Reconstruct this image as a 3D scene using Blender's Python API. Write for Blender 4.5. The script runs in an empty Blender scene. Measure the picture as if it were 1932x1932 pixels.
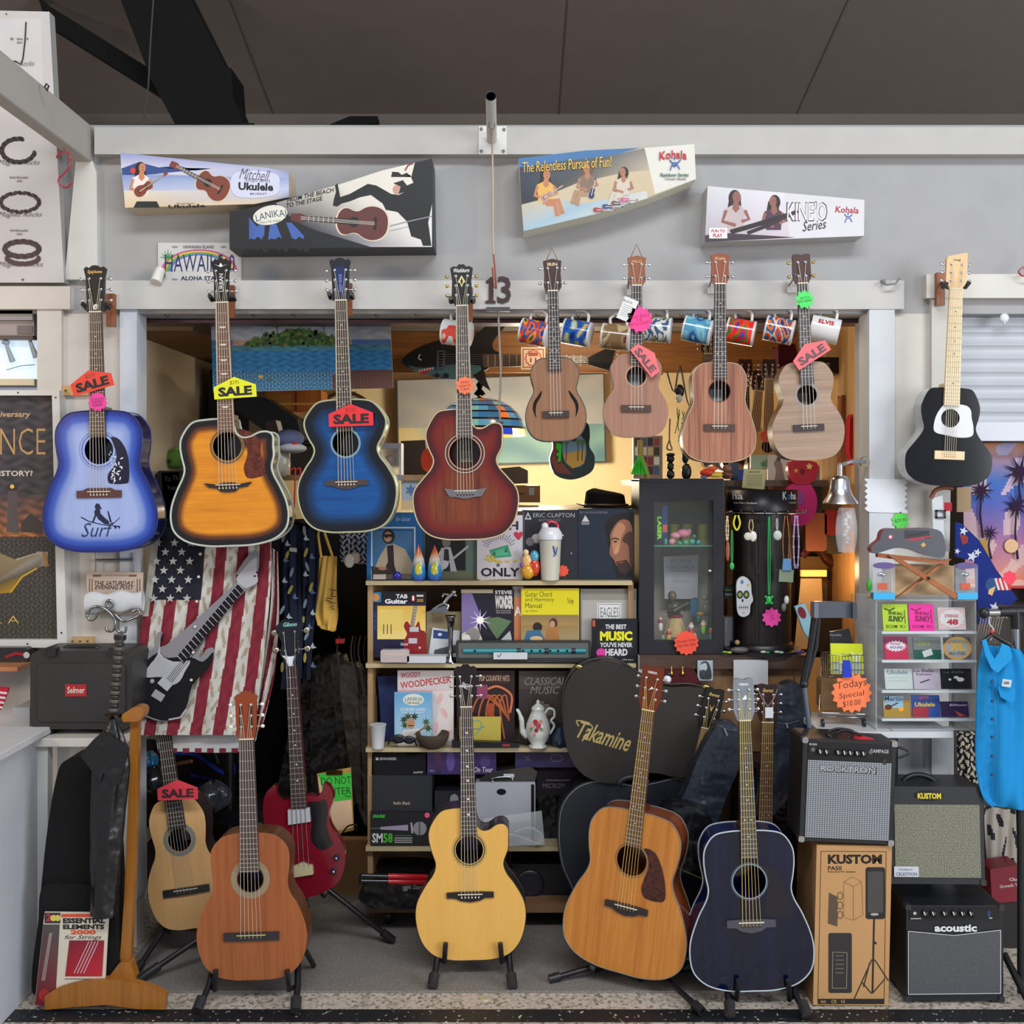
import bpy, bmesh, math, random
from mathutils import Vector, Matrix
random.seed(7)
SC = bpy.context.scene
COL = SC.collection
CY, F, H = -4.12, 2093.0, 1.75        # camera distance, focal length in photo pixels, eye height

# ---------------------------------------------------------------- camera
cam = bpy.data.cameras.new('camera'); cam.lens = 36 * F / 1932; cam.sensor_width = 36
cam.shift_y = -66 / 1932; cam.clip_end = 60
co = bpy.data.objects.new('camera', cam); co.location = (0, CY, H); co.rotation_euler = (math.pi / 2, 0, 0)
COL.objects.link(co); SC.camera = co
SC.view_settings.view_transform = 'Standard'; SC.view_settings.look = 'None'
SC.view_settings.gamma = 1; SC.view_settings.use_curve_mapping = False
SC.view_settings.exposure = 0.08
# ---------------------------------------------------------------- light of the hall
w = bpy.data.worlds.new('hall'); SC.world = w; w.use_nodes = True
w.node_tree.nodes['Background'].inputs[0].default_value = (0.80, 0.86, 1.0, 1)
w.node_tree.nodes['Background'].inputs[1].default_value = 0.34
def area(name, loc, target, sx, sy, power, col):
    l = bpy.data.lights.new(name, 'AREA'); l.shape = 'RECTANGLE'; l.size = sx; l.size_y = sy
    l.energy = power; l.color = col
    o = bpy.data.objects.new(name, l); o.location = loc
    o.rotation_euler = (Vector(target) - Vector(loc)).to_track_quat('-Z', 'Y').to_euler()
    COL.objects.link(o); return o
def bulb(name, loc, power, col, r=0.05):
    l = bpy.data.lights.new(name, 'POINT'); l.energy = power; l.color = col; l.shadow_soft_size = r
    o = bpy.data.objects.new(name, l); o.location = loc; COL.objects.link(o); return o
area('hall_strip_light', (0.6, -4.75, 5.35), (0.2, 0, 0.9), 4.5, 0.9, 235, (0.93, 0.97, 1.0))
area('hall_daylight', (5.4, -5.0, 2.3), (0.3, 0, 0.9), 3.0, 2.6, 235, (0.92, 0.95, 1.0))
bulb('warm_hall_lamp', (-3.3, -3.0, 2.4), 85, (1.0, 0.74, 0.52), 0.25)
bulb('shop_light', (0.1, 1.5, 1.85), 34, (1.0, 0.86, 0.64), 0.12)
bulb('shop_light', (0.3, 0.62, 2.5), 9, (1.0, 0.82, 0.58), 0.08)  # added fill, out of view above the doorway, brightens the dim upper shop
bulb('shop_light', (-0.95, 1.3, 1.8), 9, (1.0, 0.84, 0.62), 0.1)
bulb('shop_light', (1.0, 1.2, 1.75), 9, (1.0, 0.84, 0.62), 0.1)

# ---------------------------------------------------------------- coordinates and materials
def P(px, py, y=0.0):
    "the point of the plane at depth y that the photograph shows at pixel px, py"
    d = y - CY
    return Vector(((px - 966) * d / F, y, H - (py - 900) * d / F))
def S(n, y=0.0): return n * (y - CY) / F
def lin(c):
    if isinstance(c, str):
        c = c.lstrip('#'); c = [int(c[i:i + 2], 16) / 255 for i in (0, 2, 4)]
        return tuple(x / 12.92 if x <= 0.04045 else ((x + 0.055) / 1.055) ** 2.4 for x in c)
    return tuple(c[:3])
def mixc(a, b, t):
    a, b = lin(a), lin(b); t = min(1, max(0, t)); return tuple(a[i] * (1 - t) + b[i] * t for i in range(3))
_K = {}
KINDS = dict(matte=(0.75, 0, 0, 0), paper=(0.55, 0, 0, 0), gloss=(0.18, 0, 0.5, 0), satin=(0.38, 0, 0, 0), plastic=(0.3, 0, 0, 0),
             metal=(0.22, 1, 0, 0), brushed=(0.4, 1, 0, 0), cloth=(0.9, 0, 0, 1), leather=(0.42, 0, 0, 2), wall=(0.7, 0, 0, 3), nylon=(0.3, 0, 0, 4))
def K(kind):
    "a procedural material of that surface kind; its base colour comes from the mesh, broken up a little by noise"
    if kind in _K: return _K[kind]
    r, met, coat, bump = KINDS[kind]
    m = bpy.data.materials.new(kind); m.use_nodes = True; nt = m.node_tree; b = nt.nodes['Principled BSDF']
    at = nt.nodes.new('ShaderNodeAttribute'); at.attribute_name = 'Col'
    tc = nt.nodes.new('ShaderNodeTexCoord')
    nz = nt.nodes.new('ShaderNodeTexNoise'); nz.inputs['Scale'].default_value = 9 if bump in (0, 3) else 40
    nz.inputs['Detail'].default_value = 3
    nt.links.new(tc.outputs['Object'], nz.inputs['Vector'])
    mr = nt.nodes.new('ShaderNodeMapRange'); mr.inputs[3].default_value = 0.93; mr.inputs[4].default_value = 1.07
    nt.links.new(nz.outputs[0], mr.inputs[0])
    mx = nt.nodes.new('ShaderNodeVectorMath'); mx.operation = 'SCALE'
    nt.links.new(at.outputs['Color'], mx.inputs[0]); nt.links.new(mr.outputs[0], mx.inputs['Scale'])
    nt.links.new(mx.outputs[0], b.inputs['Base Color'])
    b.inputs['Roughness'].default_value = r; b.inputs['Metallic'].default_value = met; b.inputs['Coat Weight'].default_value = coat
    b.inputs['Coat Roughness'].default_value = 0.06
    if kind in ('matte', 'cloth', 'wall'): b.inputs['Specular IOR Level'].default_value = 0.25
    if bump:
        bz = nt.nodes.new('ShaderNodeTexNoise'); bz.inputs['Scale'].default_value = {1: 420, 2: 330, 3: 160, 4: 11}[bump]; bz.inputs['Detail'].default_value = 2
        nt.links.new(tc.outputs['Object'], bz.inputs['Vector'])
        bp = nt.nodes.new('ShaderNodeBump'); bp.inputs['Strength'].default_value = {1: 0.25, 2: 0.25, 3: 0.12, 4: 0.6}[bump]
        bp.inputs['Distance'].default_value = {1: 0.002, 2: 0.002, 3: 0.003, 4: 0.05}[bump]
        nt.links.new(bz.outputs[0], bp.inputs['Height']); nt.links.new(bp.outputs[0], b.inputs['Normal'])
    _K[kind] = m; return m
def glow(name, col, e):
    if name in _K: return _K[name]
    m = bpy.data.materials.new(name); m.use_nodes = True; b = m.node_tree.nodes['Principled BSDF']
    b.inputs['Base Color'].default_value = lin(col) + (1,); b.inputs['Emission Color'].default_value = lin(col) + (1,)
    b.inputs['Emission Strength'].default_value = e; _K[name] = m; return m
def clear(name='clear_plastic', col='#eef4f6', alpha=0.16, rough=0.08):
    if name in _K: return _K[name]
    m = bpy.data.materials.new(name); m.use_nodes = True; b = m.node_tree.nodes['Principled BSDF']
    b.inputs['Base Color'].default_value = lin(col) + (1,); b.inputs['Roughness'].default_value = rough
    b.inputs['Alpha'].default_value = alpha; b.inputs['Specular IOR Level'].default_value = 0.4; _K[name] = m; return m
def wood(name, c1, c2, axis='Z', scale=1.0, rough=0.35, coat=0.0, burst=None, stain=None, bands=7.0, contrast=1.0):
    "long-grained timber; burst = list of (distance from the rim in m, colour or None) for a sprayed sunburst finish"
    if name in _K: return _K[name]
    m = bpy.data.materials.new(name); m.use_nodes = True; nt = m.node_tree; N = nt.nodes; L = nt.links; b = N['Principled BSDF']
    tc = N.new('ShaderNodeTexCoord'); mp = N.new('ShaderNodeMapping')
    sc = {'Z': (bands, bands, 0.35), 'X': (0.35, bands, bands), 'Y': (bands, 0.35, bands), 'A': (bands,) * 3}[axis]
    mp.inputs['Scale'].default_value = [s * scale for s in sc]; L.new(tc.outputs['Object'], mp.inputs['Vector'])
    n1 = N.new('ShaderNodeTexNoise'); n1.inputs['Scale'].default_value = 3.5; n1.inputs['Detail'].default_value = 5; n1.inputs['Roughness'].default_value = 0.6
    n2 = N.new('ShaderNodeTexNoise'); n2.inputs['Scale'].default_value = 22; n2.inputs['Detail'].default_value = 2
    L.new(mp.outputs[0], n1.inputs['Vector']); L.new(mp.outputs[0], n2.inputs['Vector'])
    ad = N.new('ShaderNodeMath'); ad.operation = 'MULTIPLY_ADD'; ad.inputs[1].default_value = 0.45
    L.new(n2.outputs[0], ad.inputs[0]); L.new(n1.outputs[0], ad.inputs[2])
    mr = N.new('ShaderNodeMapRange'); mr.inputs[1].default_value = 0.725 - 0.22 / contrast; mr.inputs[2].default_value = 0.725 + 0.22 / contrast
    L.new(ad.outputs[0], mr.inputs[0])
    mx = N.new('ShaderNodeMix'); mx.data_type = 'RGBA'; mx.inputs[6].default_value = lin(c1) + (1,); mx.inputs[7].default_value = lin(c2) + (1,)
    L.new(mr.outputs[0], mx.inputs[0]); out = mx.outputs[2]
    if burst:
        at = N.new('ShaderNodeAttribute'); at.attribute_name = 'edge'
        rp = N.new('ShaderNodeMapRange'); rp.inputs[1].default_value = 0; rp.inputs[2].default_value = 0.1
        L.new(at.outputs['Fac'], rp.inputs[0])
        cr = N.new('ShaderNodeValToRGB'); al = N.new('ShaderNodeValToRGB'); cr.color_ramp.interpolation = 'EASE'
        for ramp, f in ((cr, lambda c: lin(c or burst[-2][1])), (al, lambda c: (1, 1, 1) if c else (0, 0, 0))):
            e = ramp.color_ramp.elements
            while len(e) > 1: e.remove(e[0])
            e[0].position = min(1, burst[0][0] * 10); e[0].color = f(burst[0][1]) + (1,)
            for d, c in burst[1:]:
                q = e.new(min(1, d * 10)); q.color = f(c) + (1,)
        L.new(rp.outputs[0], cr.inputs[0]); L.new(rp.outputs[0], al.inputs[0])
        m2 = N.new('ShaderNodeMix'); m2.data_type = 'RGBA'; L.new(al.outputs[0], m2.inputs[0]); L.new(out, m2.inputs[6]); L.new(cr.outputs[0], m2.inputs[7]); out = m2.outputs[2]
    L.new(out, b.inputs['Base Color']); b.inputs['Roughness'].default_value = rough; b.inputs['Coat Weight'].default_value = coat
    b.inputs['Coat Roughness'].default_value = 0.05
    _K[name] = m; return m

# ---------------------------------------------------------------- mesh builder
_T = {}
def glyphs(s, shear=0.0, bold=0.0):
    k = (s, shear, bold)
    if k not in _T:
        cu = bpy.data.curves.new('t', 'FONT'); cu.body = s; cu.shear = shear; cu.offset = bold; cu.resolution_u = 2
        ob = bpy.data.objects.new('t', cu); me = ob.to_mesh()
        vs = [v.co.copy() for v in me.vertices]; fs = [tuple(p.vertices) for p in me.polygons]
        ob.to_mesh_clear(); bpy.data.objects.remove(ob); bpy.data.curves.remove(cu)
        xs = [v.x for v in vs]; ys = [v.y for v in vs]; x0, x1, y0, y1 = min(xs), max(xs), min(ys), max(ys)
        _T[k] = ([((v.x - x0) / (x1 - x0), (v.y - y0) / (y1 - y0)) for v in vs], fs, (x1 - x0) / (y1 - y0))
    return _T[k]
def spline(pts, n=8, closed=False):
    "Catmull-Rom through points of any dimension"
    m = len(pts); out = []
    for i in range(m if closed else m - 1):
        a, b, c, d = [pts[(i + j) % m] if closed else pts[min(max(i + j, 0), m - 1)] for j in (-1, 0, 1, 2)]
        for k in range(n):
            t = k / n
            out.append(tuple(0.5 * (2 * b[q] + (c[q] - a[q]) * t + (2 * a[q] - 5 * b[q] + 4 * c[q] - d[q]) * t * t + (3 * b[q] - a[q] - 3 * c[q] + d[q]) * t ** 3) for q in range(len(b))))
    if not closed: out.append(tuple(pts[-1]))
    return out
def ell(cx, cy, rx, ry=None, n=24, a0=0.0, a1=2 * math.pi):
    ry = rx if ry is None else ry
    k = n if abs(a1 - a0 - 2 * math.pi) < 1e-6 else n + 1
    return [(cx + rx * math.cos(a0 + (a1 - a0) * i / n), cy + ry * math.sin(a0 + (a1 - a0) * i / n)) for i in range(k)]
def star(cx, cy, r, n=5, q=0.42, rot=0.0, ry=None):
    ry = r if ry is None else ry
    return [(cx + (r if i % 2 == 0 else r * q) * math.sin(rot + math.pi * i / n), cy - (ry if i % 2 == 0 else ry * q) * math.cos(rot + math.pi * i / n)) for i in range(2 * n)]
def rect(x0, y0, x1, y1): return [(x0, y0), (x1, y0), (x1, y1), (x0, y1)]
def turn(pts, cx, cy, deg):
    c, s = math.cos(math.radians(deg)), math.sin(math.radians(deg))
    return [(cx + (x - cx) * c - (y - cy) * s, cy + (x - cx) * s + (y - cy) * c) for x, y in pts]
class B:
    "collects shapes for ONE mesh object"
    def __init__(s, kind='matte', y=0.0, col='#888888', M=None):
        s.v = []; s.f = []; s.c = []; s.m = []; s.sm = []; s.mats = []; s.kind = kind; s.y = y; s.col = col; s.M = M; s.ed = None; s.px = None; s.lay = 0
    def mi(s, mat):
        mat = K(mat) if isinstance(mat, str) else (mat or K(s.kind))
        if mat not in s.mats: s.mats.append(mat)
        return s.mats.index(mat)
    def add(s, vs, fs, col=None, mat=None, smooth=False, cols=None):
        o = len(s.v); i = s.mi(mat)
        s.v += [(s.M @ Vector(v)) if s.M else Vector(v) for v in vs]
        c = lin(col or s.col)
        for q, f in enumerate(fs):
            s.f.append(tuple(o + k for k in f)); s.m.append(i); s.sm.append(smooth)
            s.c += [cols[k] for k in f] if cols else [c] * len(f)
    # --- solids in world or local metres
    def box(s, x0, x1, y0, y1, z0, z1, col=None, mat=None):
        vs = [(x, y, z) for z in (z0, z1) for y in (y0, y1) for x in (x0, x1)]
        s.add(vs, [(0, 2, 3, 1), (4, 5, 7, 6), (0, 1, 5, 4), (2, 6, 7, 3), (0, 4, 6, 2), (1, 3, 7, 5)], col, mat)
    def tube(s, pts, r, col=None, mat=None, n=8, closed=False, cap=True):
        pts = [Vector(p) for p in pts]; m = len(pts); rs = r if isinstance(r, (list, tuple)) else [r] * m
        vs = []; up = None
        for i, p in enumerate(pts):
            a = pts[(i - 1) % m] if (closed or i > 0) else p; b = pts[(i + 1) % m] if (closed or i < m - 1) else p
            t = (b - a).normalized() if (b - a).length > 1e-9 else Vector((0, 0, 1))
            if up is None: up = t.orthogonal().normalized()
            up = (up - t * up.dot(t)); up = up.normalized() if up.length > 1e-6 else t.orthogonal().normalized()
            w = t.cross(up)
            vs += [p + (up * math.cos(2 * math.pi * k / n) + w * math.sin(2 * math.pi * k / n)) * rs[i] for k in range(n)]
        fs = []
        for i in range(m if closed else m - 1):
            for k in range(n):
                a = i * n + k; b = i * n + (k + 1) % n; j = ((i + 1) % m) * n
                fs.append((a, b, j + (k + 1) % n, j + k))
        s.add(vs, fs, col, mat, True)
        if cap and not closed: s.add(vs[:n], [tuple(range(n))], col, mat); s.add(vs[-n:], [tuple(range(n))[::-1]], col, mat)
    def rod(s, a, b, r, r2=None, col=None, mat=None, n=12): s.tube([a, b], [r, r if r2 is None else r2], col, mat, n)
    def lathe(s, prof, c=(0, 0, 0), col=None, mat=None, n=24, axis='Z', cols=None):
        vs = []
        for r, h in prof:
            for k in range(n):
                x, y = r * math.cos(2 * math.pi * k / n), r * math.sin(2 * math.pi * k / n)
                v = {'Z': (x, y, h), 'Y': (x, h, y), 'X': (h, x, y)}[axis]
                vs.append((c[0] + v[0], c[1] + v[1], c[2] + v[2]))
        fs = [(i * n + k, i * n + (k + 1) % n, (i + 1) * n + (k + 1) % n, (i + 1) * n + k) for i in range(len(prof) - 1) for k in range(n)]
        s.add(vs, fs, col, mat, True, [lin(cols[i // n]) for i in range(len(vs))] if cols else None)
        s.add(vs[:n], [tuple(range(n))], (cols[0] if cols else col), mat); s.add(vs[-n:], [tuple(range(n))[::-1]], (cols[-1] if cols else col), mat)
    def ball(s, c, r, col=None, mat=None, n=14, sc=(1, 1, 1), M=None):
        vs = [(0, 0, 1)]; fs = []; h = n // 2
        for i in range(1, h):
            for k in range(n):
                a, b = math.pi * i / h, 2 * math.pi * k / n; vs.append((math.sin(a) * math.cos(b), math.sin(a) * math.sin(b), math.cos(a)))
        vs.append((0, 0, -1)); e = len(vs) - 1
        for k in range(n):
            fs.append((0, 1 + k, 1 + (k + 1) % n)); fs.append((e, e - n + (k + 1) % n, e - n + k))
        for i in range(h - 2):
            for k in range(n): a = 1 + i * n; fs.append((a + k, a + n + k, a + n + (k + 1) % n, a + (k + 1) % n))
        o = []
        for v in vs:
            q = Vector((v[0] * sc[0], v[1] * sc[1], v[2] * sc[2])) * r
            if M: q = M @ q
            o.append(q + Vector(c))
        s.add(o, fs, col, mat, True)
    # --- outlines: (x, y) photo pixels on the plane s.y, or local metres (x, z) when s.px is False
    def q(s, p, y=None):
        y = s.y if y is None else y
        return P(p[0], p[1], s.y) + Vector((0, y - s.y, 0)) if s.px is not False else Vector((p[0], y, p[1]))
    def prism(s, pts, y0, y1, col=None, mat=None, smooth=False, side=None, back=True):
        a = [s.q(p, y0) for p in pts]; b = [s.q(p, y1) for p in pts]; n = len(pts)
        s.add(a, [tuple(range(n))], col, mat)
        if back: s.add(b, [tuple(range(n))[::-1]], side or col, mat)
        s.add(a + b, [(i, (i + 1) % n, n + (i + 1) % n, n + i) for i in range(n)], side or col, mat, smooth)
    def flat(s, pts, col=None, mat=None, cols=None, lift=None):
        "a printed or inlaid shape, one thin layer above what is already there"
        if lift is None: s.lay += 1; lift = 0.0004 + s.lay * 0.00004
        s.add([s.q(p, s.y - lift) for p in pts], [tuple(range(len(pts)))], col, mat, False, [lin(c) for c in cols] if cols else None)
    def R(s, x0, y0, x1, y1, col, c2=None):
        s.flat(rect(x0, y0, x1, y1), col, cols=[col, col, c2, c2] if c2 else None)
    def E(s, cx, cy, rx, ry, col, n=20, rot=0): s.flat(turn(ell(cx, cy, rx, ry, n), cx, cy, rot), col)
    def line(s, pts, w, col, w2=None):
        "a drawn stroke of width w"
        L = []; Rr = []; m = len(pts); w2 = w if w2 is None else w2
        for i in range(m):
            a = pts[max(i - 1, 0)]; b = pts[min(i + 1, m - 1)]; dx, dy = b[0] - a[0], b[1] - a[1]; l = math.hypot(dx, dy) or 1
            ww = (w + (w2 - w) * i / max(1, m - 1)) / 2
            L.append((pts[i][0] - dy / l * ww, pts[i][1] + dx / l * ww)); Rr.append((pts[i][0] + dy / l * ww, pts[i][1] - dx / l * ww))
        s.lay += 1; lift = 0.0004 + s.lay * 0.00004
        s.add([s.q(p, s.y - lift) for p in L + Rr], [(i, i + 1, m + i + 1, m + i) for i in range(m - 1)], col)
    def T(s, txt, x, y, w, h, col, shear=0.0, bold=0.02, rot=0.0, arc=0.0, skew=0.0, thick=0.0):
        "writing whose box starts at x, y (top left) and is w by h"
        vs, fs, _ = glyphs(txt, shear, bold); s.lay += 1; lift = 0.0004 + s.lay * 0.00004; sg = 1 if s.px is not False else -1
        pts = [(x + u * w, y + sg * ((1 - v) * h + arc * (2 * u - 1) ** 2 + skew * u)) for u, v in vs]
        if rot: pts = turn(pts, x + w / 2, y + sg * h / 2, rot)
        s.add([s.q(p, s.y - lift) for p in pts], fs, col)
        if thick:
            ct = {}
            for f in fs:
                for i in range(len(f)): e = (f[i], f[(i + 1) % len(f)]); k = (min(e), max(e)); ct[k] = ct.get(k, 0) + 1
            n = len(pts); s.add([s.q(p, s.y - lift) for p in pts] + [s.q(p, s.y - lift + thick) for p in pts], [(a, b, n + b, n + a) for (a, b), c in ct.items() if c == 1], col)
    def grid(s, fn, nu, nv, col=None, mat=None, cf=None, smooth=True, closed=False):
        "surface fn(u, v); cf(u, v) gives each cell's colour"
        nn = nu if closed else nu + 1
        vs = [fn(i / nu, j / nv) for j in range(nv + 1) for i in range(nn)]; o = len(s.v); k = s.mi(mat)
        s.v += [(s.M @ Vector(v)) if s.M else Vector(v) for v in vs]
        for j in range(nv):
            for i in range(nu):
                i2 = (i + 1) % nn
                s.f.append((o + j * nn + i, o + (j + 1) * nn + i, o + (j + 1) * nn + i2, o + j * nn + i2)); s.m.append(k); s.sm.append(smooth)
                s.c += [lin(cf((i + .5) / nu, (j + .5) / nv) if cf else (col or s.col))] * 4
    def build(s, name, parent=None, tag=None, bevel=0.0, seg=2, local=False, org=None, kind=None, label=None, solid=0.0, sub=0):
        off = Vector((0, 0, 0))
        if not local:
            if parent is not None:
                p = parent
                while p: off += p.location; p = p.parent
            else:
                if org is None:
                    lo = [min(v[i] for v in s.v) for i in range(3)]; hi = [max(v[i] for v in s.v) for i in range(3)]
                    org = ((lo[0] + hi[0]) / 2, (lo[1] + hi[1]) / 2, lo[2])
                off = Vector(org)
        me = bpy.data.meshes.new(name); me.from_pydata([v - off for v in s.v], [], s.f)
        for m in s.mats: me.materials.append(m)
        me.polygons.foreach_set('material_index', s.m); me.polygons.foreach_set('use_smooth', s.sm)
        ca = me.color_attributes.new('Col', 'FLOAT_COLOR', 'CORNER'); flat = []
        for c in s.c: flat += [c[0], c[1], c[2], 1.0]
        ca.data.foreach_set('color', flat)
        if s.ed is not None:
            ea = me.attributes.new('edge', 'FLOAT', 'POINT'); ea.data.foreach_set('value', (s.ed + [1.0] * len(s.v))[:len(s.v)])
        me.validate(); me.update()
        o = bpy.data.objects.new(name, me); COL.objects.link(o)
        if parent is not None: o.parent = parent
        elif not local: o.location = off
        if bevel:
            b = o.modifiers.new('b', 'BEVEL'); b.width = bevel; b.segments = seg; b.limit_method = 'ANGLE'; b.angle_limit = 0.7
        if solid: q = o.modifiers.new('s', 'SOLIDIFY'); q.thickness = solid; q.offset = 1
        if sub: q = o.modifiers.new('u', 'SUBSURF'); q.levels = q.render_levels = sub
        if tag: settag(o, *tag)
        if kind: o['kind'] = kind
        if label: o['label'] = label
        return o
def settag(o, label, cat, group=None):
    o['label'] = label; o['category'] = cat
    if group: o['group'] = group
def root(name, tag, loc=(0, 0, 0), rot=(0, 0, 0)):
    o = bpy.data.objects.new(name, None); o.empty_display_size = 0.05; COL.objects.link(o); o.location = loc; o.rotation_euler = rot
    settag(o, *tag); return o
def place(b, x0, y0, x1, y1): pass
# ================================================================ the setting
def struct(b, name, bevel=0.0): return b.build(name, kind='structure', bevel=bevel, seg=1)
WALLC = '#b9b7b4'
TRIM = '#c9c8c4'
def terrazzo():
    m = bpy.data.materials.new('terrazzo'); m.use_nodes = True; nt = m.node_tree; N = nt.nodes; L = nt.links; b = N['Principled BSDF']
    tc = N.new('ShaderNodeTexCoord'); vo = N.new('ShaderNodeTexVoronoi'); vo.inputs['Scale'].default_value = 95; L.new(tc.outputs['Object'], vo.inputs['Vector'])
    rp = N.new('ShaderNodeValToRGB'); e = rp.color_ramp.elements; rp.color_ramp.interpolation = 'CONSTANT'
    e[0].position = 0; e[0].color = lin('#c4b8a8') + (1,); e[1].position = 0.3; e[1].color = lin('#d6cabc') + (1,)
    for p, c in ((0.5, '#a59a8a'), (0.62, '#d6cec2'), (0.78, '#8a8074'), (0.85, '#c3b8a9')): q = e.new(p); q.color = lin(c) + (1,)
    L.new(vo.outputs['Color'], rp.inputs[0])
    n = N.new('ShaderNodeTexNoise'); n.inputs['Scale'].default_value = 3; L.new(tc.outputs['Object'], n.inputs['Vector'])
    mx = N.new('ShaderNodeMix'); mx.data_type = 'RGBA'; mx.blend_type = 'MULTIPLY'; mx.inputs[0].default_value = 0.35
    L.new(rp.outputs[0], mx.inputs[6]); L.new(n.outputs[0], mx.inputs[7]); L.new(mx.outputs[2], b.inputs['Base Color']); b.inputs['Roughness'].default_value = 0.5
    return m
def speckled():
    m = bpy.data.materials.new('speckled_strip'); m.use_nodes = True; nt = m.node_tree; N = nt.nodes; L = nt.links; b = N['Principled BSDF']
    tc = N.new('ShaderNodeTexCoord'); vo = N.new('ShaderNodeTexNoise'); vo.inputs['Scale'].default_value = 55; L.new(tc.outputs['Object'], vo.inputs['Vector'])
    rp = N.new('ShaderNodeValToRGB'); e = rp.color_ramp.elements; e[0].position = 0.66; e[0].color = lin('#1c1e22') + (1,); e[1].position = 0.70; e[1].color = lin('#cfc8bc') + (1,)
    L.new(vo.outputs[0], rp.inputs[0]); L.new(rp.outputs[0], b.inputs['Base Color']); b.inputs['Roughness'].default_value = 0.5
    return m
def carpet():
    m = bpy.data.materials.new('grey_carpet'); m.use_nodes = True; nt = m.node_tree; N = nt.nodes; L = nt.links; b = N['Principled BSDF']
    tc = N.new('ShaderNodeTexCoord'); n = N.new('ShaderNodeTexNoise'); n.inputs['Scale'].default_value = 260; L.new(tc.outputs['Object'], n.inputs['Vector'])
    rp = N.new('ShaderNodeValToRGB'); e = rp.color_ramp.elements; e[0].position = 0.3; e[0].color = lin('#605a55') + (1,); e[1].position = 0.7; e[1].color = lin('#96908a') + (1,)
    L.new(n.outputs[0], rp.inputs[0]); L.new(rp.outputs[0], b.inputs['Base Color']); b.inputs['Roughness'].default_value = 0.95
    bp = N.new('ShaderNodeBump'); bp.inputs['Strength'].default_value = 0.5; bp.inputs['Distance'].default_value = 0.004; L.new(n.outputs[0], bp.inputs['Height']); L.new(bp.outputs[0], b.inputs['Normal'])
    return m
fb = B(); fb.box(-4, 4, -6, 5, -0.08, 0, mat=terrazzo()); struct(fb, 'floor')
fb = B(); fb.box(-4, 4, -0.56, -0.475, -0.002, 0.0012, mat=speckled()); struct(fb, 'trim_1')
fb = B(); fb.box(-1.37, 1.05, -0.36, 1.9, 0.0005, 0.009, mat=carpet()); fb.build('floor_mat', tag=('flat grey carpet mat lying in the shop doorway under the guitar stands', 'carpet'))

# hall ceiling falling away to the rear, behind and above the shop front
SL = 0.24
def cz(y): return 3.95 - SL * (y - 2.6)
cb = B('matte')
cb.add([(-6, -5, cz(-5)), (6, -5, cz(-5)), (6, 2.6, cz(2.6)), (-6, 2.6, cz(2.6))], [(0, 3, 2, 1)], '#8a7e75')
cb.add([(-6, -5, cz(-5) + .1), (6, -5, cz(-5) + .1), (6, 2.6, cz(2.6) + .1), (-6, 2.6, cz(2.6) + .1)], [(0, 1, 2, 3)], '#8a7e75')
for x in (-2.9, -1.45, 0.28, 1.72, 3.2):      # panel joints
    cb.add([(x, -5, cz(-5) - .002), (x + .008, -5, cz(-5) - .002), (x + .008, 2.6, cz(2.6) - .002), (x, 2.6, cz(2.6) - .002)], [(0, 3, 2, 1)], '#6a6058')
for y in (-1.4, 1.0):
    cb.add([(-6, y, cz(y) - .002), (6, y, cz(y) - .002), (6, y + .012, cz(y + .012) - .002), (-6, y + .012, cz(y + .012) - .002)], [(0, 3, 2, 1)], '#6a6058')
struct(cb, 'ceiling')
cb = B('matte'); cb.box(-6, 6, 2.6, 2.7, 2.3, 4.0, '#6b635c'); struct(cb, 'wall_rear')
# dark steel frame of the hall, upper left
tr = root('roof_truss', ('big black steel roof frame under the dark ceiling, upper left', 'roof truss'), P(330, 240, 1.2))
b = B('matte', 1.2, '#080707'); b.prism([(205, -60), (330, -60), (425, 128), (436, 128), (440, 185), (470, 262), (345, 262), (285, 150)], 1.2, 1.45); b.build('main_beam', tr)
b = B('matte', 1.5, '#0c0a0a'); b.prism([(70, -10), (95, 12), (300, 140), (330, 200), (290, 172), (88, 45)], 1.5, 1.6); b.build('brace', tr)
b = B('matte', 2.2, '#0a0909'); b.prism([(600, 244), (660, 219), (712, 219), (712, 232), (670, 236), (660, 250)], 2.2, 2.3); b.build('brace', tr)
b = B('matte', 1.1, '#0e0c0c'); b.prism([(150, 236), (478, 232), (478, 246), (150, 246)], 1.1, 1.2); b.build('cross_bar', tr)
b = B('matte'); b.tube([P(290, -10, 1.0), P(284, 80, 1.0), P(280, 160, 1.0), P(270, 238, 1.0)], 0.004, '#4a4644'); b.build('hanging_wire', tag=('thin grey wire hanging beside the black roof frame', 'wire'))

def wallpanel(x0, y0, x1, y1, ya=0.0, yb=0.09, col=WALLC, name='wall_front', bev=0.0):
    b = B('wall', ya); b.prism(rect(x0, y0, x1, y1), ya, yb, col); return struct(b, name, bev)
wallpanel(-400, 236, 2400, 592, 0.0, 0.09, '#a09f9f')               # header above the three openings
wallpanel(120, 592, 258, 1788, 0.0, 0.09, '#cfcac2')                # between window and doorway
wallpanel(1640, 592, 1790, 1850, 0.0, 0.09, '#cbc8c0')
wallpanel(-400, 760, 120, 1880, 0.0, 0.09, '#cfcdc9')
wallpanel(2010, 592, 2400, 1880, 0.0, 0.09)
TRIM_U = '#b4b2ae'
def trim(n, x0, y0, x1, y1, ya=-0.03, yb=0.0, col=TRIM): b = B('wall', ya); b.prism(rect(x0, y0, x1, y1), ya, yb, col); return struct(b, 'trim_%d' % n, 0.003)
trim(2, 178, 240, 2300, 291, -0.05, 0.0, TRIM_U)
trim(3, 175, 529, 1706, 583, -0.035, 0.0, '#c0beba')
trim(4, 226, 583, 258, 1700, -0.02, 0.09, '#c4c9d0')
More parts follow.
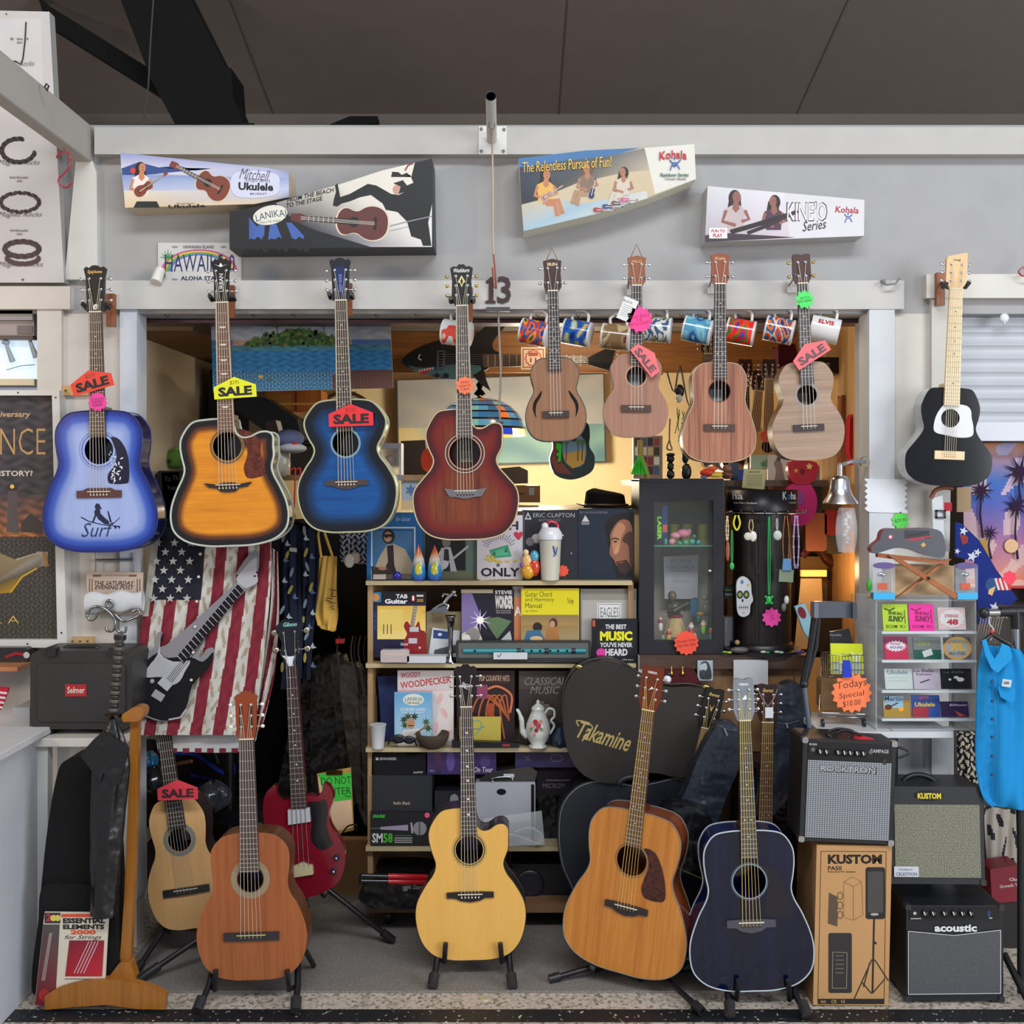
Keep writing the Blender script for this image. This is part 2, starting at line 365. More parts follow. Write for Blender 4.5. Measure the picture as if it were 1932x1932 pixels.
trim(5, 1640, 583, 1688, 1640, -0.03, 0.09, '#c9ccd0')
trim(6, -300, 540, 132, 583, -0.035, 0.0, '#d5cec4')
trim(7, 70, 583, 116, 760, -0.025, 0.0, '#d5cfc6')
trim(8, 1748, 517, 2300, 562, -0.035, 0.0, '#d0cdc5')
trim(9, 1758, 562, 1794, 850, -0.025, 0.0, '#cfcdc6')
# rail that comes forward from the corner, upper left, with the wall above the low partition
b = B('wall'); x0 = P(178, 0, 0).x
b.box(x0 - 0.055, x0, -4.0, 0.0, P(0, 310, 0).z, P(0, 241, 0).z, '#a9a49d'); struct(b, 'trim_10', 0.004)
b = B('wall'); b.prism([(150, 295), (180, 308), (188, 330), (190, 530), (128, 530)], -0.03, 0.0, '#cbcac5'); struct(b, 'trim_11')
b = B('wall'); b.box(-1.72, -1.63, -1.9, -0.29, 0, 0.86, '#bfc1c9'); struct(b, 'wall_left', 0.003)
b = B('wall'); b.box(-1.83, -1.6, -1.9, -0.27, 0.86, 0.885, '#c6c6c8'); struct(b, 'trim_12', 0.003)
# shutter rail in the doorway
b = B('satin', 0.10); b.prism(rect(258, 584, 1640, 600), 0.1, 0.24, '#8d8f92'); b.prism(rect(258, 602, 1640, 608), 0.12, 0.22, '#5a3a40'); struct(b, 'trim_13')
b = B('satin', 1.2); b.prism(rect(258, 590, 1640, 626), 1.17, 1.2, '#8b8880'); struct(b, 'trim_18')
b = B('satin'); b.box(P(1622, 0, .1).x, P(1640, 0, 0.1).x, 0.09, 0.16, 0.8, P(0, 600, .1).z, '#a9abae'); struct(b, 'trim_14')
# inside of the shop
IX0, IX1, IY, IZ = -1.52, 1.42, 2.35, 2.62
b = B('wall'); b.box(IX0 - .05, IX0, 0.09, IY, 0, IZ, '#b9ae98'); struct(b, 'wall_shop_left')
b = B('wall'); b.box(IX1, IX1 + .05, 0.09, IY, 0, IZ, '#c0a272', mat=wood('plywood_wall', '#c59b62', '#a87c47', 'Z', 1, 0.6)); struct(b, 'wall_shop_right')
b = B('wall'); b.box(IX0 - .05, IX1 + .05, IY, IY + .05, 0, IZ, '#ecdcae'); struct(b, 'wall_back')
b = B('wall'); b.box(IX0 - .05, IX1 + .05, 0.26, IY + .05, IZ, IZ + .04, mat=wood('plywood_ceiling', '#8a6038', '#6b4526', 'Y', 1, 0.6)); struct(b, 'ceiling_shop')
b = B('wall'); b.box(IX0, -.72, .37, 2.1, P(0, 624, .22).z, P(0, 624, .22).z + .02, mat=wood('plywood_loft', '#7c5a38', '#644426', 'X', 1, .7)); struct(b, 'trim_17')
b = B('wall', 1.2); b.prism(rect(720, 600, 1640, 703), 1.2, 1.22, mat=wood('plank_band', '#b07a3e', '#80522a', 'X', 1, 0.5)); struct(b, 'trim_15')
# window at the left edge and shutter at the right edge
b = B('satin', 0.04); b.prism(rect(-60, 640, 70, 718), 0.05, 0.06, mat=glow('sky_behind_window', '#c4d6e6', 0.75)); w1 = struct(b, 'window_1')
b = B('satin', 0.03); b.prism(rect(-60, 583, 68, 606), 0.0, 0.07, '#8e8c8c'); b.prism(rect(-60, 606, 66, 634), 0.02, 0.07, '#9a8d8e'); b.prism(rect(-60, 634, 66, 641), 0.01, 0.07, '#3b2c30'); b.prism(rect(36, 615, 64, 631), 0.015, 0.02, '#5e5a5c'); b.prism(rect(-60, 716, 71, 728), 0.0, 0.09, '#cfc0a0')
o = b.build('window_frame', w1)
b = B('clear'if 0 else 'satin', 0.035, '#8b8f96')
for x, yy in ((22, 668), (66, 660)):
    b.rod(P(x - 10, yy - 18, 0.03), P(x + 2, yy + 14, 0.03), 0.006, 0.011, '#9aa1ab'); b.rod(P(x - 16, yy - 24, 0.03), P(x - 6, yy - 20, 0.03), 0.01, 0.01, '#9aa1ab')
b.tube([P(12, 698, .035), P(40, 690, .035), P(66, 688, .035)], 0.0015, '#6a7684')
b.build('hanging_ornament', tag=('pale spiral ornaments hanging in the bright window at the left edge', 'ornament'))
bs = B('brushed', 0.06)
z1, z0 = P(0, 575, 0.06).z, P(0, 800, 0.06).z; xa, xb = P(1792, 0, .06).x, P(2010, 0, .06).x
bs.grid(lambda u, v: (xa + (xb - xa) * u, 0.06 + 0.012 * abs(math.sin(v * math.pi * 9)) ** 0.7, z1 + (z0 - z1) * v), 1, 108, '#b4b8be', 'satin')
struct(bs, 'door_1'); b = B('satin', .05); b.prism(rect(1788, 797, 2010, 832), 0.03, 0.08, '#c5cad0'); b.prism(rect(1788, 562, 2010, 588), 0.02, 0.08, '#9c9ba0'); struct(b, 'trim_16', 0.002)
# dim space seen past the right-hand opening and the left window
b = B('wall'); b.box(1.62, 3.4, 0.9, 0.95, 0, 2.1, '#8a7f70'); struct(b, 'wall_right_back')
# ================================================================ guitars
def bout(wu=.76,ww=.70,zw=.6,cut=False,sq=0.0):
 "outline of a guitar body, counter-clockwise from the tail; x in lower half widths, z in body lengths"
 a=.05 if sq<0 else 0.0
 r=[(0,0),(.38,.004),(.72-a*.5,.04),(.935-a*.6,.115+a*.3),(1,.215+a),(.975,.33+a),(ww+(1-ww)*.52,zw-.13+a*.4),(ww+(1-ww)*.13,zw-.035),(ww,zw+.035),(ww+(wu-ww)*.6,zw+.12),(wu,zw+.21),(wu*(.955+sq*.03),zw+.29+sq*.02),(wu*(.74+sq*.1),.973),(wu*.42,.997)]
 l=[(-x,z)for x,z in r[::-1][:-1]]
 if cut:
  r=r[:9]+[(ww+(wu-ww)*.7,zw+.12),(wu*.97,zw+.19),(wu*.97,.855),(wu*.86,.888),(wu*.68,.885),(wu*.5,.855),(wu*.33,.85),(wu*.2,.885),(wu*.15,.95),(wu*.12,.997)]
 return spline(r+[(0,1.0)]+l,5,True)
def mirror(h):return[(x,z)for x,z in h]+[(-x,z)for x,z in h[::-1]if x>1e-6]
HEADS={'flare':[(.80,0),(.88,.12),(.78,.22),(.84,.75),(1.0,.92),(.78,.97),(.5,.94),(.3,.985),(0,1.0)],'square':[(.72,0),(.80,.08),(1.0,.20),(.98,.8),(.92,.97),(.5,.985),(.0,.95)],'crown':[(.66,0),(.76,.12),(.92,.2),(.86,.6),(1.02,.9),(.7,.95),(.45,.93),(.2,1.0),(0,.985)],'wing':[(.58,0),(.8,.1),(.75,.3),(.72,.6),(1.0,.93),(.72,.93),(.55,.985),(.3,.95),(0,1.02)],'uke':[(.72,0),(.80,.09),(.98,.2),(.9,.55),(1.02,.93),(.5,.96),(0,1.0)],'classic':[(.68,0),(.74,.12),(.84,.3),(.86,.8),(.98,.87),(.72,.93),(.5,.93),(.4,.985),(.15,.965),(0,1.0)],'taper':[(.5,0),(.66,.1),(.95,.22),(.9,.5),(1.0,.97),(.5,.95),(0,.93)],}
STEEL,BRASS='#d8d8da','#c9a24a'
def guitar(name,tag,y,nut,bot,bl,wl,top,side,wu=.76,ww=.70,zw=.6,cut=False,sq=0.0,hz=None,hr=25,rings=(),bind=None,bindr=.0025,br=None,bw=80,bh=14,bstyle='belly',bcol='#3a2420',saddle='#e9e4d0',pins='#f1ecdf',fe=None,nw=11.5,fw=15,fcol='#3b2a22',frets=20,dots='#d9d4c8',fbind=None,head='flare',hl=80,hw=20,hcol='#14110f',peg=STEEL,pstyle=6,n=6,depth=.10,neck='#5a3a22',guard=None,gcol='#241510',logo=None,extra=None,lean=0.0,label=None,slots=False,strcol='#cfc6b0',dotz=None,yaw=0.0,headmat=None):
 k=S(1,y);dx,dy=nut[0]-bot[0],nut[1]-bot[1];Lp=math.hypot(dx,dy);tilt=math.atan2(dx,-dy)
 g=root(name,tag,P(bot[0],bot[1],y),(-lean,0,0));g.rotation_euler=(Matrix.Rotation(yaw,3,'Z')@Matrix.Rotation(tilt,3,'Y')@Matrix.Rotation(-lean,3,'X')).to_euler()
 L=Lp*k;bl*=k;wl*=k;hr*=k;nw*=k;fw*=k;hl*=k;hw*=k
 hz=(hz or 0.68*bl/k)*k;br=(br or.38*bl/k)*k;fe=(fe*k)if fe else hz+hr*.95
 out=[(x*wl,z*bl)for x,z in bout(wu,ww,zw,cut,sq)];n0=len(out)
 b=B('gloss',0);b.px=False;b.ed=[]
 T=[0,.04,.08,.13,.19,.27,.38,.52,.70,.87,1.0];c=(0,hz);hole=hr if rings is not None else 0.002
 V=[]
 for t in T:
  for x,z in out:
   a=math.atan2(z-c[1],x-c[0]);hx,hh=c[0]+hole*math.cos(a),c[1]+hole*math.sin(a)
   px_,pz_=x+(hx-x)*t,z+(hh-z)*t;V.append((px_,0,pz_))
   b.ed.append(min((px_-u)**2+(pz_-w_)**2 for u,w_ in out[::2]+out[1::2])**.5 if t else 0.0)
 fs=[(i*n0+j,i*n0+(j+1)%n0,(i+1)*n0+(j+1)%n0,(i+1)*n0+j)for i in range(len(T)-1)for j in range(n0)]
 b.add(V,fs,mat=top)
 s1=[(x,0,z)for x,z in out]+[(x*.995,depth,z)for x,z in out]
 b.add(s1,[((j+1)%n0,j,n0+j,n0+(j+1)%n0)for j in range(n0)],mat=side,smooth=True)
 b.add([(x*.995,depth,z)for x,z in out],[tuple(range(n0))],mat=side)
 if rings is None:b.add([(hole*math.cos(a),0,hz+hole*math.sin(a))for a in[i*.785 for i in range(8)]],[tuple(range(8))],mat=top)
 b.build('body',g,local=True)
 if bind:
  b=B('satin');b.tube([(x,0.0005,z)for x,z in out],bindr,bind,n=6,closed=True);b.tube([(x*.995,depth,z)for x,z in out],bindr,bind,n=5,closed=True)
  b.build('binding',g,local=True)
 if rings:
  b=B('satin',0);b.px=False
  for r0,r1,col in rings:
   b.add([(r*k*math.cos(a),-.0005,hz+r*k*math.sin(a))for r in(r0,r1)for a in[i*math.pi/24 for i in range(48)]],[(i,(i+1)%48,48+(i+1)%48,48+i)for i in range(48)],col)
  b.build('rosette',g,local=True)
 if label:
  b=B('paper',depth-.002);b.px=False;b.flat(rect(-.02,hz-.03,.022,hz+.012),label,lift=0);b.build('maker_label',g,local=True)
 if guard:
  b=B('plastic',0);b.px=False
  gp=guard if guard[0]!='drop' else spline([(hr*.75,hz+hr*.95),(hr*1.5,hz+hr*.8),(hr*2.1,hz-hr*.2),(hr*2.45,hz-hr*1.5),(hr*2.3,hz-hr*2.15),(hr*1.2,hz-hr*2.2),(hr*.85,hz-hr*1.7),(hr*.95,hz-hr*1.0),(hr*1.15,hz-hr*.2),(hr*1.05,hz+hr*.45)],5,True)
  if guard[0]!='drop':gp=[(x*k,z*k+hz)for x,z in guard]
  b.prism(gp,-.0016,0.0002,mat=gcol if not isinstance(gcol,str)else None,col=gcol if isinstance(gcol,str)else None);gobj=b.build('pickguard',g,local=True)
 w2,h2=bw*k/2,bh*k/2
 shp={'belly':[(-1,-.5),(-.62,-.55),(-.4,-1.2),(0,-1.55),(.4,-1.2),(.62,-.55),(1,-.5),(1,.85),(.45,1.0),(-.45,1.0),(-1,.85)],'wing':[(-1,1),(-.8,-.1),(-.45,-.35),(-.3,-1.2),(0,-1.35),(.3,-1.2),(.45,-.35),(.8,-.1),(1,1),(.45,.55),(.2,1),(-.2,1),(-.45,.55)],'step':[(-1,-1),(1,-1),(1,.7),(.72,.75),(.52,1.3),(-.52,1.3),(-.72,.75),(-1,.7)],'bar':[(-1,-1),(1,-1),(1,1),(-1,1)],'fang':[(-1,1),(-.75,-.75),(-.5,-.8),(0,-1.2),(.5,-.8),(.75,-.75),(1,1),(.5,.7),(-.5,.7)]}[bstyle]
 b=B('satin',0);b.px=False;b.prism([(x*w2,br+z*h2)for x,z in shp],-.008,0.0,bcol)
 if bstyle=='bar':b.prism([(x*w2*.5,br+z*h2)for x,z in shp],-.0095,-.008,bcol)
 bo=b.build('bridge',g,local=True,bevel=.0008,seg=1)
 b=B('satin');sz=br+h2*.45;b.box(-w2*.52,w2*.52,-.0115,-.008,sz-.0012,sz+.0012,saddle);b.build('saddle',bo,local=True)
 sp=[(-.5+(i/(n-1)))for i in range(n)]
 if pins:
  for q in sp:
   b=B('satin');b.ball((q*w2*.72,-.0095,br-h2*.35),.0028,pins,n=8);b.build('bridge_pin',bo,local=True)
 b=B('satin');d0=-.006
 prof=lambda z,w_:[(w_*math.cos(a),d0+.021*math.sin(a)**.8 if math.sin(a)>0 else d0,z)for a in[math.pi*i/8 for i in range(9)]]
 za,zb=bl-.002,L+.002;wa=nw+(fw-nw)*(L-za)/(L-fe)
 b.add(prof(za,wa)+prof(zb,nw),[(i,i+1,10+i,9+i)for i in range(8)]+[(0,9,17,8)],neck,smooth=False)
 b.box(-wa*.9,wa*.9,d0,depth*.7,za-.004,za+.016,neck);b.build('neck',g,local=True)
 b=B('satin',0);b.px=False;fy=-.0125
 b.prism([(-fw,fe),(fw,fe),(nw,L),(-nw,L)],fy,d0+.0062 if fe<bl else d0,fcol)
 if fbind:
  for sgn in(-1,1):b.add([(sgn*fw,fy-.0002,fe),(sgn*(fw-.0022),fy-.0002,fe),(sgn*(nw-.0022),fy-.0002,L),(sgn*nw,fy-.0002,L)],[(0,1,2,3)],fbind)
 SL_=L-br;zs=[]
 for i in range(1,frets+1):
  z=L-SL_*(1-2**(-i/12));zs.append(z)
  if z<fe+.003:break
  w_=nw+(fw-nw)*(L-z)/(L-fe);b.box(-w_,w_,fy-.0012,fy,z-.0007,z+.0007,'#a8a59e')
 zs=[L]+zs
 for i in(3,5,7,9,12,15):
  if dots and i<len(zs)and zs[i]>fe:
   z=(zs[i]+zs[i-1])/2
   if dots=='bar':b.add([(x*nw*.6,fy-.0004,z+q)for x,q in((-1,.003),(1,.003),(.55,-.003),(-.55,-.003))],[(3,2,1,0)],'#d8d4c4')
   elif dots=='bird':b.add([(x*.004,fy-.0004,z+q*.004)for x,q in((-2,1),(-.3,.2),(1.2,1.8),(.6,-.2),(1.8,-1.2),(-.4,-1))],[tuple(range(6))[::-1]],'#e6e6e6')
   else:
    for x in((-.5,.5)if i==12 else(0,)):b.add([(x*nw+.0023*math.cos(a),fy-.0004,z+.0023*math.sin(a))for a in[q*.785 for q in range(8)]],[tuple(range(8))],dots)
 b.build('fretboard',g,local=True)
 b=B('satin');b.box(-nw,nw,fy-.002,d0+.006,L-.0005,L+.0035,'#e8dfc6');b.build('nut',g,local=True)
 hp=mirror(HEADS[head])if isinstance(head,str)else head
 hp=[(x*hw,L+.002+z*hl)for x,z in hp]
 b=B('satin',-.009);b.px=False;b.prism(hp,-.009,.006,hcol,mat=headmat)
 if slots:
  for sg in(-1,1):b.flat(rect(sg*hw*.42-hw*.13,L+hl*.2,sg*hw*.42+hw*.13,L+hl*.74),'#3a2a20')
 if logo:
  for f in logo:f(b,L,hl,hw)
 ho=b.build('headstock',g,local=True,bevel=.0012,seg=1)
 half=max(1,n//2);posts=[]
 for sg in(-1,1):
  for i in range(half):
   z=L+hl*((.26+.46*i/max(1,half-1))if half>1 else.5)
   b=B('metal' if peg!='#e8e4d8' else 'satin');px_=sg*hw*(.52 if not slots else.42);ex=sg*hw*(1.0)
   b.rod((px_,-.009,z),(px_,-.017,z),.0028,.0022,STEEL,'metal',8);b.lathe([(.0052,-.0095),(.0052,-.011),(.003,-.0112)],(px_,0,z),STEEL,'metal',10,'Y')
   b.rod((px_,-.002,z),(ex+sg*.006,.0,z),.0016,None,STEEL,'metal',6)
   b.ball((ex+sg*.0125,0,z),.0072,peg,None,10,(1.0,.45,.85 if pstyle==6 else.7));posts.append((px_,z));b.build('tuning_peg',ho,local=True)
 for i in range(n):
  if n==4:pi=[0,1,3,2][i]
  else:pi=i if i<half else(n-1-i)+half
  b=B('satin');x=sp[i];q=posts[min(pi,len(posts)-1)]
  b.tube([(x*w2*.72,-.0095,br-h2*.35),(x*w2*.74,-.0122,sz),(x*2*nw*.8,fy-.0032,L+.001),(q[0],-.0145,q[1])],.0006+.00007*(n-i),strcol,None,5)
  b.build('string',g,local=True)
 if extra:
  for f in extra:f(g,dict(k=k,L=L,bl=bl,wl=wl,hz=hz,br=br,nw=nw,fw=fw,depth=depth,hl=hl))
 return g
def lg(txt,zf,wf,hf,col,shear=0.0,rot=0.0,bold=.02,xf=0.0):
 def f(b,L,hl,hw):
  w_,h_=wf*hw,hf*hl;b.T(txt,xf*hw-w_/2,L+zf*hl+h_/2,w_,h_,col,shear,bold,rot)
 return f
def lpoly(pts,col):
 def f(b,L,hl,hw):b.flat([(x*hw,L+z*hl)for x,z in pts],col)
 return f
def hanger(x,y,yf,tagtxt,bx=None,by=None,col='#8a4f2c',w=16):
 "block screwed to the board with a padded yoke that carries the headstock"
 h=root('wall_hanger',(tagtxt,'guitar hanger','guitar hangers along the front boards'),P(x,y,-.035))
 bx=x+12 if bx is None else bx;by=y-20 if by is None else by
 b=B('satin',-.055);b.prism(rect(bx-w/2,by,bx+w/2,by+62),-.055,-.0352,mat=wood('hanger_block','#9a5c36','#6e3a22'));b.build('block',h,bevel=.002,seg=1)
 b=B('satin');p0=P(bx,by+20,-.05);yk=yf+.012;a=P(x-21,y-8,yk);c=P(x+21,y-8,yk);m=P(x,y-2,yk);m.y=yk+.02
 b.tube([p0,m],.005,'#2a2a2c');b.tube([a+Vector((0,-.012,.006)),a,m,c,c+Vector((0,-.012,.006))],[.004,.0055,.006,.0055,.004],'#1c1c1e');b.build('yoke',h)
 for q in(a,c):
  b=B('satin');b.tube([q+Vector((0,.01,-.002)),q+Vector((0,-.022,.008))],[.0085,.0085],'#16161a',n=10);b.build('rubber_pad',h)
W=wood
tops=dict(blue=W('blue_burst','#a3b4e2','#9aabdc','Z',1,.22,.6,[(0,'#161d5c'),(.012,'#1b3190'),(.03,'#3556b4'),(.055,'#8397d2'),(.075,None)]),sun=W('amber_burst','#ec9a1c','#c8780f','X',1.3,.2,.8,[(0,'#0b0907'),(.018,'#130c07'),(.034,'#6b3408'),(.05,None)],bands=6),teal=W('deep_blue_burst','#0d58a0','#083c78','X',1.2,.2,.8,[(0,'#040608'),(.022,'#060c14'),(.045,'#0a2e55'),(.07,None)]),red=W('red_burst','#8a4420','#5c2410','Z',1.1,.14,1.0,[(0,'#2a0a10'),(.012,'#4a0f10'),(.035,'#70180f'),(.075,None)],bands=9),mah=W('ukulele_mahogany','#a97d68','#8b6250','Z',1.2,.5,0.0,bands=11,contrast=.8),mah2=W('ukulele_walnut','#9a6f50','#7c5438','Z',1.2,.5,0.0,bands=11,contrast=.8),zeb=W('striped_mahogany','#b57c5e','#7c4c3a','Z',.8,.4,.2,bands=12,contrast=1.3),koa=W('pale_koa','#b39880','#86705f','X',.8,.35,.3,bands=12),spruce=W('pale_spruce','#e3b67c','#d6a76c','Z',1,.35,.2,contrast=.8),cedar=W('brown_cedar','#a35f32','#8a4a24','Z',1,.35,.3,bands=10),nat=W('honey_spruce','#e2b25c','#d9a650','Z',1,.4,.1,contrast=.8),amber=W('aged_spruce','#d08a3a','#b06a22','Z',.8,.22,.6,bands=10))
sides=dict(red=W('red_mahogany_side','#6a2c18','#47190e','Z',1,.25,.6),brn=W('brown_side','#6b452c','#4e3020','Z',1,.35,.2),amb=W('amber_side','#8a4724','#6a3016','Z',1,.25,.6),drk=W('dark_side','#3a2f2e','#282020','Z',1,.3,.3),bl=W('blue_side','#101e58','#0c1642','Z',1,.2,.8),blk=W('black_side','#0c0b0b','#121010','Z',1,.2,.8))
tort=W('tortoise_shell','#7c3a28','#2a100c','A',8,.2,.3,bands=1.6)
blackg=W('black_lacquer','#07080c','#0a0c12','Z',1,.12,.3)
dkblue=W('midnight_blue_lacquer','#040818','#081234','Z',1,.12,.3)
YF=-.17
def surfart(g,D):
 k=D['k'];b=B('satin',0);b.px=False;z=D['br']
 def p(x,y_):return(x*k,z-y_*k)
 b.T('Surf',-36*k,z-55*k,62*k,27*k,'#1c3560',.35,.0)
 b.line([p(-36,44),p(-22,52),p(0,58),p(20,62),p(26,56),p(38,46)],2.2*k,'#0c1a3e',1.2*k)
 b.flat([p(*q)for q in((-10,24),(-6,18),(-1,20),(4,30),(0,29),(1,38),(8,45),(16,52),(18,60),(8,58),(-4,48),(-7,42),(-13,56),(-16,55),(-10,40),(-11,34),(-8,30))],'#0c1a3e')
 b.flat([p(*q)for q in((14,34),(16,33),(20,46),(22,56),(18,54))],'#0c1a3e');b.flat([p(*q)for q in((20,60),(38,62),(36,68),(33,63),(28,68),(26,63))],'#0c1a3e')
 b.build('surfer_decal',g,local=True)
 b=B('satin',-.0017);b.px=False;h=D['hz'];rnd=random.Random(3)
 for i in range(7):
  a=22+i*1.2;zz=-2-i*9;b.line([(a*k+q*2*k*math.sin(q*2+i),h+(zz-q*3)*k)for q in range(4)],.9*k,'#d8dce8')
 for i in range(16):
  cx,cz_=(rnd.uniform(24,46))*k,h-rnd.uniform(12,58)*k;b.flat(turn(ell(cx,cz_,3.6*k,1.3*k,8),cx,cz_,rnd.uniform(0,180)),'#d8dce8')
 b.build('bird_inlay',g,local=True)
guitar('acoustic_guitar',('blue burst acoustic guitar with a surfer decal, hanging leftmost in front of the white post','guitar'),YF,(182,590),(190,1041),266,108,tops['blue'],sides['bl'],wu=.76,ww=.71,hz=192,hr=27,rings=((31,33,'#4c62a8'),(36,37,'#5a6eb4')),bind='#1a2568',br=110,bw=84,bh=16,bstyle='step',bcol='#54312a',fe=216,nw=11.5,fw=15,fcol='#4a3226',head='flare',hl=88,hw=21,logo=[lg('Epiphone',.86,1.3,.09,'#d8a860',.2),lg('e',.12,.4,.12,'#e8e8e8',.3)],guard=spline([(24,24),(38,20),(50,2),(56,-22),(56,-56),(50,-64),(22,-64),(16,-56),(18,-44),(30,-28),(33,-8),(28,10)],4,True),gcol='#0b1030',depth=.1,extra=[surfart],lean=0)
guitar('acoustic_guitar',('amber and black burst cutaway acoustic guitar hanging over the flag shirt','guitar'),YF,(420,572),(435,1030),240,111,tops['sun'],sides['blk'],wu=.8,ww=.74,zw=.58,cut=True,hz=188,hr=27,rings=((29,33,'#6a5a3c'),(27,28,'#b07a30')),bind='#b9c0b4',bindr=.004,br=112,bw=90,bh=16,bstyle='wing',bcol='#2a2322',fe=214,nw=12,fw=15.5,fcol='#6a4638',dots='bar',fbind='#cfc6a8',neck='#22160f',head='wing',hl=84,hw=19,logo=[lg('URBAN',.45,1.8,.1,'#c8c8c8',0,90),lpoly([(-.7,.87),(0,.8),(.7,.87),(.2,.83),(0,.9),(-.2,.83)],'#e0e0e0')],guard=spline([(20,32),(44,26),(62,10),(63,-16),(70,-50),(64,-58),(44,-62),(34,-58),(30,-40),(37,-20),(37,0),(30,16)],4,True),gcol=tort)
guitar('acoustic_guitar',('small deep blue burst acoustic guitar hanging below the black box with the climber','guitar'),YF,(644,568),(657,1004),250,93,tops['teal'],sides['blk'],wu=.83,ww=.64,zw=.6,sq=-.4,hz=168,hr=24,rings=((25,28.5,'#7d9a98'),),bind='#a9ab88',bindr=.0035,br=92,bw=80,bh=14,bstyle='belly',bcol='#4a3a36',fe=190,nw=11.5,fw=15,fcol='#3a2c28',fbind='#b9b29a',neck='#15110f',head='flare',hl=80,hw=20,hcol='#0a0e1e',logo=[lpoly([(-.4,.1),(.4,.1),(.45,.8),(-.45,.8)],'#0e1f5a'),lg('DAISY ROCK',.42,1.7,.07,'#8090c8',0,90)])
guitar('acoustic_guitar',('reddish brown burst cutaway acoustic guitar hanging in front of the stained glass lamp','guitar'),YF,(872,578),(880,1018),246,99,tops['red'],sides['red'],wu=.74,ww=.60,zw=.58,cut=True,sq=-.3,hz=163,hr=29,rings=((30,31.5,'#c9a890'),(31.5,36,'#4a2a28'),(36,37.5,'#c9b8a8'),(38.5,40,'#5a2a20')),bind='#c4b088',bindr=.0028,br=88,bw=80,bh=18,bstyle='fang',bcol='#6d6a6e',pins='#2a2626',fe=192,nw=11.5,fw=15.5,fcol='#4a4040',fbind='#c9c2b0',neck='#5a2a1a',peg=BRASS,head='crown',hl=78,hw=21,logo=[lg('Washburn',.86,1.4,.1,'#d8d8d0',.3),lpoly([(-.35,.58),(0,.74),(.35,.58),(.15,.55),(0,.45),(-.15,.55)],'#d0c890'),lpoly([(-.12,.6),(0,.68),(.12,.6),(0,.5)],'#14110f')],depth=.1,label='#c8b8a0')
def loop(g,D):
 b=B('satin');k=D['k'];z=D['L']+D['hl']*.8;w_=15*k
 b.tube([(-w_,.0,z-.02),(-w_,0,z),(0,.01,z+36*k),(w_,0,z),(w_,0,z-.02)],.0022,'#8a6a48');b.build('hanging_strap',g,local=True)
def fholes(g,D):
 k=D['k'];
 for sg in(-1,1):
  b=B('matte',0,'#140c08');b.px=False
  a=[(30,58),(34,66),(33,78),(27,92),(30,80),(28,70)];c=[(24,48),(27,60),(35,70),(38,84),(34,68)]
  up=spline([(sg*x*k,D['br']+(z_-30)*k)for x,z_ in((25,74),(28,64),(36,50),(38,36),(37,24),(43,40),(41,54),(33,66),(27,74))],4,True)
  b.flat(up,'#140c08',lift=.0006);b.build('sound_slot',g,local=True)
guitar('ukulele',('brown ukulele with two curved sound slots, first of the four hanging ukuleles','ukulele',None),YF,(1043,550),(1050,832),157,57,tops['mah2'],sides['brn'],wu=.80,ww=.70,zw=.60,sq=-.4,hz=80,rings=None,bind='#54504a',bindr=.002,br=50,bw=50,bh=13,bstyle='bar',bcol='#3e322e',pins=None,fe=132,nw=9.5,fw=12,frets=17,fcol='#2e2826',n=4,head='uke',hl=60,hw=17,hcol='#3a221c',depth=.07,strcol='#d8cfc8',logo=[lg('IRIN',.84,1.1,.1,'#e0c8a0')],extra=[loop,fholes])
guitar('ukulele',('light brown ukulele with a dotted ring around its soundhole and a pink starburst','ukulele',None),YF,(1201,540),(1200,825),158,61,tops['mah'],sides['brn'],wu=.79,ww=.69,zw=.6,sq=-.4,hz=115,hr=18,rings=((19,20.5,'#c89a80'),),br=54,bw=56,bh=13,bstyle='bar',bcol='#4e3830',pins=None,fe=138,nw=9.5,fw=12,frets=17,fcol='#38302e',n=4,head='uke',hl=56,hw=17,hcol='#8a5236',peg='#e8e8ea',depth=.07,strcol='#d8cfc8',logo=[lg('HILO',.82,1.1,.09,'#caa070')],label='#cfd8d0',extra=[loop])
guitar('ukulele',('largest striped brown ukulele, third of the four hanging ukuleles','ukulele',None),YF,(1358,537),(1357,872),188,69,tops['zeb'],sides['brn'],wu=.74,ww=.70,zw=.6,hz=134,hr=20,rings=((20.5,21.5,'#5a3028'),),bind='#b8a490',bindr=.0016,br=65,bw=58,bh=13,bstyle='bar',bcol='#4e3830',pins=None,fe=156,nw=10.5,fw=13,frets=18,fcol='#3a3230',n=4,head='uke',hl=58,hw=17.5,hcol='#8a4a30',peg='#c8c8cc',depth=.08,strcol='#e8e0d8',logo=[lg('Kala',.84,1.1,.09,'#d0a878')],label='#d0d8d4')
guitar('ukulele',('pale wavy-grained ukulele with gold pegs beside the mug with red lettering','ukulele',None),YF,(1513,536),(1528,868),186,68,tops['koa'],sides['brn'],wu=.76,ww=.66,zw=.6,sq=-.3,hz=123,hr=18.5,rings=((19.5,23,'#8e8c8c'),),br=61,bw=58,bh=13,bstyle='bar',bcol='#3a3032',pins=None,fe=144,nw=9.5,fw=13,frets=18,fcol='#4a4446',n=4,head='square',hl=56,hw=17,hcol='#4a2f2a',peg=BRASS,slots=True,depth=.08,strcol='#e8e0d8',label='#c8b8a0')
def gloss_guard(g,D):pass
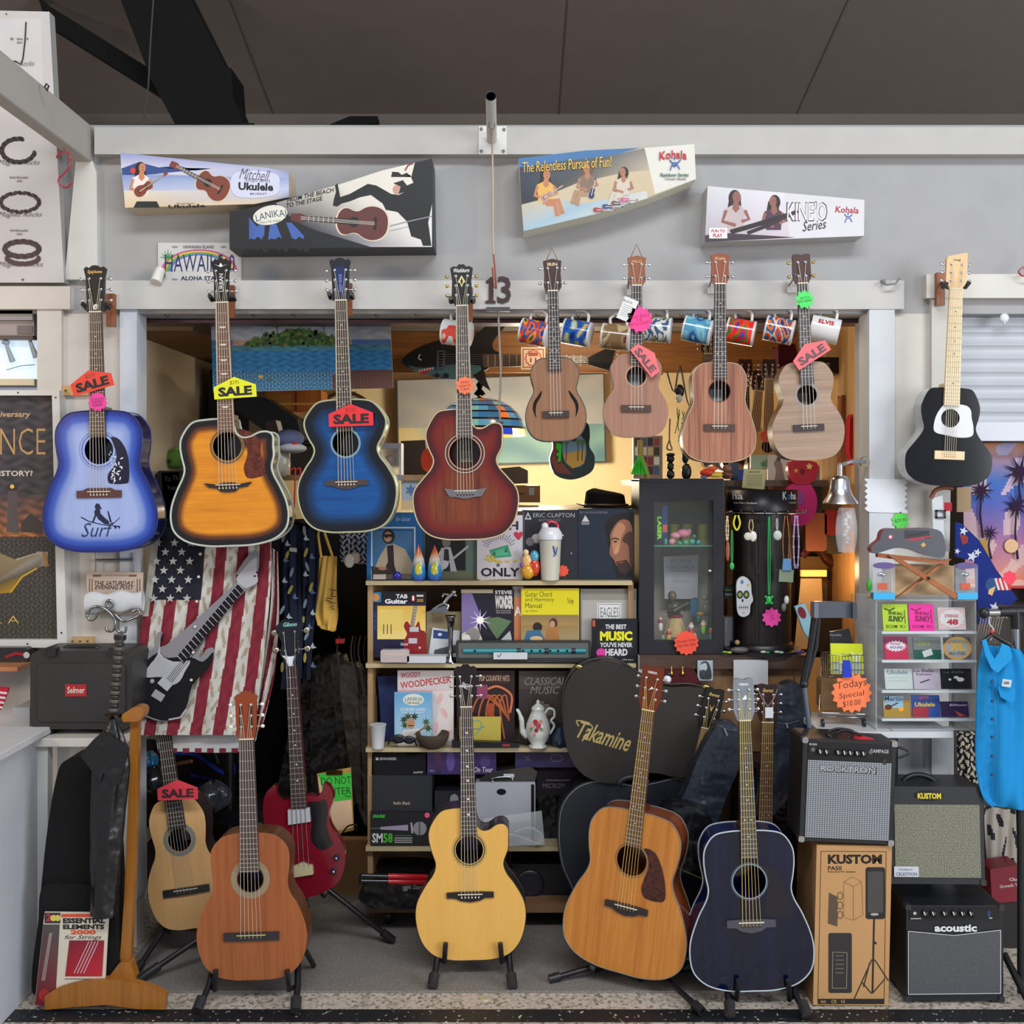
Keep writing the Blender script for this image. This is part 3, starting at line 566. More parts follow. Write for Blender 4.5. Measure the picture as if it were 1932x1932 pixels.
guitar('acoustic_guitar',('small black guitar with white pickguard and maple neck hanging by the roller shutter','guitar'),YF,(1802,547),(1788,917),186,82,blackg,W('silver_side','#c4c8cc','#b4b8bc','Z',1,.2,.6),wu=.68,ww=.60,zw=.56,sq=0,hz=128,hr=18,rings=((18,19,'#2a2a2a'),),br=58,bw=56,bh=16,bstyle='bar',bcol='#e2c79c',saddle='#e8d8b8',pins='#c8a878',fe=152,nw=12,fw=14.5,fcol='#e6cfa4',dots='#2a2420',neck='#d8b888',head=[(-.55,0),(-.8,.12),(-1.0,.2),(-1.0,.86),(-.85,.93),(.95,1.05),(1.0,1.0),(1.0,.2),(.8,.1),(.55,0)],hl=66,hw=19.5,hcol='#dcb887',logo=[lg('Loog',.84,.7,.09,'#3a2a20',.2)],guard=(lambda o:o+[o[0]]+[(17.5*math.cos(2.0+a*.2618),17.5*math.sin(2.0+a*.2618))for a in range(25)])(spline([(-12,26),(0,27),(28,25),(38,16),(40,2),(44,-16),(42,-32),(20,-36),(-8,-32),(-26,-28),(-31,-18),(-26,6)],4,True)),gcol='#d4d6d8',label='#e8e8e8',depth=.08)
for x,y_,bx,t in((182,588,208,'leftmost guitar hanger, brown block behind the blue surfer guitar'),(420,572,434,'guitar hanger with reddish block behind the amber burst guitar'),(644,568,656,'guitar hanger behind the small deep blue guitar'),(872,576,884,'guitar hanger behind the reddish brown burst guitar'),(1802,548,1775,'light wooden guitar hanger holding the small black guitar')):
 hanger(x,y_,YF,t,bx,y_-34)
for x,y_,t in((1043,545,'small hook holding the ukulele with curved slots'),(1201,535,'small hook holding the ukulele with dotted soundhole ring'),(1358,532,'small hook holding the largest striped ukulele'),(1513,530,'small hook holding the pale wavy-grained ukulele')):
 b=B('plastic');a=P(x-15,y_-4,YF+.004);c=P(x+15,y_-4,YF+.004)
 b.tube([a+Vector((0,-.02,.012)),a,Vector((a.x+.01,-.05,a.z-.004)),Vector((c.x-.01,-.05,c.z-.004)),c,c+Vector((0,-.02,.012))],.0035,'#77797c')
 b.box(a.x+.006,c.x-.006,-.052,-.0355,a.z-.03,a.z+.012,'#c9c9c6');b.build('ukulele_hook',tag=(t,'hook','hooks holding the ukuleles'))
guitar('classical_guitar',('natural pale classical guitar with a dark bridge and red tag, tilted behind the brown one','guitar'),-.13,(305,1368),(362,1752),246,73,tops['spruce'],sides['drk'],wu=.73,ww=.66,zw=.6,sq=-.3,hz=168,hr=22,rings=((23,31,'#84867f'),),br=72,bw=88,bh=13,bstyle='bar',bcol='#2c2a2c',pins=None,fe=190,nw=12,fw=16,frets=19,fcol='#2e2c2c',dots=None,head='classic',hl=60,hw=18,hcol='#7a4424',peg='#e8e4d8',slots=True,depth=.1,lean=.03,label='#b8b4d0',strcol='#b0a898')
guitar('classical_guitar',('reddish brown classical guitar standing on a black stand, front left','guitar'),-.45,(463,1397),(477,1849),275,104,tops['cedar'],sides['brn'],wu=.72,ww=.68,zw=.62,sq=-.3,hz=189,hr=24,rings=((24,26,'#5a4030'),(26,37,'#8f7f66')),br=82,bw=104,bh=15,bstyle='bar',bcol='#2c2a30',saddle='#d8d060',pins=None,fe=203,nw=14,fw=18,frets=19,fcol='#4a3c3c',dots=None,head='classic',hl=90,hw=23,hcol='#8a3c1a',peg='#e8e4d8',slots=True,depth=.1,lean=.03,label='#5a4878',strcol='#c0b8a8')
guitar('acoustic_guitar',('honey coloured cutaway acoustic guitar on a stand in front of the bookshelf','guitar'),-.27,(879,1337),(890,1812),285,104,tops['nat'],sides['drk'],wu=.74,ww=.62,zw=.6,cut=True,sq=-.3,hz=206,hr=26,rings=((28,30,'#3c4038'),(27,28,'#a89858'),(32,33,'#8c8050')),bind='#2c2418',bindr=.0016,br=121,bw=89,bh=15,bstyle='belly',bcol='#1c1a1c',fe=233,nw=11.5,fw=15.5,fcol='#3a3236',dots='bird',head='crown',hl=80,hw=21,hcol='#1c1214',logo=[lg('PRS',.5,.5,.2,'#d8d8d8',.3,70)],depth=.1,lean=.04,label='#5a4c80',neck='#4a3018')
guitar('acoustic_guitar',('amber topped acoustic guitar with tortoiseshell pickguard leaning on the dark case','guitar'),-.36,(1219,1340),(1168,1835),305,121,tops['amber'],sides['amb'],wu=.74,ww=.67,zw=.6,sq=.2,hz=213,hr=29,rings=((31,33,'#6e6248'),(29,30,'#b08040')),bind='#7a7a72',bindr=.002,br=122,bw=84,bh=17,bstyle='belly',bcol='#2a262a',pins='#2e2a2c',saddle='#f0eee8',fe=240,nw=12,fw=15.5,fcol='#5c4436',head='square',hl=84,hw=21,hcol='#6a2c14',logo=[lg('YAMAHA',.86,.9,.06,'#e8e8e8'),lpoly([(-.2,.45),(.1,.55),(.3,.5),(0,.48)],'#e8e8e8')],guard=('drop',),gcol=W('dark_tortoise','#5a2018','#0b0709','A',12,.15,.4,bands=1.6,contrast=1.2),depth=.11,lean=.05,yaw=-.4,neck='#5a2814',strcol='#d8b870')
guitar('acoustic_guitar',('glossy midnight blue acoustic guitar with pale edge and grey headstock, front right','guitar'),-.47,(1407,1362),(1421,1870),300,117,dkblue,sides['bl'],wu=.73,ww=.67,zw=.6,sq=.2,hz=205,hr=31,rings=((31,33.5,'#7c8c98'),(34.5,35.5,'#5a6878')),bind='#b4c0c6',bindr=.0026,br=125,bw=92,bh=20,bstyle='belly',bcol='#4a4852',pins='#2e2c34',saddle='#f0eee8',fe=250,nw=11.5,fw=15.5,fcol='#484444',head='square',hl=80,hw=20,hcol='#7c8288',logo=[lg('YAMAHA',.86,.9,.06,'#e8eaf0'),lpoly([(-.2,.5),(.2,.62),(.3,.5),(0,.5)],'#e8eaf0')],guard=('drop',),gcol='#1c1a24',depth=.11,lean=.03,neck='#4a2c1c',strcol='#d8c070')
guitar('acoustic_guitar',('dark guitar with black headstock leaning right, behind the amber guitar','guitar'),-.02,(1333,1374),(1238,1800),210,90,blackg,sides['blk'],rings=((24,26,'#555555'),),hz=150,hr=22,fe=165,nw=11,fw=14,fcol='#8a6a4a',head='square',hl=78,hw=19,hcol='#14100e',logo=[lg('Ibanez',.84,1.1,.08,'#c8a860',.3),lpoly([(-.25,.6),(0,.42),(.25,.62),(0,.5)],'#c8a860')],depth=.09,strcol='#c8b070')
guitar('acoustic_guitar',('guitar with dark brown headstock and paper price tag behind the blue one','guitar'),-.10,(1447,1362),(1437,1800),210,90,blackg,sides['blk'],rings=((24,26,'#555555'),),hz=150,hr=22,fe=165,nw=11,fw=14,fcol='#5e3e2e',head='square',hl=72,hw=19,hcol='#341a18',logo=[lg('Ibanez',.84,1.1,.1,'#c8a860',.3)],depth=.08,strcol='#c8b070')
def bass():
 y=-.14;k=S(1,y)
 g=root('bass_guitar',('cherry red solid-body bass guitar with black pickguard on a floor stand','bass guitar'),P(575,1695,y),(-.03,0,0));g.rotation_euler=(Matrix.Rotation(-.055,3,'Y')@Matrix.Rotation(-.03,3,'X')).to_euler()
 def q(px_,py_):
  x,z=(px_-575)*k,(1695-py_)*k;c,s_=math.cos(.055),math.sin(.055);return(x*c+z*s_,-x*s_+z*c)
 out=spline([q(*p)for p in((570,1695),(610,1684),(640,1662),(651,1625),(644,1590),(624,1560),(620,1535),(628,1510),(622,1488),(610,1480),(607,1492),(598,1504),(578,1502),(548,1508),(530,1512),(520,1500),(519,1484),(505,1492),(496,1512),(496,1545),(505,1585),(510,1610),(503,1640),(512,1672),(540,1690))],4,True)
 b=B('gloss',0);b.px=False;b.prism(out,-.0,.04,'#6e1020',smooth=True);b.build('body',g,local=True,bevel=.008,seg=3)
 b=B('gloss',-.0);b.px=False;b.prism(spline([q(*p)for p in((580,1516),(600,1514),(612,1510),(618,1530),(616,1560),(626,1590),(630,1592),(612,1604),(598,1600),(586,1582),(588,1548))],4,True),-.002,.0,'#15151a');b.build('pickguard',g,local=True)
 b=B('satin',-.01);b.px=False;b.prism([q(*p)for p in((543,1528),(584,1524),(586,1550),(544,1556))],-.012,0,'#a8acb2');b.build('pickup',g,local=True,bevel=.002)
 b=B('satin',-.01);b.px=False;b.prism([q(*p)for p in((552,1634),(562,1630),(571,1626),(580,1630),(590,1632),(592,1648),(556,1654))],-.014,0,'#b8ac88');b.build('bridge',g,local=True,bevel=.0015,seg=1)
 for x,z in((635,1618),(630,1643)):
  p=q(x,z);b=B('plastic');b.lathe([(.011,0),(.010,-.012),(.007,-.016)],(p[0],0,p[1]),'#26263a',None,14,'Y');b.ball((p[0],-.016,p[1]),.006,'#b8c0d8','metal');b.build('control_knob',g,local=True)
 b=B('satin',0);b.px=False;n0,n1=q(548,1258),q(564,1526)
 b.prism([(n1[0]-14.5*k,n1[1]),(n1[0]+14.5*k,n1[1]),(n0[0]+10*k,n0[1]),(n0[0]-10*k,n0[1])],-.014,-.004,'#3a2c2e')
 Lz=n0[1]
 for i in range(1,21):
  z=n0[1]-(n0[1]-q(571,1640)[1])*(1-2**(-i/12));t=(n0[1]-z)/(n0[1]-n1[1])
  if t>1:break
  cx,hw_=n0[0]+(n1[0]-n0[0])*t,(10+4.5*t)*k;b.box(cx-hw_,cx+hw_,-.0155,-.014,z-.001,z+.001,'#c9c6bf','brushed')
  if i in(3,5,7,9,12,15):b.ball((cx,-.0142,z+.012),.003,'#d8d8d8',n=8,sc=(1,.2,1))
 b.build('fretboard',g,local=True)
 b=B('satin');b.tube([(n0[0],.014,n0[1]),(n1[0],.020,n1[1])],[10*k,14*k],'#5a1420',n=10);b.build('neck',g,local=True)
 b=B('gloss',-.01);b.px=False;hp=[q(*p)for p in((541,1258),(526,1236),(530,1215),(516,1185),(532,1170),(552,1172),(572,1178),(560,1210),(562,1235),(556,1258))];b.prism(hp,-.01,.006,'#10121c')
 b.T('Gibson',q(532,1178)[0],q(532,1176)[1],26*k,8*k,'#8ac8c0',.3);b.flat([q(*p)for p in((538,1246),(530,1238),(546,1240),(556,1238),(552,1248),(552,1258),(542,1258))],'#e4e8f0');b.build('headstock',g,local=True)
 for i,(x,z,sg)in enumerate(((534,1195,-1),(537,1228,-1),(555,1192,1),(557,1227,1))):
  p=q(x,z);b=B('metal');b.rod((p[0],-.01,p[1]),(p[0],-.02,p[1]),.005,.004,STEEL);b.rod((p[0],0,p[1]),(p[0]+sg*.03,0,p[1]),.002,None,STEEL);b.ball((p[0]+sg*.038,0,p[1]),.013,'#b8b09c',n=10,sc=(1,.3,.9));b.build('tuning_peg',g,local=True)
 for i in range(4):
  t=(i-1.5)/1.5;e=q(570+t*14,1634);s0=(n0[0]+t*8*k,n0[1]);b=B('metal');p=q(*((534,1195),(537,1228),(557,1227),(555,1192))[i])
  b.tube([(e[0],-.014,e[1]),(s0[0],-.018,s0[1]),(p[0],-.016,p[1])],.0012,'#b8b4ac',None,5);b.build('string',g,local=True)
 return g
bass()

# ================================================================ things on the upper wall
def uke_print(b,x0,y0,x1,y1,w,body='#7a3c24',neck='#2a1c18'):
 "a printed picture of a ukulele from its head to its tail"
 L=math.hypot(x1-x0,y1-y0);ux,uy=(x1-x0)/L,(y1-y0)/L
 def q(t,s):return(x0+ux*t*L-uy*s,y0+uy*t*L+ux*s)
 out=spline([q(t,s*w)for t,s in((1,0),(.985,.5),(.93,.85),(.84,1),(.75,.9),(.68,.66),(.62,.66),(.56,.78),(.5,.7),(.46,.35),(.455,0),(.46,-.35),(.5,-.7),(.56,-.78),(.62,-.66),(.68,-.66),(.75,-.9),(.84,-1),(.93,-.85),(.985,-.5))],3,True)
 b.flat(out,'#d8c8b0');b.flat([((p[0]-q(.72,0)[0])*.94+q(.72,0)[0],(p[1]-q(.72,0)[1])*.94+q(.72,0)[1])for p in out],body)
 b.flat([q(.13,w*.13),q(.13,-w*.13),q(.62,-w*.17),q(.62,w*.17)],neck);b.flat([q(0,w*.2),q(0,-w*.2),q(.1,-w*.25),q(.15,-w*.13),q(.15,w*.13),q(.1,w*.25)],body)
 for t in(.18,.23,.28,.33,.38,.43):b.line([q(t,w*.15),q(t,-w*.15)],max(.5,w*.03),'#c8c0b8')
 b.flat([(q(.64,0)[0]+w*.3*math.cos(a),q(.64,0)[1]+w*.3*math.sin(a))for a in[i*.5 for i in range(13)]],'#1c1210');b.flat([q(.84,w*.35),q(.84,-w*.35),q(.87,-w*.35),q(.87,w*.35)],'#1c1210')
 for s in(-.07,0,.07):b.line([q(.1,w*s),q(.85,w*s)],max(.4,w*.02),'#d8d0c8')
def figure(b,x,y,h,skin='#c08a68',hair='#2a1a16',top='#e0d8c8',legs=None,side=1):
 "a printed seated person, head centre at x, y and about h tall in the picture"
 s=side;b.E(x-s*.02*h,y+.02*h,.13*h,.17*h,hair);b.flat([(x-.13*h,y),(x+.1*h,y),(x+.13*h,y+.35*h),(x-.2*h,y+.4*h)],hair)
 b.flat([(x-.22*h,y+.24*h),(x-.06*h,y+.16*h),(x+.07*h,y+.16*h),(x+.2*h,y+.26*h),(x+.16*h,y+.66*h),(x-.18*h,y+.66*h)],top)
 b.flat([(x-.05*h,y+.1*h),(x+.06*h,y+.1*h),(x+.08*h,y+.24*h),(x,y+.32*h),(x-.07*h,y+.24*h)],skin)
 b.E(x+s*.02*h,y,.085*h,.12*h,skin)
 b.line([(x-.2*h,y+.27*h),(x-.27*h,y+.5*h),(x,y+.58*h)],.075*h,skin);b.line([(x+.19*h,y+.27*h),(x+.27*h,y+.45*h),(x+.12*h,y+.5*h)],.07*h,skin)
 if legs:b.line([(x-.08*h,y+.66*h),(x+s*.3*h,y+.62*h),(x+s*.4*h,y+.95*h)],.12*h,legs);b.line([(x,y+.7*h),(x+s*.22*h,y+.72*h),(x+s*.28*h,y+1.0*h)],.11*h,legs)
 b.flat([(x+s*.0*h,y+.035*h),(x+s*.06*h,y+.03*h),(x+s*.03*h,y+.06*h)],'#a04038');b.line([(x-.02*h,y-.02*h),(x+.0*h,y-.02*h)],.015*h,hair);b.line([(x+.035*h,y-.02*h),(x+.055*h,y-.02*h)],.015*h,hair)
b=B('paper',-.12);fr=[(227,288),(505,317),(545,324),(545,372),(480,385),(236,392)]
b.prism(fr,-.12,-.002,'#9aa4c8',side='#cdbb9c')
b.flat([(227,288),(505,317),(545,324),(545,340),(229,325)],'#8088b8',cols=['#8e94c4','#b0b4d4','#8c94c0','#a0a8cc','#d8d8e4'])
b.flat([(229,318),(262,306),(300,316),(335,312),(370,322),(400,318),(232,334)],'#2c4a86')
b.flat([(230,330),(545,336),(545,366),(234,366)],'#7f92c4',cols=['#7f92c4','#8ea0cc','#cdd4e4','#b4c0dc'])
b.flat([(234,360),(545,358),(545,372),(480,385),(236,392)],'#d8c4a0',cols=['#e0d4b8','#b4c0dc','#8894b8','#d8c4a0','#d8c09a'])
figure(b,267,317,78,'#c08260','#231716','#e8dcd8');b.E(251,322,5,6,'#c84030');b.flat([(252,392),(302,392),(296,380),(258,380)],'#1e2420');uke_print(b,316,326,254,368,11,'#7e3c26')
uke_print(b,322,308,432,366,26,'#7c3c2c');b.flat(spline([(438,332),(470,322),(520,328),(528,346),(520,368),(470,374),(440,366)],4,True),'#ccd0e4')
b.T('Mitchell',452,320,58,20,'#54485c',.4,0,5);b.T('Soprano',462,336,48,10,'#54485c',0,0,3);b.T('Ukulele',450,345,66,15,'#1c1418',0,.04,2);b.T('MU40NT',472,364,32,4,'#6a607c')
b.T('Soprano',334,382,34,5,'#8a7058',0,0,-2);b.T('Ukulele',318,386,70,7,'#2c2018',0,.04,-2)
b.build('ukulele_box',tag=('tapered ukulele carton with a beach picture and a woman playing, upper left of the wall','box','ukulele cartons on the upper wall'))
b=B('paper',-.15);fr=[(433,400),(500,386),(560,372),(640,348),(720,322),(815,299),(818,466),(433,470)]
b.prism(fr,-.15,-.002,'#16171a',side='#3a3b3e')
b.flat([(520,383),(640,348),(720,322),(800,303),(815,380),(815,466),(700,466),(640,455),(560,420)],'#d8d4c8',cols=['#8a8888','#d6d2c4','#dcd8cc','#e0dcd0','#d4d0c8','#dad6d4','#a09ca0','#4a4a58','#303038'])
b.flat([(560,424),(700,466),(560,468),(470,466),(470,420)],'#15161a');b.flat([(470,410),(495,440),(500,458),(478,440),(470,455)],'#3c5ca0')
for x,a in((490,10),(510,-4),(540,-20)):b.flat([(x,420),(x+10,420),(x+18-a,450),(x-8-a,452)],'#3e60a8')
for i in range(9):b.E(474+i*13,460,7,10+(i%3)*3,'#101114')
b.flat([(783,306),(806,302),(815,300),(816,380),(808,420),(814,464),(798,464),(794,452),(776,446),(768,418),(750,400),(728,396),(722,384),(700,368),(680,372),(660,380),(645,384),(636,390),(628,388),(630,376),(634,362),(632,350),(637,346),(642,372),(660,366),(694,347),(710,350),(738,366),(752,368),(764,362),(768,350),(780,345),(774,330),(764,334),(738,334),(740,324),(752,325),(758,330),(768,326),(776,334)],'#141416')
b.E(749,358,8,9,'#c09080');b.flat([(742,346),(760,340),(768,350),(764,362),(752,366),(756,352)],'#18181a');b.line([(764,322),(770,312),(780,308)],3,'#8a4040')
b.line([(730,428),(770,418),(815,408)],2,'#8a8a92');b.line([(735,436),(770,428)],1.5,'#9a9aa2')
uke_print(b,549,410,735,424,34,'#5c2e2a')
b.E(510,406,33,18,'#dad9cc',rot=-12);b.T('LANIKAI',482,398,58,13,'#28405e',0,.0,-10,3);b.T('Makes Me Happy',490,416,40,5,'#3a3a30',.2,0,-8)
b.T('FROM THE BEACH',540,364,92,8,'#141418',.3,.01,-13);b.T('TO THE STAGE',540,377,70,8,'#141418',.3,.01,-12)
b.build('ukulele_box',tag=('large black ukulele carton with a silhouette of a climbing player','box','ukulele cartons on the upper wall'))
b=B('paper',-.12);fr=[(978,299),(1105,284),(1310,272),(1313,338),(1220,375),(1120,405),(988,436)]
b.prism(fr,-.12,-.002,'#b4a68c',side='#d8d8c4')
b.flat([(978,299),(1105,284),(1208,279),(1150,295),(1060,306),(980,318)],'#3c6ea0');b.flat([(980,316),(1060,304),(1150,294),(1215,280),(1240,320),(1100,350),(984,388)],'#3a3c40',cols=['#2e3a50','#44505c','#5a5c5c','#7c7a74','#b8ac98','#6a6458','#26282c'])
b.flat([(1040,366),(1090,345),(1180,325),(1240,320),(1236,366),(1120,402),(1040,410)],'#c4b496');b.flat([(1216,279),(1310,272),(1313,338),(1236,366)],'#d4d2c8')
b.flat([(984,386),(1040,372),(1100,385),(1220,360),(1222,374),(1120,405),(988,436)],'#9ab0bc',cols=['#b8b09c','#c4b89c','#98b4c4','#c8c8c0','#c8ccc4','#a0b4bc','#98b4c4'])
figure(b,1030,330,78,'#b87a58','#1e1714','#d8a850','#b87a58');uke_print(b,1062,350,1020,378,7,'#b08878');figure(b,1108,318,70,'#a8785c','#6a4a34','#7c6a56','#a88468',-1);uke_print(b,1124,336,1114,376,6,'#203864')
figure(b,1176,325,66,'#a87458','#241c1a','#c8beb0','#c8beb0',-1)
for i,c in enumerate(('#a04048','#2c4c84','#68545c','#c85c84')):uke_print(b,1162+i*14,398-i*7,1118+i*17,396-i*6,5,c)
b.T('The Relentless Pursuit of Fun!',986,301,168,20,'#e8b838',.2,.0,-4,0);b.T('Kohala',1243,284,52,16,'#b82030',.1,.02,-2,3)
for L_ in([(1272,296),(1272,303)],[(1263,302),(1268,308),(1278,308),(1284,302)],[(1268,308),(1272,316),(1278,308)],[(1264,322),(1267,313),(1278,312),(1282,320)]):b.line(L_,2.2,'#2458a0')
b.T('Rainbow Series',1245,327,54,7,'#2c5c50',.25);b.T('Concert Ukulele',1254,336,40,4,'#6a5c50',.2)
b.build('ukulele_box',tag=('ukulele carton with three people on a rocky beach and yellow lettering','box','ukulele cartons on the upper wall'))
b=B('paper',-.10);fr=[(1335,351),(1631,377),(1630,445),(1330,457)]
b.prism(fr,-.10,-.002,'#d0ced2',side='#b8b8b6');b.flat([(1335,351),(1480,364),(1490,450),(1330,457)],'#b8b4c0',cols=['#c8c8cc','#d8d4dc','#c8bcc4','#a8a0a8'])
figure(b,1388,372,92,'#8a5a52','#2c1c22','#b8a8a8');figure(b,1460,380,82,'#8c5c50','#241a20','#4a3444',side=-1);b.line([(1378,438),(1420,426),(1490,405)],9,'#2a1c20');b.line([(1410,440),(1450,425),(1505,398)],7,'#33222a')
b.flat([(1330,444),(1372,440),(1440,444),(1500,448),(1330,457)],'#3c2c38');b.flat(rect(1338,430,1372,450),'#e4dfe0');b.T('FUN TO',1342,433,26,6,'#a8202c',0,.04);b.T('PLAY',1345,441,18,7,'#a8202c',0,.04)
b.T("KINE'O",1483,380,78,38,'#4a3c48',.05,.02,0);b.T("KINE'O",1485,382,74,34,'#e4e0e4',.05,.0,0);b.T('Series',1513,416,46,18,'#1e1c22',.4,0,-8);b.T('Kohala',1576,390,44,12,'#b02c38',.1,.01,3)
for L_ in([(1600,401),(1600,406)],[(1593,404),(1597,409),(1603,409),(1608,405)],[(1594,420),(1597,412),(1604,412),(1607,419)]):b.line(L_,1.8,'#2c5c98')
b.build('ukulele_box',tag=('smallest white ukulele carton with two women playing, upper right','box','ukulele cartons on the upper wall'))
b=B('satin',-.008);b.prism(rect(298,458,455,531),-.008,0,'#c9c9c6');
for r,c in((72,'#c05090'),(67,'#d8c040'),(62,'#58a050'),(57,'#6070b8'),(52,'#c9c9c6')):b.flat(ell(376,512,r,r*.58,20,math.pi,2*math.pi),c)
for a in range(7):b.line([(317,488),(317+16*math.cos(-.3-a*.42),478-8*math.sin(.3+a*.42)+abs(a-3)*3)],3.4,'#2c8c48',.6)
b.line([(317,488),(312,505),(310,524)],3.5,'#a87c38');b.T('HAWAII-5-0',311,480,132,33,'#262c68',0,0);b.T('HAWAIIAN ISLAND',346,463,58,6,'#4a5058');b.T('ALOHA STATE',341,521,78,8,'#28304c',0,.03)
for x in(330,422):b.flat(ell(x,466,6,2,10),'#8a8c8c');b.flat(ell(x,527,6,2,10),'#8a8c8c')
b.build('licence_plate',tag=('souvenir licence plate with rainbow and palm reading HAWAII behind the amber guitar headstock','licence plate'))
b=B('plastic');b.rod(P(303,508,-.03),P(294,532,-.05),.018,.021,'#dcdad6');b.build('night_light',tag=('small white plastic cap beside the souvenir licence plate','cap'))
for ch,x0,w_ in(('1',915,17),('3',938,26)):
 b=B('satin',-.042)
 if ch=='1':b.prism([(917,530),(925,523),(931,521),(931,566),(935,568),(935,572),(916,572),(916,568),(922,566),(922,532),(917,534)],-.042,-.036,'#3e2226')
 else:b.T(ch,x0,521,w_,51,'#3e2226',0,.015,thick=.006)
 b.build('door_number',tag=('dark brown house numeral %s on the white board'%('one' if ch=='1' else 'three'),'number'))
r=root('pole_bracket',('white pole socket on a square screwed plate, top centre','bracket'),P(929,290,-.05))
b=B('satin',-.056);b.prism(rect(903,238,956,291),-.056,-.0502,'#c9c8c4');
for x,y_ in((908,243),(951,244),(908,285),(950,285)):b.rod(P(x,y_,-.056),P(x,y_,-.062),.006,.005,'#7c7a76')
b.build('plate',r,bevel=.001,seg=1)
b=B('satin');p0,p1=P(928,262,-.056),Vector(P(926,181,-.34));d_=(p1-p0).normalized();b.tube([p0,p1],[.0185,.0185],'#c4c2bc',n=20,cap=False);b.tube([p0+d_*.02,p1],[.0155,.0155],'#101420',n=20,cap=False);b.add([p0+d_*.1+Vector((.015*math.cos(a),0,.015*math.sin(a)))for a in[i*.52 for i in range(12)]],[tuple(range(12))],'#101420')
b.build('socket_tube',r)
rp=[P(928,226,-.2),P(929,245,-.15),P(929,290,-.09),P(930,360,-.08),P(930,440,-.08),P(931,480,-.08)]
b=B('cloth');b.tube(spline([tuple(p)for p in rp],3),.0038,'#b8a898');b.tube([P(931,480,-.08),P(934,510,-.08),P(936,545,-.075),P(932,542,-.075),P(929,505,-.08)],.003,'#a0523c');b.tube([P(928+6*math.cos(a),232+13*math.sin(a),-.2)for a in[i*.5 for i in range(13)]],.001,'#3a3634');b.build('rope',tag=('pale pull rope with rust stained end hanging from the pole socket','rope'))
b=B('satin');b.tube([P(940,584,-.03),P(942,640,.03),P(945,700,.05),P(942,770,.06),P(944,800,.06)],.004,'#a8a49c');b.prism(rect(918,580,962,584),-.04,-.02,'#4a4648')if 0 else b.box(P(918,0).x,P(962,0).x,-.05,-.03,P(0,588,-.04).z,P(0,580,-.04).z,'#4a4648');b.ball(P(943,797,.05),.012,'#5a6a6e',sc=(1.3,.5,.5))
b.build('pull_cord',tag=('grey pull cord hanging from a dark bracket below the house numerals','cord'))
b=B('satin');b.tube([P(1663,530,-.037),P(1666,535,-.06),P(1672,537,-.07),P(1690,535,-.07),P(1697,525,-.06)],.004,'#7c7c7e');b.ball(P(1668,530,-.04),.008,'#8a8a8c');b.build('wall_hook',tag=('grey wire hook at the right end of the white board','hook'))
for pts,yy,t in(([(121,283),(121,290),(112,292),(107,298),(112,289),(121,286),(131,292),(133,304),(126,322),(112,336),(111,346),(118,353),(128,353),(137,344)],-.26,'red S-shaped hook hanging from the slanting rail, upper left'),([(1950,470),(1945,500),(1930,505),(1922,512),(1928,520),(1945,522)],-.07,'red hook cut by the right edge of the picture')):
 b=B('gloss');b.tube(spline([tuple(P(*p,yy))for p in pts[2 if len(pts)>7 else 0:]],3),.0034,'#a02030');b.rod(P(pts[0][0],pts[0][1]-4,yy),P(pts[1][0],pts[1][1]+2,yy),.0015,None,'#4a4644');b.build('s_hook',tag=(t,'hook'))
b=B('satin');b.tube([P(88,172,-.5),P(92,162,-.5),P(88,158,-.5),P(84,164,-.5),P(90,170,-.5)],.003,'#1c1a1a');b.build('eye_screw',tag=('small black eye screw on top of the slanting rail','screw'))
for x in(315,479,554,710,787,862,1014,1090,1163,1240,1285,1319,1395,1472,1550):
 b=B('metal');b.tube([P(x,584,.0),P(x,588,.005),P(x-3,594,.0),P(x+1,598,-.004),P(x+4,594,-.004)],.0016,'#4c4a4a');b.build('cup_hook',tag=('small screw hook under the white board above the doorway','hook','cup hooks under the board above the doorway'))
b=B('satin',-.05);b.prism([(-90,18),(93,22),(121,533),(-90,533)],-.05,-.001,'#c8c4c2',side='#a8a8a4')
b.flat([(-80,38),(78,34),(82,180),(-80,200)],'#cfcccc')
def brace(cx,cy,rx,ry,a0,a1,c='#2c2226',n=26,w=8):
 for i in range(n):
  a=a0+(a1-a0)*i/(n-1);x,y_=cx+rx*math.cos(a),cy+ry*math.sin(a);b.flat(turn(ell(x,y_,w*.75,w*.55,8),x,y_,math.degrees(math.atan2(ry*math.cos(a),-rx*math.sin(a)))+(25 if i%2 else-25)),c if i%2 else '#443638')
brace(35,284,31,22,.25,4.9);brace(38,382,36,18,0,6.2,w=7);brace(42,470,32,14,0,6.2,'#3a282c',30,9);brace(44,486,30,12,.2,3.0,'#4a3030',16,8)
b.line([(50,42),(48,80),(44,112),(40,122),(30,116),(22,117)],2.4,'#2c2624')
for y_,w_ in((300,78),(398,82),(492,84)):b.T('Magnet Rocks',-2,y_+2,w_,12,'#4a4448',.4,-.01,0)
b.T('Rocks',38,115,28,10,'#5a5458',.4,-.01)
for y_,t in((333,'Bolt Bracelet'),(433,'4x4 Bracelet'),(72,'5 in 1')):b.T(t,20,y_,34,4,'#6a6064');b.T('$60',33,y_+7,10,4,'#6a6064')
b.flat(ell(44,528,2,2,8),'#3a3230');b.flat(ell(13,27,1.5,1.5,8),'#3a3230')
b.build('display_board',tag=('tall white board with printed braided bracelets, left edge','display board'))
rnd=random.Random(5)
def vn(x,y_,s=1.0,seed=0.0):
 "smooth pseudo-noise 0..1"
 return.5+.25*(math.sin(x*2.1*s+1.3*math.sin(y_*1.7*s+seed))+math.sin(y_*2.7*s+1.9*math.sin(x*1.3*s+seed*2.1)+seed))
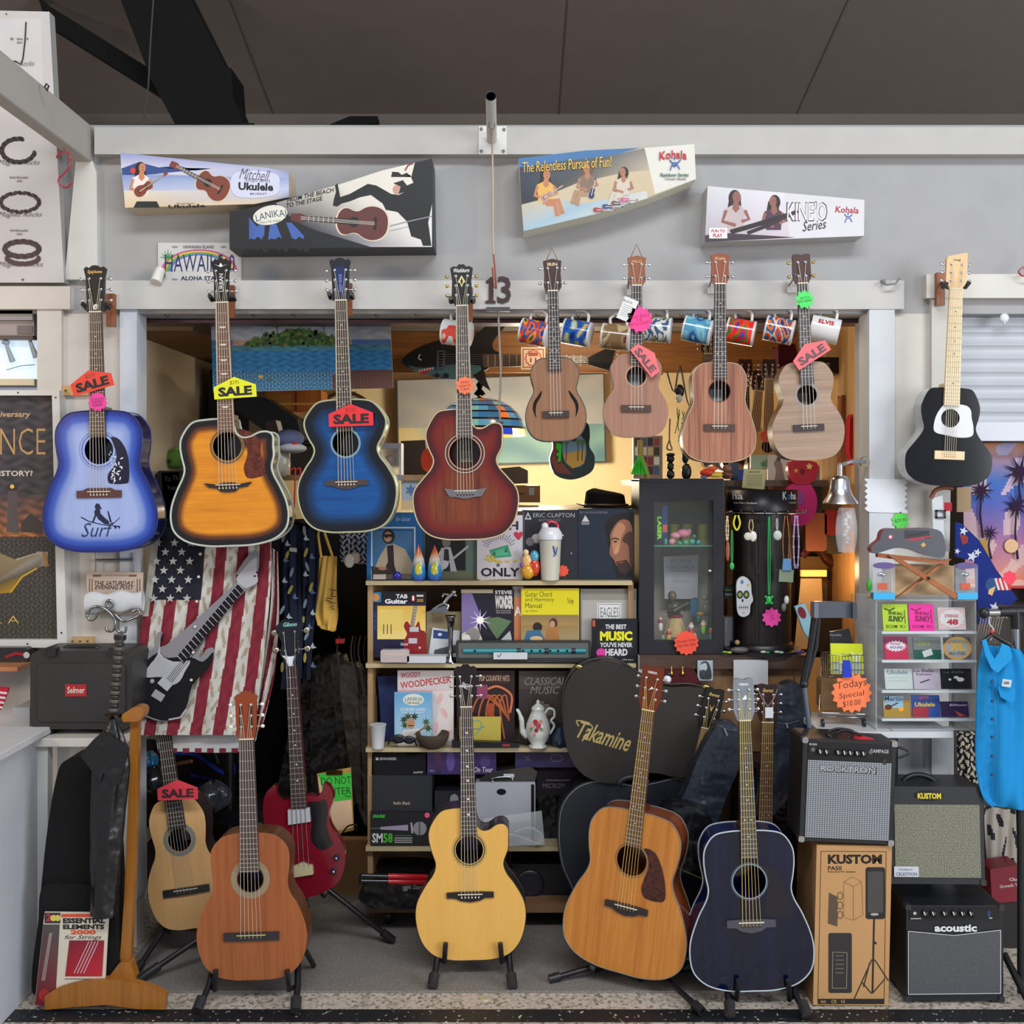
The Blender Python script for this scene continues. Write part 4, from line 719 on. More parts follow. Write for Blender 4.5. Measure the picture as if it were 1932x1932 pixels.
def px_grid(b,x0,y0,x1,y1,nu,nv,cf,lift=.0004):
 b.grid(lambda u,v:P(x0+(x1-x0)*u,y0+(y1-y0)*v,b.y)+Vector((0,-lift,0)),nu,nv,cf=cf)
t=root('framed_poster',('dark framed poster of a lighthouse and a bottle, gold letters ANCE, left edge','poster'),P(0,1215,-.03))
b=B('satin',-.06);
for rc in(rect(-90,736,112,746),rect(-90,1207,126,1222),rect(-90,746,-80,1207)):b.prism(rc,-.06,-.001,'#d2d0cc')
b.prism([(98,746),(112,746),(126,1207),(108,1207)],-.06,-.001,'#d2d0cc');b.flat(ell(34,741,2,2,8),'#333333');b.flat(ell(105,750,2,2,8),'#333333');b.flat(ell(52,1215,2,2,8),'#333333');b.flat(ell(116,1194,2,2,8),'#333333');b.build('frame',t,bevel=.001,seg=1)
b=B('paper',-.03)
def lh(u,v):
 y_=v*470;x=u*190;n=vn(x*.05,y_*.09,1.6,.4)
 if y_<190:return mixc('#23252c','#4a4348',n)
 if y_<270:
  f=(y_-190)/80;return mixc(mixc('#5a4a4c','#3a3438',n),mixc('#c87838','#5c3c30',n),f)
 return mixc('#2a2a28','#5a5446',vn(x*.2,y_*.14,1.7,.9)**2)
px_grid(b,-80,744,107,1209,60,130,lh)
b.flat([(16,924),(32,924),(36,1004),(12,1004)],'#544c4c');b.flat([(13,914),(34,914),(32,926),(16,926)],'#2c2628');b.E(23,918,4,4,'#f0c060');b.flat([(40,1004),(40,986),(58,968),(80,985),(82,1006)],'#3c3634')
b.flat([(-60,1040),(0,1044),(30,1056),(62,1046),(72,1040),(90,1042),(90,1066),(68,1072),(40,1090),(20,1118),(-60,1126)],'#6c6250',cols=['#8a7a58']*4+['#9a948a']*3+['#5a5240','#7a6228','#a88020','#5a4a28'])
b.line([(30,1056),(62,1046),(90,1042)],2,'#b0a898');b.line([(20,1118),(42,1088),(70,1072)],3,'#c8981e');b.flat([(80,1040),(88,1043),(92,1068),(86,1070)],'#9a7238')
b.T('Anniversary',-30,776,88,14,'#c8a078',.15);b.T('ADVANCE',-126,808,212,50,'#c89a60',0,-.015);b.T('FELT, HISTORY?',-60,888,122,12,'#d8cfc0');b.T('P L A',-36,1162,72,14,'#c8a858',0,-.01)
b.build('print',t)
def sale(cx,cy,rot,col,y=-.195,w=80,h=38,price=None,txtcol='#1c1a1c',t=''):
 b=B('paper',y);k=w/80
 pt=turn([(cx-40*k,cy+20*k),(cx-40*k,cy-3*k),(cx,cy-20*k),(cx+40*k,cy-3*k),(cx+40*k,cy+20*k)],cx,cy,rot);b.prism(pt,y,y+.001,col)
 a=math.radians(rot);dx,dy=-math.sin(a)*7*k,math.cos(a)*7*k;b.T('SALE',cx+dx-32*k,cy+dy-9*k,64*k,18*k,txtcol,0,.05,rot)
 if price:b.T(price,cx-dx*1.3-9*k,cy-dy*1.3-4*k,18*k,8*k,'#5a3020',.2,-.01,rot)
 b.build('sale_tag',tag=(t,'price tag','sale tags on the guitars'))
def burst(cx,cy,r,col,lines,y=-.2,n=11,ink='#3a2030',rot=0,t='',cat='price tag',q=.8,grp=None,name='starburst_tag'):
 b=B('paper',y);b.prism(star(cx,cy,r,n,q,rot),y,y+.001,col)
 for i,(s,w_,h_)in enumerate(lines):b.T(s,cx-w_/2,cy-sum(l[2]for l in lines)*.6+sum(l[2]for l in lines[:i])*1.25+h_*.1,w_,h_,ink,.1,-.005,-8)
 return b.build(name,tag=(t,cat,grp))
sale(172,718,-16,'#e0402c',price='$250',t='orange-red sale tag reading 250 on the blue surfer guitar neck')
sale(443,731,-4,'#dce01c',price='$295',t='yellow sale tag on the amber burst guitar neck');sale(662,783,-2,'#e02830',w=84,price='$150',t='red sale tag on the deep blue guitar')
sale(1222,676,52,'#ee6a70',w=66,t='pink sale tag turned steeply on the ukulele with dotted ring',txtcol='#6a4a50');sale(1528,664,-33,'#ee6a70',w=72,t='pink sale tag tilted on the pale wavy-grained ukulele',txtcol='#6a4a50')
sale(335,1490,-2,'#d83c4c',y=-.18,w=76,t='red sale tag on the pale classical guitar neck',txtcol='#4a2028')
burst(184,758,19,'#e83c98',[('Comes',24,4),('HARD',22,5),('case',18,5)],t='pink starburst note under the sale tag of the blue surfer guitar')
burst(877,727,18,'#f0744c',[('With',16,5),('Hard',20,5),('Case',16,5)],t='orange starburst note on the reddish brown guitar neck',n=10);burst(1207,603,26,'#f83c8c',[('GIG BAG',36,6),('IS',10,5),('INCLUDED',40,6)],t='pink starburst note reading gig bag is included',ink='#8a1840')
burst(1518,565,19,'#48d860',[('WITH',18,4),('GIG-BAG',28,5)],t='green starburst note on the neck of the pale wavy-grained ukulele',ink='#103c18',n=9,q=.72)
b=B('paper',-.2);b.prism(turn(rect(1170,562,1198,606),1184,584,22),-.2,-.199,'#d8d8d6');b.T('BLACK',1176,567,18,4,'#3a3a3c',0,0,22)
for i in range(6):b.line(turn([(1174,577+i*4),(1193,577+i*4)],1184,584,22),.7,'#8a8a8a')
b.build('hang_tag',tag=('white card tag hanging on the ukulele with the dotted ring','price tag'))
b=B('paper',-.12);b.prism(rect(1442,1333,1457,1353),-.135,-.134,'#d8dce0');b.tube([P(1449,1333,-.134),P(1438,1318,-.13),P(1430,1300,-.12)],.0008,'#b8b8b8');b.tube([P(1449,1333,-.134),P(1460,1318,-.13),P(1467,1300,-.12)],.0008,'#b8b8b8');b.build('hang_tag',tag=('white string tag on the dark brown headstock behind the midnight blue guitar','price tag'))
def mug(cx,cy,tilt,cf,t,hx=0,txt=None,yy=.0,sc=1.0):
 o=P(cx,cy+6,yy);sc*=1.1;R_=.043*sc;L_=.047*sc;M=Matrix.Translation(o)@Matrix.Rotation(math.radians(tilt),4,'Y')@Matrix.Rotation(math.radians(-14),4,'Z')
 r=root('coffee_mug',(t,'mug','souvenir mugs hanging over the doorway'),(o.x,o.y,o.z-R_))
 b=B('gloss',M=M);b.kind='gloss'
 b.grid(lambda u,v:(L_*(2*v-1),-R_*math.cos(u*6.2832),R_*math.sin(u*6.2832)),72,30,cf=lambda u,v:'#dcdcdc' if v<.07 or v>.93 else cf(((u+.25)%1)*4,v),closed=True)
 b.lathe([(R_,-L_),(R_*.93,-L_),(R_*.92,L_*.9),(.001,L_*.9)],(0,0,0),'#d4d2cc',None,30,'X');b.lathe([(R_,L_),(R_*.9,L_+.002),(.001,L_+.002)],(0,0,0),'#dcdcdc',None,30,'X')
 if txt:
  for s,x,z,w_,h_,c in txt:
   vs,fs,_=glyphs(s,0,.03);b.add([(x+u*w_,-math.sqrt(max(0,R_**2-(z+v*h_)**2))-.0016,z+v*h_)for u,v in vs],fs,c)
 b.build('cup',r)
 b=B('gloss',M=M);b.tube(spline([(-L_*.55,0,R_*.97),(-L_*.6,0,R_*1.45),(-L_*.1,0,R_*1.8),(L_*.5,0,R_*1.6),(L_*.62,0,R_*.97)],5),.0052*sc,'#dcdcda',n=10);b.build('handle',r)
def pal(cs,s=1.0,seed=0.0):
 def f(u,v):
  n=(vn(u*2.1,v*5,s*.8,seed)+vn(u*2+4,v*4+1,s*1.1,seed+2))/2;return cs[min(len(cs)-1,int(n*len(cs)*.999))]
 return f
mug(862,622,8,pal(['#c03028','#d8dcdc','#d84838','#e8b8a8'],1,2),'red and white mug mostly hidden by the reddish guitar neck')
mug(1009,622,14,pal(['#1c3c88','#e86820','#2458a8','#d83c28','#f0a030','#2c5c3c'],1.2,1),'mug with orange bird-of-paradise flowers, left of the ukulele with curved slots')
mug(1089,622,12,pal(['#12306c','#1c4c9c','#2868b8','#c8b050','#a8c8d8'],1.4,3),'deep blue mug with pale swirls, right of the ukulele with curved slots')
mug(1163,630,8,pal(['#b09468','#c8b088','#8a6c48','#a88a5c','#7a2c28'],1,5),'tan mug with a brown skull-like picture behind the white hang tag',sc=1.02)
mug(1240,616,6,pal(['#d0d4d4','#c8ccd0','#3c5c78','#d4d4d0','#4c7040','#c88838'],1.5,7),'white mug with a small blue and green picture beside the pink starburst')
mug(1316,617,14,pal(['#6ab0cc','#88c4d8','#58a0c0','#2058a0','#78bcd0'],.9,4),'pale blue mug with dolphins, left of the largest ukulele')
mug(1397,620,12,pal(['#1c3c9c','#d8281c','#e84028','#2c7c38','#c82030','#2848b0'],1.1,6),'blue mug with red hibiscus flowers, right of the largest ukulele')
mug(1470,617,14,pal(['#1c3c88','#e88020','#2458a8','#e8c8a8','#d84828','#2c6c9c'],1.2,8),'blue and orange flower mug next to the green starburst')
mug(1556,616,14,lambda u,v:'#e0e0de' if v>.4 or 0<1 else '#222222','white mug with red capital lettering and a black haired figure, rightmost',txt=[('ELVIS',-.028,.012,.056,.017,'#b81c28')])

# ================================================================ inside the shop, behind the hanging guitars
def slab(pts,y0,y1,col,name,t,kind='matte',bevel=.004,cat=None,grp=None,mat=None,dec=None,seg=2,side=None):
 "a simple solid with its outline from the front, used for cases, bags, cards and books"
 b=B(kind,y0,col);b.prism(pts,y0,y1,col,mat=mat,side=side)
 if dec:dec(b)
 return b.build(name,tag=(t,cat or name.replace('_',' '),grp),bevel=bevel,seg=seg)
def rr(x0,y0,x1,y1,r=6,n=4):
 return[p for cx,cy,a in((x1-r,y0+r,-90),(x1-r,y1-r,0),(x0+r,y1-r,90),(x0+r,y0+r,180))for p in ell(cx,cy,r,r,n,math.radians(a),math.radians(a+90))]
b=B('paper',.31);b.prism([(398,608),(736,607),(742,732),(402,740)],.31,.318,'#9ab0c0')
def isl(u,v):
 x,y_=u*340,v*130;n=vn(x*.06,y_*.12,1.4,2.0)
 if v<.27:return mixc('#8f9cae','#b0b4ba',n)
 if v<.34:return '#4a6ea4' if u>.78 or u<.12 else mixc('#b89488','#a88074',n)
 if v<.42:return mixc('#2c6a80','#4c8c98',n)
 if v<.72:return mixc('#0e5c9c','#2a88b8',vn(x*.09,y_*.16,1.5,1.1))
 if u>.66 and v>.8-.18*math.sin((u-.66)*8):return mixc('#6a3c2c','#3c2420',vn(x*.3,y_*.3,1.7,.3))
 return mixc('#0f3c6c','#5c9cb4',vn(x*.24,y_*.32,1.9,.5)**1.5)
b.grid(lambda u,v:P(398+338*u+v*4+u*v*2,608+131*v-u*v*7,.31)+Vector((0,-.0004,0)),110,50,cf=isl)
rn=random.Random(11)
b.flat(spline([(456,652),(480,642),(510,636),(545,622),(580,622),(615,632),(650,646),(668,652)],4),'#28441f')
for i in range(170):
 u=rn.random();x=462+190*u;top=32*math.sin(u*3.1)**.7;y_=652-rn.random()*top;b.lay=1+i%6;b.flat(star(x,y_,5.5,7,.45,rn.random()),rn.choice(['#2c5228','#3c6a2c','#4c7830','#6a6c30','#1e4020']))
for x,y_ in((522,614),(610,613)):b.line([(x,y_),(x+2,640)],1.6,'#4a3c2c');b.flat(star(x,y_,11,7,.3,.2,6),'#2c4434')
b.E(492,711,5,3,'#c8a040');b.E(510,717,4,3,'#3c5c38');b.build('island_picture',tag=('long picture of a palm island over blue water hanging high in the doorway','picture'))
b=B('paper',2.26);b.prism([(747,716),(1140,704),(1145,873),(750,880)],2.26,2.345,'#3c3c3c',side='#2c3436')
def sea(u,v):
 n=vn(u*7,v*5,1.3,.6)
 if v<.56:return mixc('#8e989c','#b0ada4',n*.6+v*.6)
 return mixc('#54808a','#7ea69c',n)if u>.45 else mixc('#a0b8a4','#d8c890',max(0,min(1,n*1.3-u)))
b.grid(lambda u,v:P(750+388*u+3*v,718+159*v-u*12+u*v*5,2.26)+Vector((0,-.0005,0)),60,30,cf=sea);b.build('seascape_painting',tag=('wide canvas painting of pale sky over a green sea on the back wall','painting'))
r=root('wall_clock',('round wall clock with a pale face and brown rim mostly behind the deep blue guitar','clock'),P(650,865,2.3));c=P(652,798,2.3)
b=B('satin');b.lathe([(.185,0),(.185,-.02),(.17,-.035),(.163,-.02),(.163,-.01)],c,'#4c3628',None,40,'Y');b.build('rim',r)
b=B('paper',2.29);b.flat([(652+56*math.cos(a),798+56*math.sin(a))for a in[i*.16 for i in range(40)]],'#c9b4a0');b.T('12',664,738,9,7,'#3a3028');b.flat(star(683,756,9,5,.6),'#3c3430');b.E(676,757,2.5,2.5,'#e8e0d8');b.build('dial',r)
r=root('shark_guitar',('black and teal electric guitar shaped like a shark hanging under the roof','guitar'),P(850,735,1.0));y=1.0
b=B('gloss',y);b.prism(spline([(757,683),(790,655),(840,640),(880,643),(905,625),(925,610),(958,606),(945,625),(930,645),(932,660),(945,668),(930,684),(912,700),(860,712),(800,705)],4,True),y,y+.04,'#0e0e12');b.prism([(895,690),(912,692),(917,715),(926,738),(905,722),(890,706)],y+.005,y+.03,'#101014')
b.flat(spline([(770,690),(800,694),(850,688),(905,690),(900,704),(858,716),(808,708),(785,699)],3,True),'#40686c');b.flat([(786,700),(812,693),(817,695),(800,708)],'#a82430')
for i in range(6):b.flat([(789+i*5,699-i),(793+i*5,698-i),(792+i*5,702-i)],'#e8e4dc');
b.line(ell(794,674,4,5,8,1.2,4.6),2,'#d8d4cc');b.build('body',r,bevel=.008,seg=3)
b=B('metal',y-.01);b.prism(rect(824,661,840,696),y-.01,y,'#7c7c82');
for i in range(6):b.flat(rect(828,664+i*5,836,667+i*5),'#2c2c30')
b.build('bridge',r)
for x in(825,842):b=B('plastic');b.lathe([(.013,0),(.011,-.015)],P(x,709,y),'#101014',None,12,'Y');b.build('control_knob',r)
b=B('satin',y-.01);b.prism([(910,668),(1110,671),(1110,687),(912,693)],y-.01,y+.012,'#54402f')
for i in range(14):x=920+i*13.5;b.flat(rect(x,669,x+1.2,691),'#b8b0a0')
b.build('neck',r)
b=B('gloss',y);b.prism([(1106,676),(1166,646),(1158,672),(1152,700),(1108,687)],y,y+.02,'#0d0d10');b.build('headstock',r,bevel=.003)
for i in range(6):b=B('metal');q=P(1163-i*2.2,654+i*8,y);b.rod(q,q+Vector((.012,0,.002)),.002);b.ball(q+Vector((.016,0,.002)),.006,STEEL,sc=(1,.5,.8));b.build('tuning_peg',r)
for i in range(6):b=B('metal');b.tube([P(832,668+i*4.6,y-.014),P(1110,673+i*2.2,y-.014)],.0009,'#c8c8cc',n=5);b.build('string',r)
b=B('paper',.9);b.prism(rect(983,655,1029,697),.9,.903,'#cdbfa8');
for q in(star(1006,676,17,12,.86),):b.flat(q,'#b05848');b.flat(star(1006,676,14,12,.86),'#d0c0aa')
for q in(rect(986,658,1026,660),rect(986,692,1026,694),rect(986,660,988,692),rect(1024,660,1026,692)):b.flat(q,'#a84c3c')
b.flat(rect(997,665,1015,672),'#a84c3c');b.T('11',1000,675,12,9,'#a02c24',0,.03);b.build('string_packet',tag=('cream and red square packet reading 11 behind the ukulele with curved slots','packet'))
m=bpy.data.materials.new('stained_glass');m.use_nodes=True;nt=m.node_tree;at=nt.nodes.new('ShaderNodeAttribute');at.attribute_name='Col';bs_=nt.nodes['Principled BSDF']
nt.links.new(at.outputs['Color'],bs_.inputs['Base Color']);nt.links.new(at.outputs['Color'],bs_.inputs['Emission Color']);bs_.inputs['Emission Strength'].default_value=.9;bs_.inputs['Roughness'].default_value=.15
r=root('glass_lamp',('lit stained glass table lamp with a blue dome behind the reddish brown guitar','lamp'),P(905,905,1.25));c=P(905,835,1.25);R0=S(88,1.25)
b=B('gloss')
def lampc(u,v):
 i,j=int(u*24),int(v*7)
 if j==0 or(j==1 and i%3==0):return '#4a2a18' if i%2 else '#a85428'
 if j==6:return['#1c3cb0','#f0c888','#2858c8','#f0e0c0','#d87030'][i*3%5]
 if i%4==0 and j in(3,4):return '#c86430'
 return['#2c5c84','#3c6c84','#34587c','#4a8098','#6a9890','#305878'][(i*5+j*3)%6]
b.grid(lambda u,v:c+Vector((R0*math.sin(.12+v*1.42)*math.cos(u*6.2832),R0*math.sin(.12+v*1.42)*math.sin(u*6.2832),R0*.95*math.cos(v*1.42))),72,28,mat=m,cf=lambda u,v:'#15120f' if(u*24%1<.12 or v*7%1<.16)else lampc(u,v),closed=True);b.build('lamp_shade',r)
b=B('metal');b.lathe([(.004,.30),(.018,.28),(.010,.26),(.03,.235),(.004,.22)],c-Vector((0,0,.0)),'#1c1612',None,16);b.rod(c+Vector((0,0,.22)),P(905,903,1.25),.012,.02,'#2a2018');b.build('stand',r)
bulb('lamp_bulb',tuple(c+Vector((0.06,-.02,.05))),8,(1,.85,.62),.04)
bulb('lamp_bulb',tuple(c+Vector((0.24,-.05,-.02))),3,(1,.9,.7),.03)
r=root('ukulele',('dark ukulele painted with a palm bay, hanging far back under the first ukulele','ukulele',None),P(1080,905,.55));y=.55
b=B('gloss',y);o_=spline([(1080,905),(1048,896),(1037,868),(1043,845),(1042,825),(1050,800),(1080,790),(1108,798),(1113,820),(1112,842),(1122,862),(1116,890)],5,True);b.prism(o_,y,y+.06,'#223028',side='#6a2c18')
b.flat([(1043,850),(1052,820),(1058,870),(1080,896),(1050,892),(1040,870)],'#7a3420');b.flat(spline([(1062,830),(1080,818),(1100,826),(1106,850),(1100,876),(1080,882),(1064,866)],3,True),'#6a8ca0');b.flat([(1062,856),(1104,848),(1102,874),(1080,884),(1066,870)],'#c09030')
for x in(1068,1090,1098):b.line([(x,870),(x+1,836)],2,'#4a3c1c');b.flat(star(x+1,834,9,7,.35),'#4c6c38')
b.E(1082,828,6,5,'#120e0c');b.build('body',r,bevel=.006,seg=3)
b=B('satin',y);b.prism(rect(1076,700,1088,800),y-.008,y+.012,'#3a261c');b.build('neck',r)
b=B('cloth',y-.01,'#40c828');b.prism([(1050,835),(1060,838),(1058,870),(1052,872),(1054,862),(1049,858),(1055,852),(1049,846)],y-.012,y-.006,'#3cc030');b.build('tassel',tag=('bright green felt strip hanging beside the painted ukulele','tassel'))
slab([(258,752),(290,752),(342,828),(346,874),(258,878)],1.0,1.3,'#a07f5a','banjo_box','brown carton printed with BANJO, on the left inside the doorway',bevel=.002,cat='box',dec=lambda b:[b.T('BANJO',286,792,44,10,'#3a3028',0,0,68),b.T('UKE',282,812,26,9,'#3a3028',0,0,80),b.T('V',295,778,8,7,'#3a3028')])
b=B('plastic');b.tube(spline([tuple(P(*p,1.05))for p in((266,753),(268,747),(276,745),(283,748),(286,753))],3),.007,'#a82848');b.build('box_handle',tag=('crimson carrying handle on top of the banjo carton','handle strap'))
r=root('toy_duck',('yellow toy duck in a blue and white shirt, left inside the doorway','toy'),P(276,808,.85));b=B('plastic');b.ball(P(272,773,.85),.026,'#d8d828');b.ball(P(276,795,.85),.03,'#d0d4d8',sc=(1,.8,.9));b.ball(P(280,800,.83),.024,'#3c80b8');b.build('body',r)
b=B('plastic');b.ball(P(277,775,.815),.010,'#e06828',sc=(1.3,1,.7));b.build('beak',r)
slab(rr(279,806,293,880,4),.86,.92,'#c89c3c','snack_tin','tall yellow container beside the toy duck','plastic',cat='container')
r=root('plush_toy',('round green plush head with dark eyes beside the banjo carton','plush toy'),P(331,886,.8));b=B('cloth');b.ball(P(331,866,.8),.05,'#5c8438',sc=(1.1,.8,.9));b.ball(P(333,852,.8),.02,'#7ca044');b.build('head',r)
for x in(320,344):b=B('gloss');b.ball(P(x,869,.758),.008,'#141810');b.build('eye',r)
slab(rr(300,866,320,888,6),.85,.9,'#141416','plush_toy','small black plush lump between the carton and the green plush','cloth',.012,cat='plush toy')
slab([(305,892),(338,890),(338,1020),(309,1022)],.6,.603,'#c4c2bc','paper_note','white paper with handwriting reading To, behind the amber guitar','paper',0,cat='note',dec=lambda b:[b.T('To:',311,899,12,9,'#4a4848',.1,-.01),b.T('Th',326,897,10,9,'#4a4848',.1,-.01),b.T('Your',316,916,18,8,'#4a4848',.1,-.01)])
for pts,y0,y1,c,t in(([(395,700),(408,690),(470,692),(470,900),(390,900)],1.25,1.6,'#141414','tall black instrument case standing at the back left'),([(345,768),(380,752),(400,760),(400,880),(330,880)],1.4,1.6,'#1c1a1a','low black case beside the banjo carton'),([(455,748),(500,750),(560,790),(570,830),(540,838),(480,800),(440,770)],.8,1.0,'#17181c','soft black instrument bag slumped behind the amber guitar'),([(548,792),(612,786),(640,800),(640,838),(548,838)],1.0,1.4,'#4a443e','upper grey-brown case of the stack behind the deep blue guitar'),([(548,842),(640,840),(642,898),(548,898)],1.0,1.4,'#3e3833','lower grey-brown case of the stack behind the deep blue guitar'),([(756,832),(802,830),(808,896),(758,896)],1.3,1.6,'#35312c','dark folded bag behind the left rim of the reddish guitar'),([(938,884),(980,880),(996,888),(996,912),(938,914)],1.2,1.5,'#35302b','dark folded bag on top of the brown case right of the reddish guitar'),([(300,888),(345,888),(345,1060),(270,1060),(262,930)],.6,.74,'#191716','black bag hanging behind the handwritten note')):
 slab(pts,y0,y1,c,'instrument_case',t,'leather',.015,cat='case',seg=3)
slab(rect(960,916,1019,948),1.1,1.35,'#7a5a3c','leather_case','brown hard case with bright latches right of the reddish guitar','leather',.006,cat='case',dec=lambda b:[b.flat(rect(998,920,1008,934),'#b8b4a8','metal'),b.flat(rect(970,930,990,934),'#4a3424')])
slab([(455,736),(606,736),(606,776),(560,778),(455,778)],1.7,1.9,'#a8642c','wooden_cabinet','orange-brown wooden cabinet high at the back left under the island picture',cat='cabinet',mat=wood('orange_wood','#b8702c','#96541c','Z'),dec=lambda b:[b.R(556,738,560,776,'#6a3c18'),b.R(500,744,550,772,'#a87840'),b.R(498,760,604,764,'#d09c54')])
slab([(502,796),(520,792),(530,830),(520,850),(500,846)],.6,.7,'#3c2020','camera_pouch','small maroon and silver pouch behind the amber guitar horn','satin',cat='pouch',side='#a8a8a4')
b=B('cloth');b.ball(P(545,828,.6),.06,'#5c6488',sc=(1.1,.8,.7));b.ball(P(552,846,.57),.055,'#aeb0b4',sc=(1.1,.9,.4));b.ball(P(556,838,.55),.012,'#b83020');b.build('sun_cap',tag=('blue and white peaked cap between the amber and the deep blue guitar','cap'),bevel=0)
b=B('gloss');b.grid(lambda u,v:P(523,868,.6)+Vector((.055*math.cos(u*6.28)*math.sin(.3+v*2.4)*(1+.12*math.sin(u*31+v*9)),.04*math.sin(u*6.28)*math.sin(.3+v*2.4),.075*math.cos(.2+v*2.7))),30,14,'#a8a498',closed=True);b.build('plastic_bag',tag=('crumpled clear plastic bag under the blue and white cap','bag'))
b=B('plastic');
for x in(553,563):b.tube(spline([tuple(P(*p,.5))for p in((x-5,888),(x,884),(x+4,890),(x+2,960))],4),.003,'#c02828')
b.build('red_hanger',tag=('red wire hanger loops left of the deep blue guitar','hanger'))
r=root('boxed_figure',('boxed big-headed brown toy figure beside the deep blue guitar','toy'),P(736,906,.75));b=B('satin',.75);b.prism(rect(716,836,757,846),.75,.86,'#9ca0b0');b.prism(rect(716,896,757,906),.75,.86,'#8890a8');b.prism(rect(753,846,757,896),.75,.86,'#a4a4ac');b.build('carton',r)
b=B('plastic');b.ball(P(737,868,.8),.026,'#8a5c44',sc=(1.15,.9,.95));b.ball(P(737,890,.8),.016,'#3c3430',sc=(1,.8,1.2));b.build('figure_body',r)
for x in(730,744):b=B('gloss');b.ball(P(x,869,.773),.005,'#141010');b.build('eye',r)
b=B('plastic');b.box(P(717,0,.75).x,P(757,0,.75).x,.748,.749,P(0,896,.75).z,P(0,846,.75).z,mat=clear('box_window','#e8eef2',.1));b.build('window_film',r)
slab(rect(757,898,800,962),.8,.9,'#a8b8c4','gift_pack','pale blue and white package behind the left side of the reddish guitar','paper',.002,cat='package',dec=lambda b:[b.flat(star(775,925,12,6,.5),'#5c7cac'),b.R(757,944,800,962,'#d8c090')])
slab(ell(806,868,12,22,16),1.0,1.03,'#d0482c','red_fan','orange-red round fan half hidden by the reddish guitar','satin',cat='fan')
r=root('fedora_hat',('black felt fedora on top of the book display','hat'),P(1147,962,.45));c=P(1147,958,.45);b=B('cloth')
b.grid(lambda u,v:c+Vector(((.088-.012*v)*math.cos(u*6.283)*(1 if v<.86 else.55)-.012,(.075-.012*v)*math.sin(u*6.283)*(1 if v<.86 else.5),.085*v*(1-.12*math.cos(u*6.283))-(.015 if v>.9 else 0))),36,8,'#1c1918',closed=True);b.build('crown',r,sub=1)
b=B('cloth');b.grid(lambda u,v:c+Vector(((.085+.05*v)*math.cos(u*6.283)+.004,(.07+.04*v)*math.sin(u*6.283),.012*v*math.cos(u*12.56)+.004)),36,3,'#201c1a',closed=True);b.build('brim',r,solid=.003)
b=B('satin');b.tube([c+Vector((.09*math.cos(a)-.01,.077*math.sin(a),.012))for a in[i*.26 for i in range(24)]],.006,'#5c4630',n=5,closed=True);b.build('hat_band',r)
b=B('satin');b.tube([P(1240,694,2.13),P(1342,620,1.58)],.008,'#a8865c');b.build('hook_rail',tag=('slanting wooden rail with brass hooks under the shop ceiling','rail'))
def small_guitar(nx,ny,bx_,by,bl,wl,y,topm,t,headc='#3a1c14',fc='#a8824c'):
 guitar('acoustic_guitar',(t,'guitar',None),y,(nx,ny),(bx_,by),bl,wl,topm,sides['brn'],fcol=fc,nw=8,fw=10,hr=12,hl=38,hw=13,hcol=headc,head='square',dots=None,depth=.08,frets=17)
small_guitar(1430,738,1416,905,90,38,1.0,tops['spruce'],'pale guitar hanging far back, second from right among the back necks')
small_guitar(1450,716,1448,905,92,38,.8,tops['nat'],'guitar with yellow-brown neck hanging far back under an orange tag')
small_guitar(1405,716,1402,890,95,40,1.1,blackg,'dark guitar hanging far back behind the two brown-necked ones',fc='#2a201c')
small_guitar(1335,668,1335,860,90,42,1.2,tops['red'],'red guitar hanging far back behind the largest ukulele',fc='#3a2018')
small_guitar(1368,700,1366,890,95,40,1.25,blackg,'black guitar hanging far back right of the largest ukulele',fc='#1a1614')
burst(1447,823,13,'#e85838',[],.6,5,t='orange tag on the yellow-brown neck far back',q=.9)
for i in range(11):
 x=1246+i*9;y_=702-i*6.5;b=B('metal');yy=2.1-i*.05;b.tube(spline([tuple(P(*p,yy))for p in((x,y_-7),(x,y_),(x+3,y_+5),(x+5,y_-1))],3),.0035,'#c8b088');b.build('brass_hook',tag=('small brass hook in the slanting row under the plywood ceiling','hook','row of brass hooks under the shop ceiling'))
slab([(1468,650),(1500,648),(1512,700),(1498,708),(1488,740),(1470,722)],.8,.9,'#4c1420','cloth_bag','dark crimson cloth hanging behind the pink tilted sale tag','cloth',.015,cat='cloth')
slab([(1532,674),(1616,674),(1616,690),(1606,700),(1588,694),(1580,706),(1566,700),(1566,684),(1532,684)],.7,.78,'#121216','keyboard_stand','black folded stand high at the right inside the doorway','satin',.006,cat='stand')
slab([(1576,704),(1640,706),(1640,830),(1600,830),(1576,760)],.95,1.0,'#3a3c42','folded_case','dark grey case standing at the right inside the doorway','leather',.01,cat='case')
slab([(1588,745),(1618,748),(1618,960),(1600,965),(1586,860)],.6,.66,'#a06a48','cloth_banner','tan cloth hanging beside the red one at the right door jamb','cloth',.01,cat='cloth')
slab([(1604,790),(1622,760),(1622,880),(1612,888),(1602,850)],.5,.56,'#b8202c','red_banner','bright red cloth hanging against the right door jamb','cloth',.01,cat='cloth')
slab([(1578,866),(1612,866),(1612,985),(1580,985)],.9,.95,'#225ca0','blue_board','blue board behind the ship bell','satin',.004,cat='board')
slab([(1546,872),(1580,868),(1584,985),(1546,985)],1.0,1.1,'#3c3e46','grey_backpack','dark grey bag between the toy guitar and the bell','cloth',.02,cat='bag')
r=root('toy_guitar',('red and pink plastic toy guitar with star shapes behind the black display stand','toy guitar'),P(1515,985,.33));b=B('plastic',.33);b.prism(spline([(1490,872),(1540,872),(1541,900),(1528,912),(1508,914),(1492,905)],4,True),.33,.37,'#b81c28');b.flat(star(1527,880,7,5,.5),'#e8c860');b.flat(star(1502,888,5,5,.5),'#e8a050');b.E(1514,890,5,6,'#701018');b.build('headstock',r,bevel=.005)
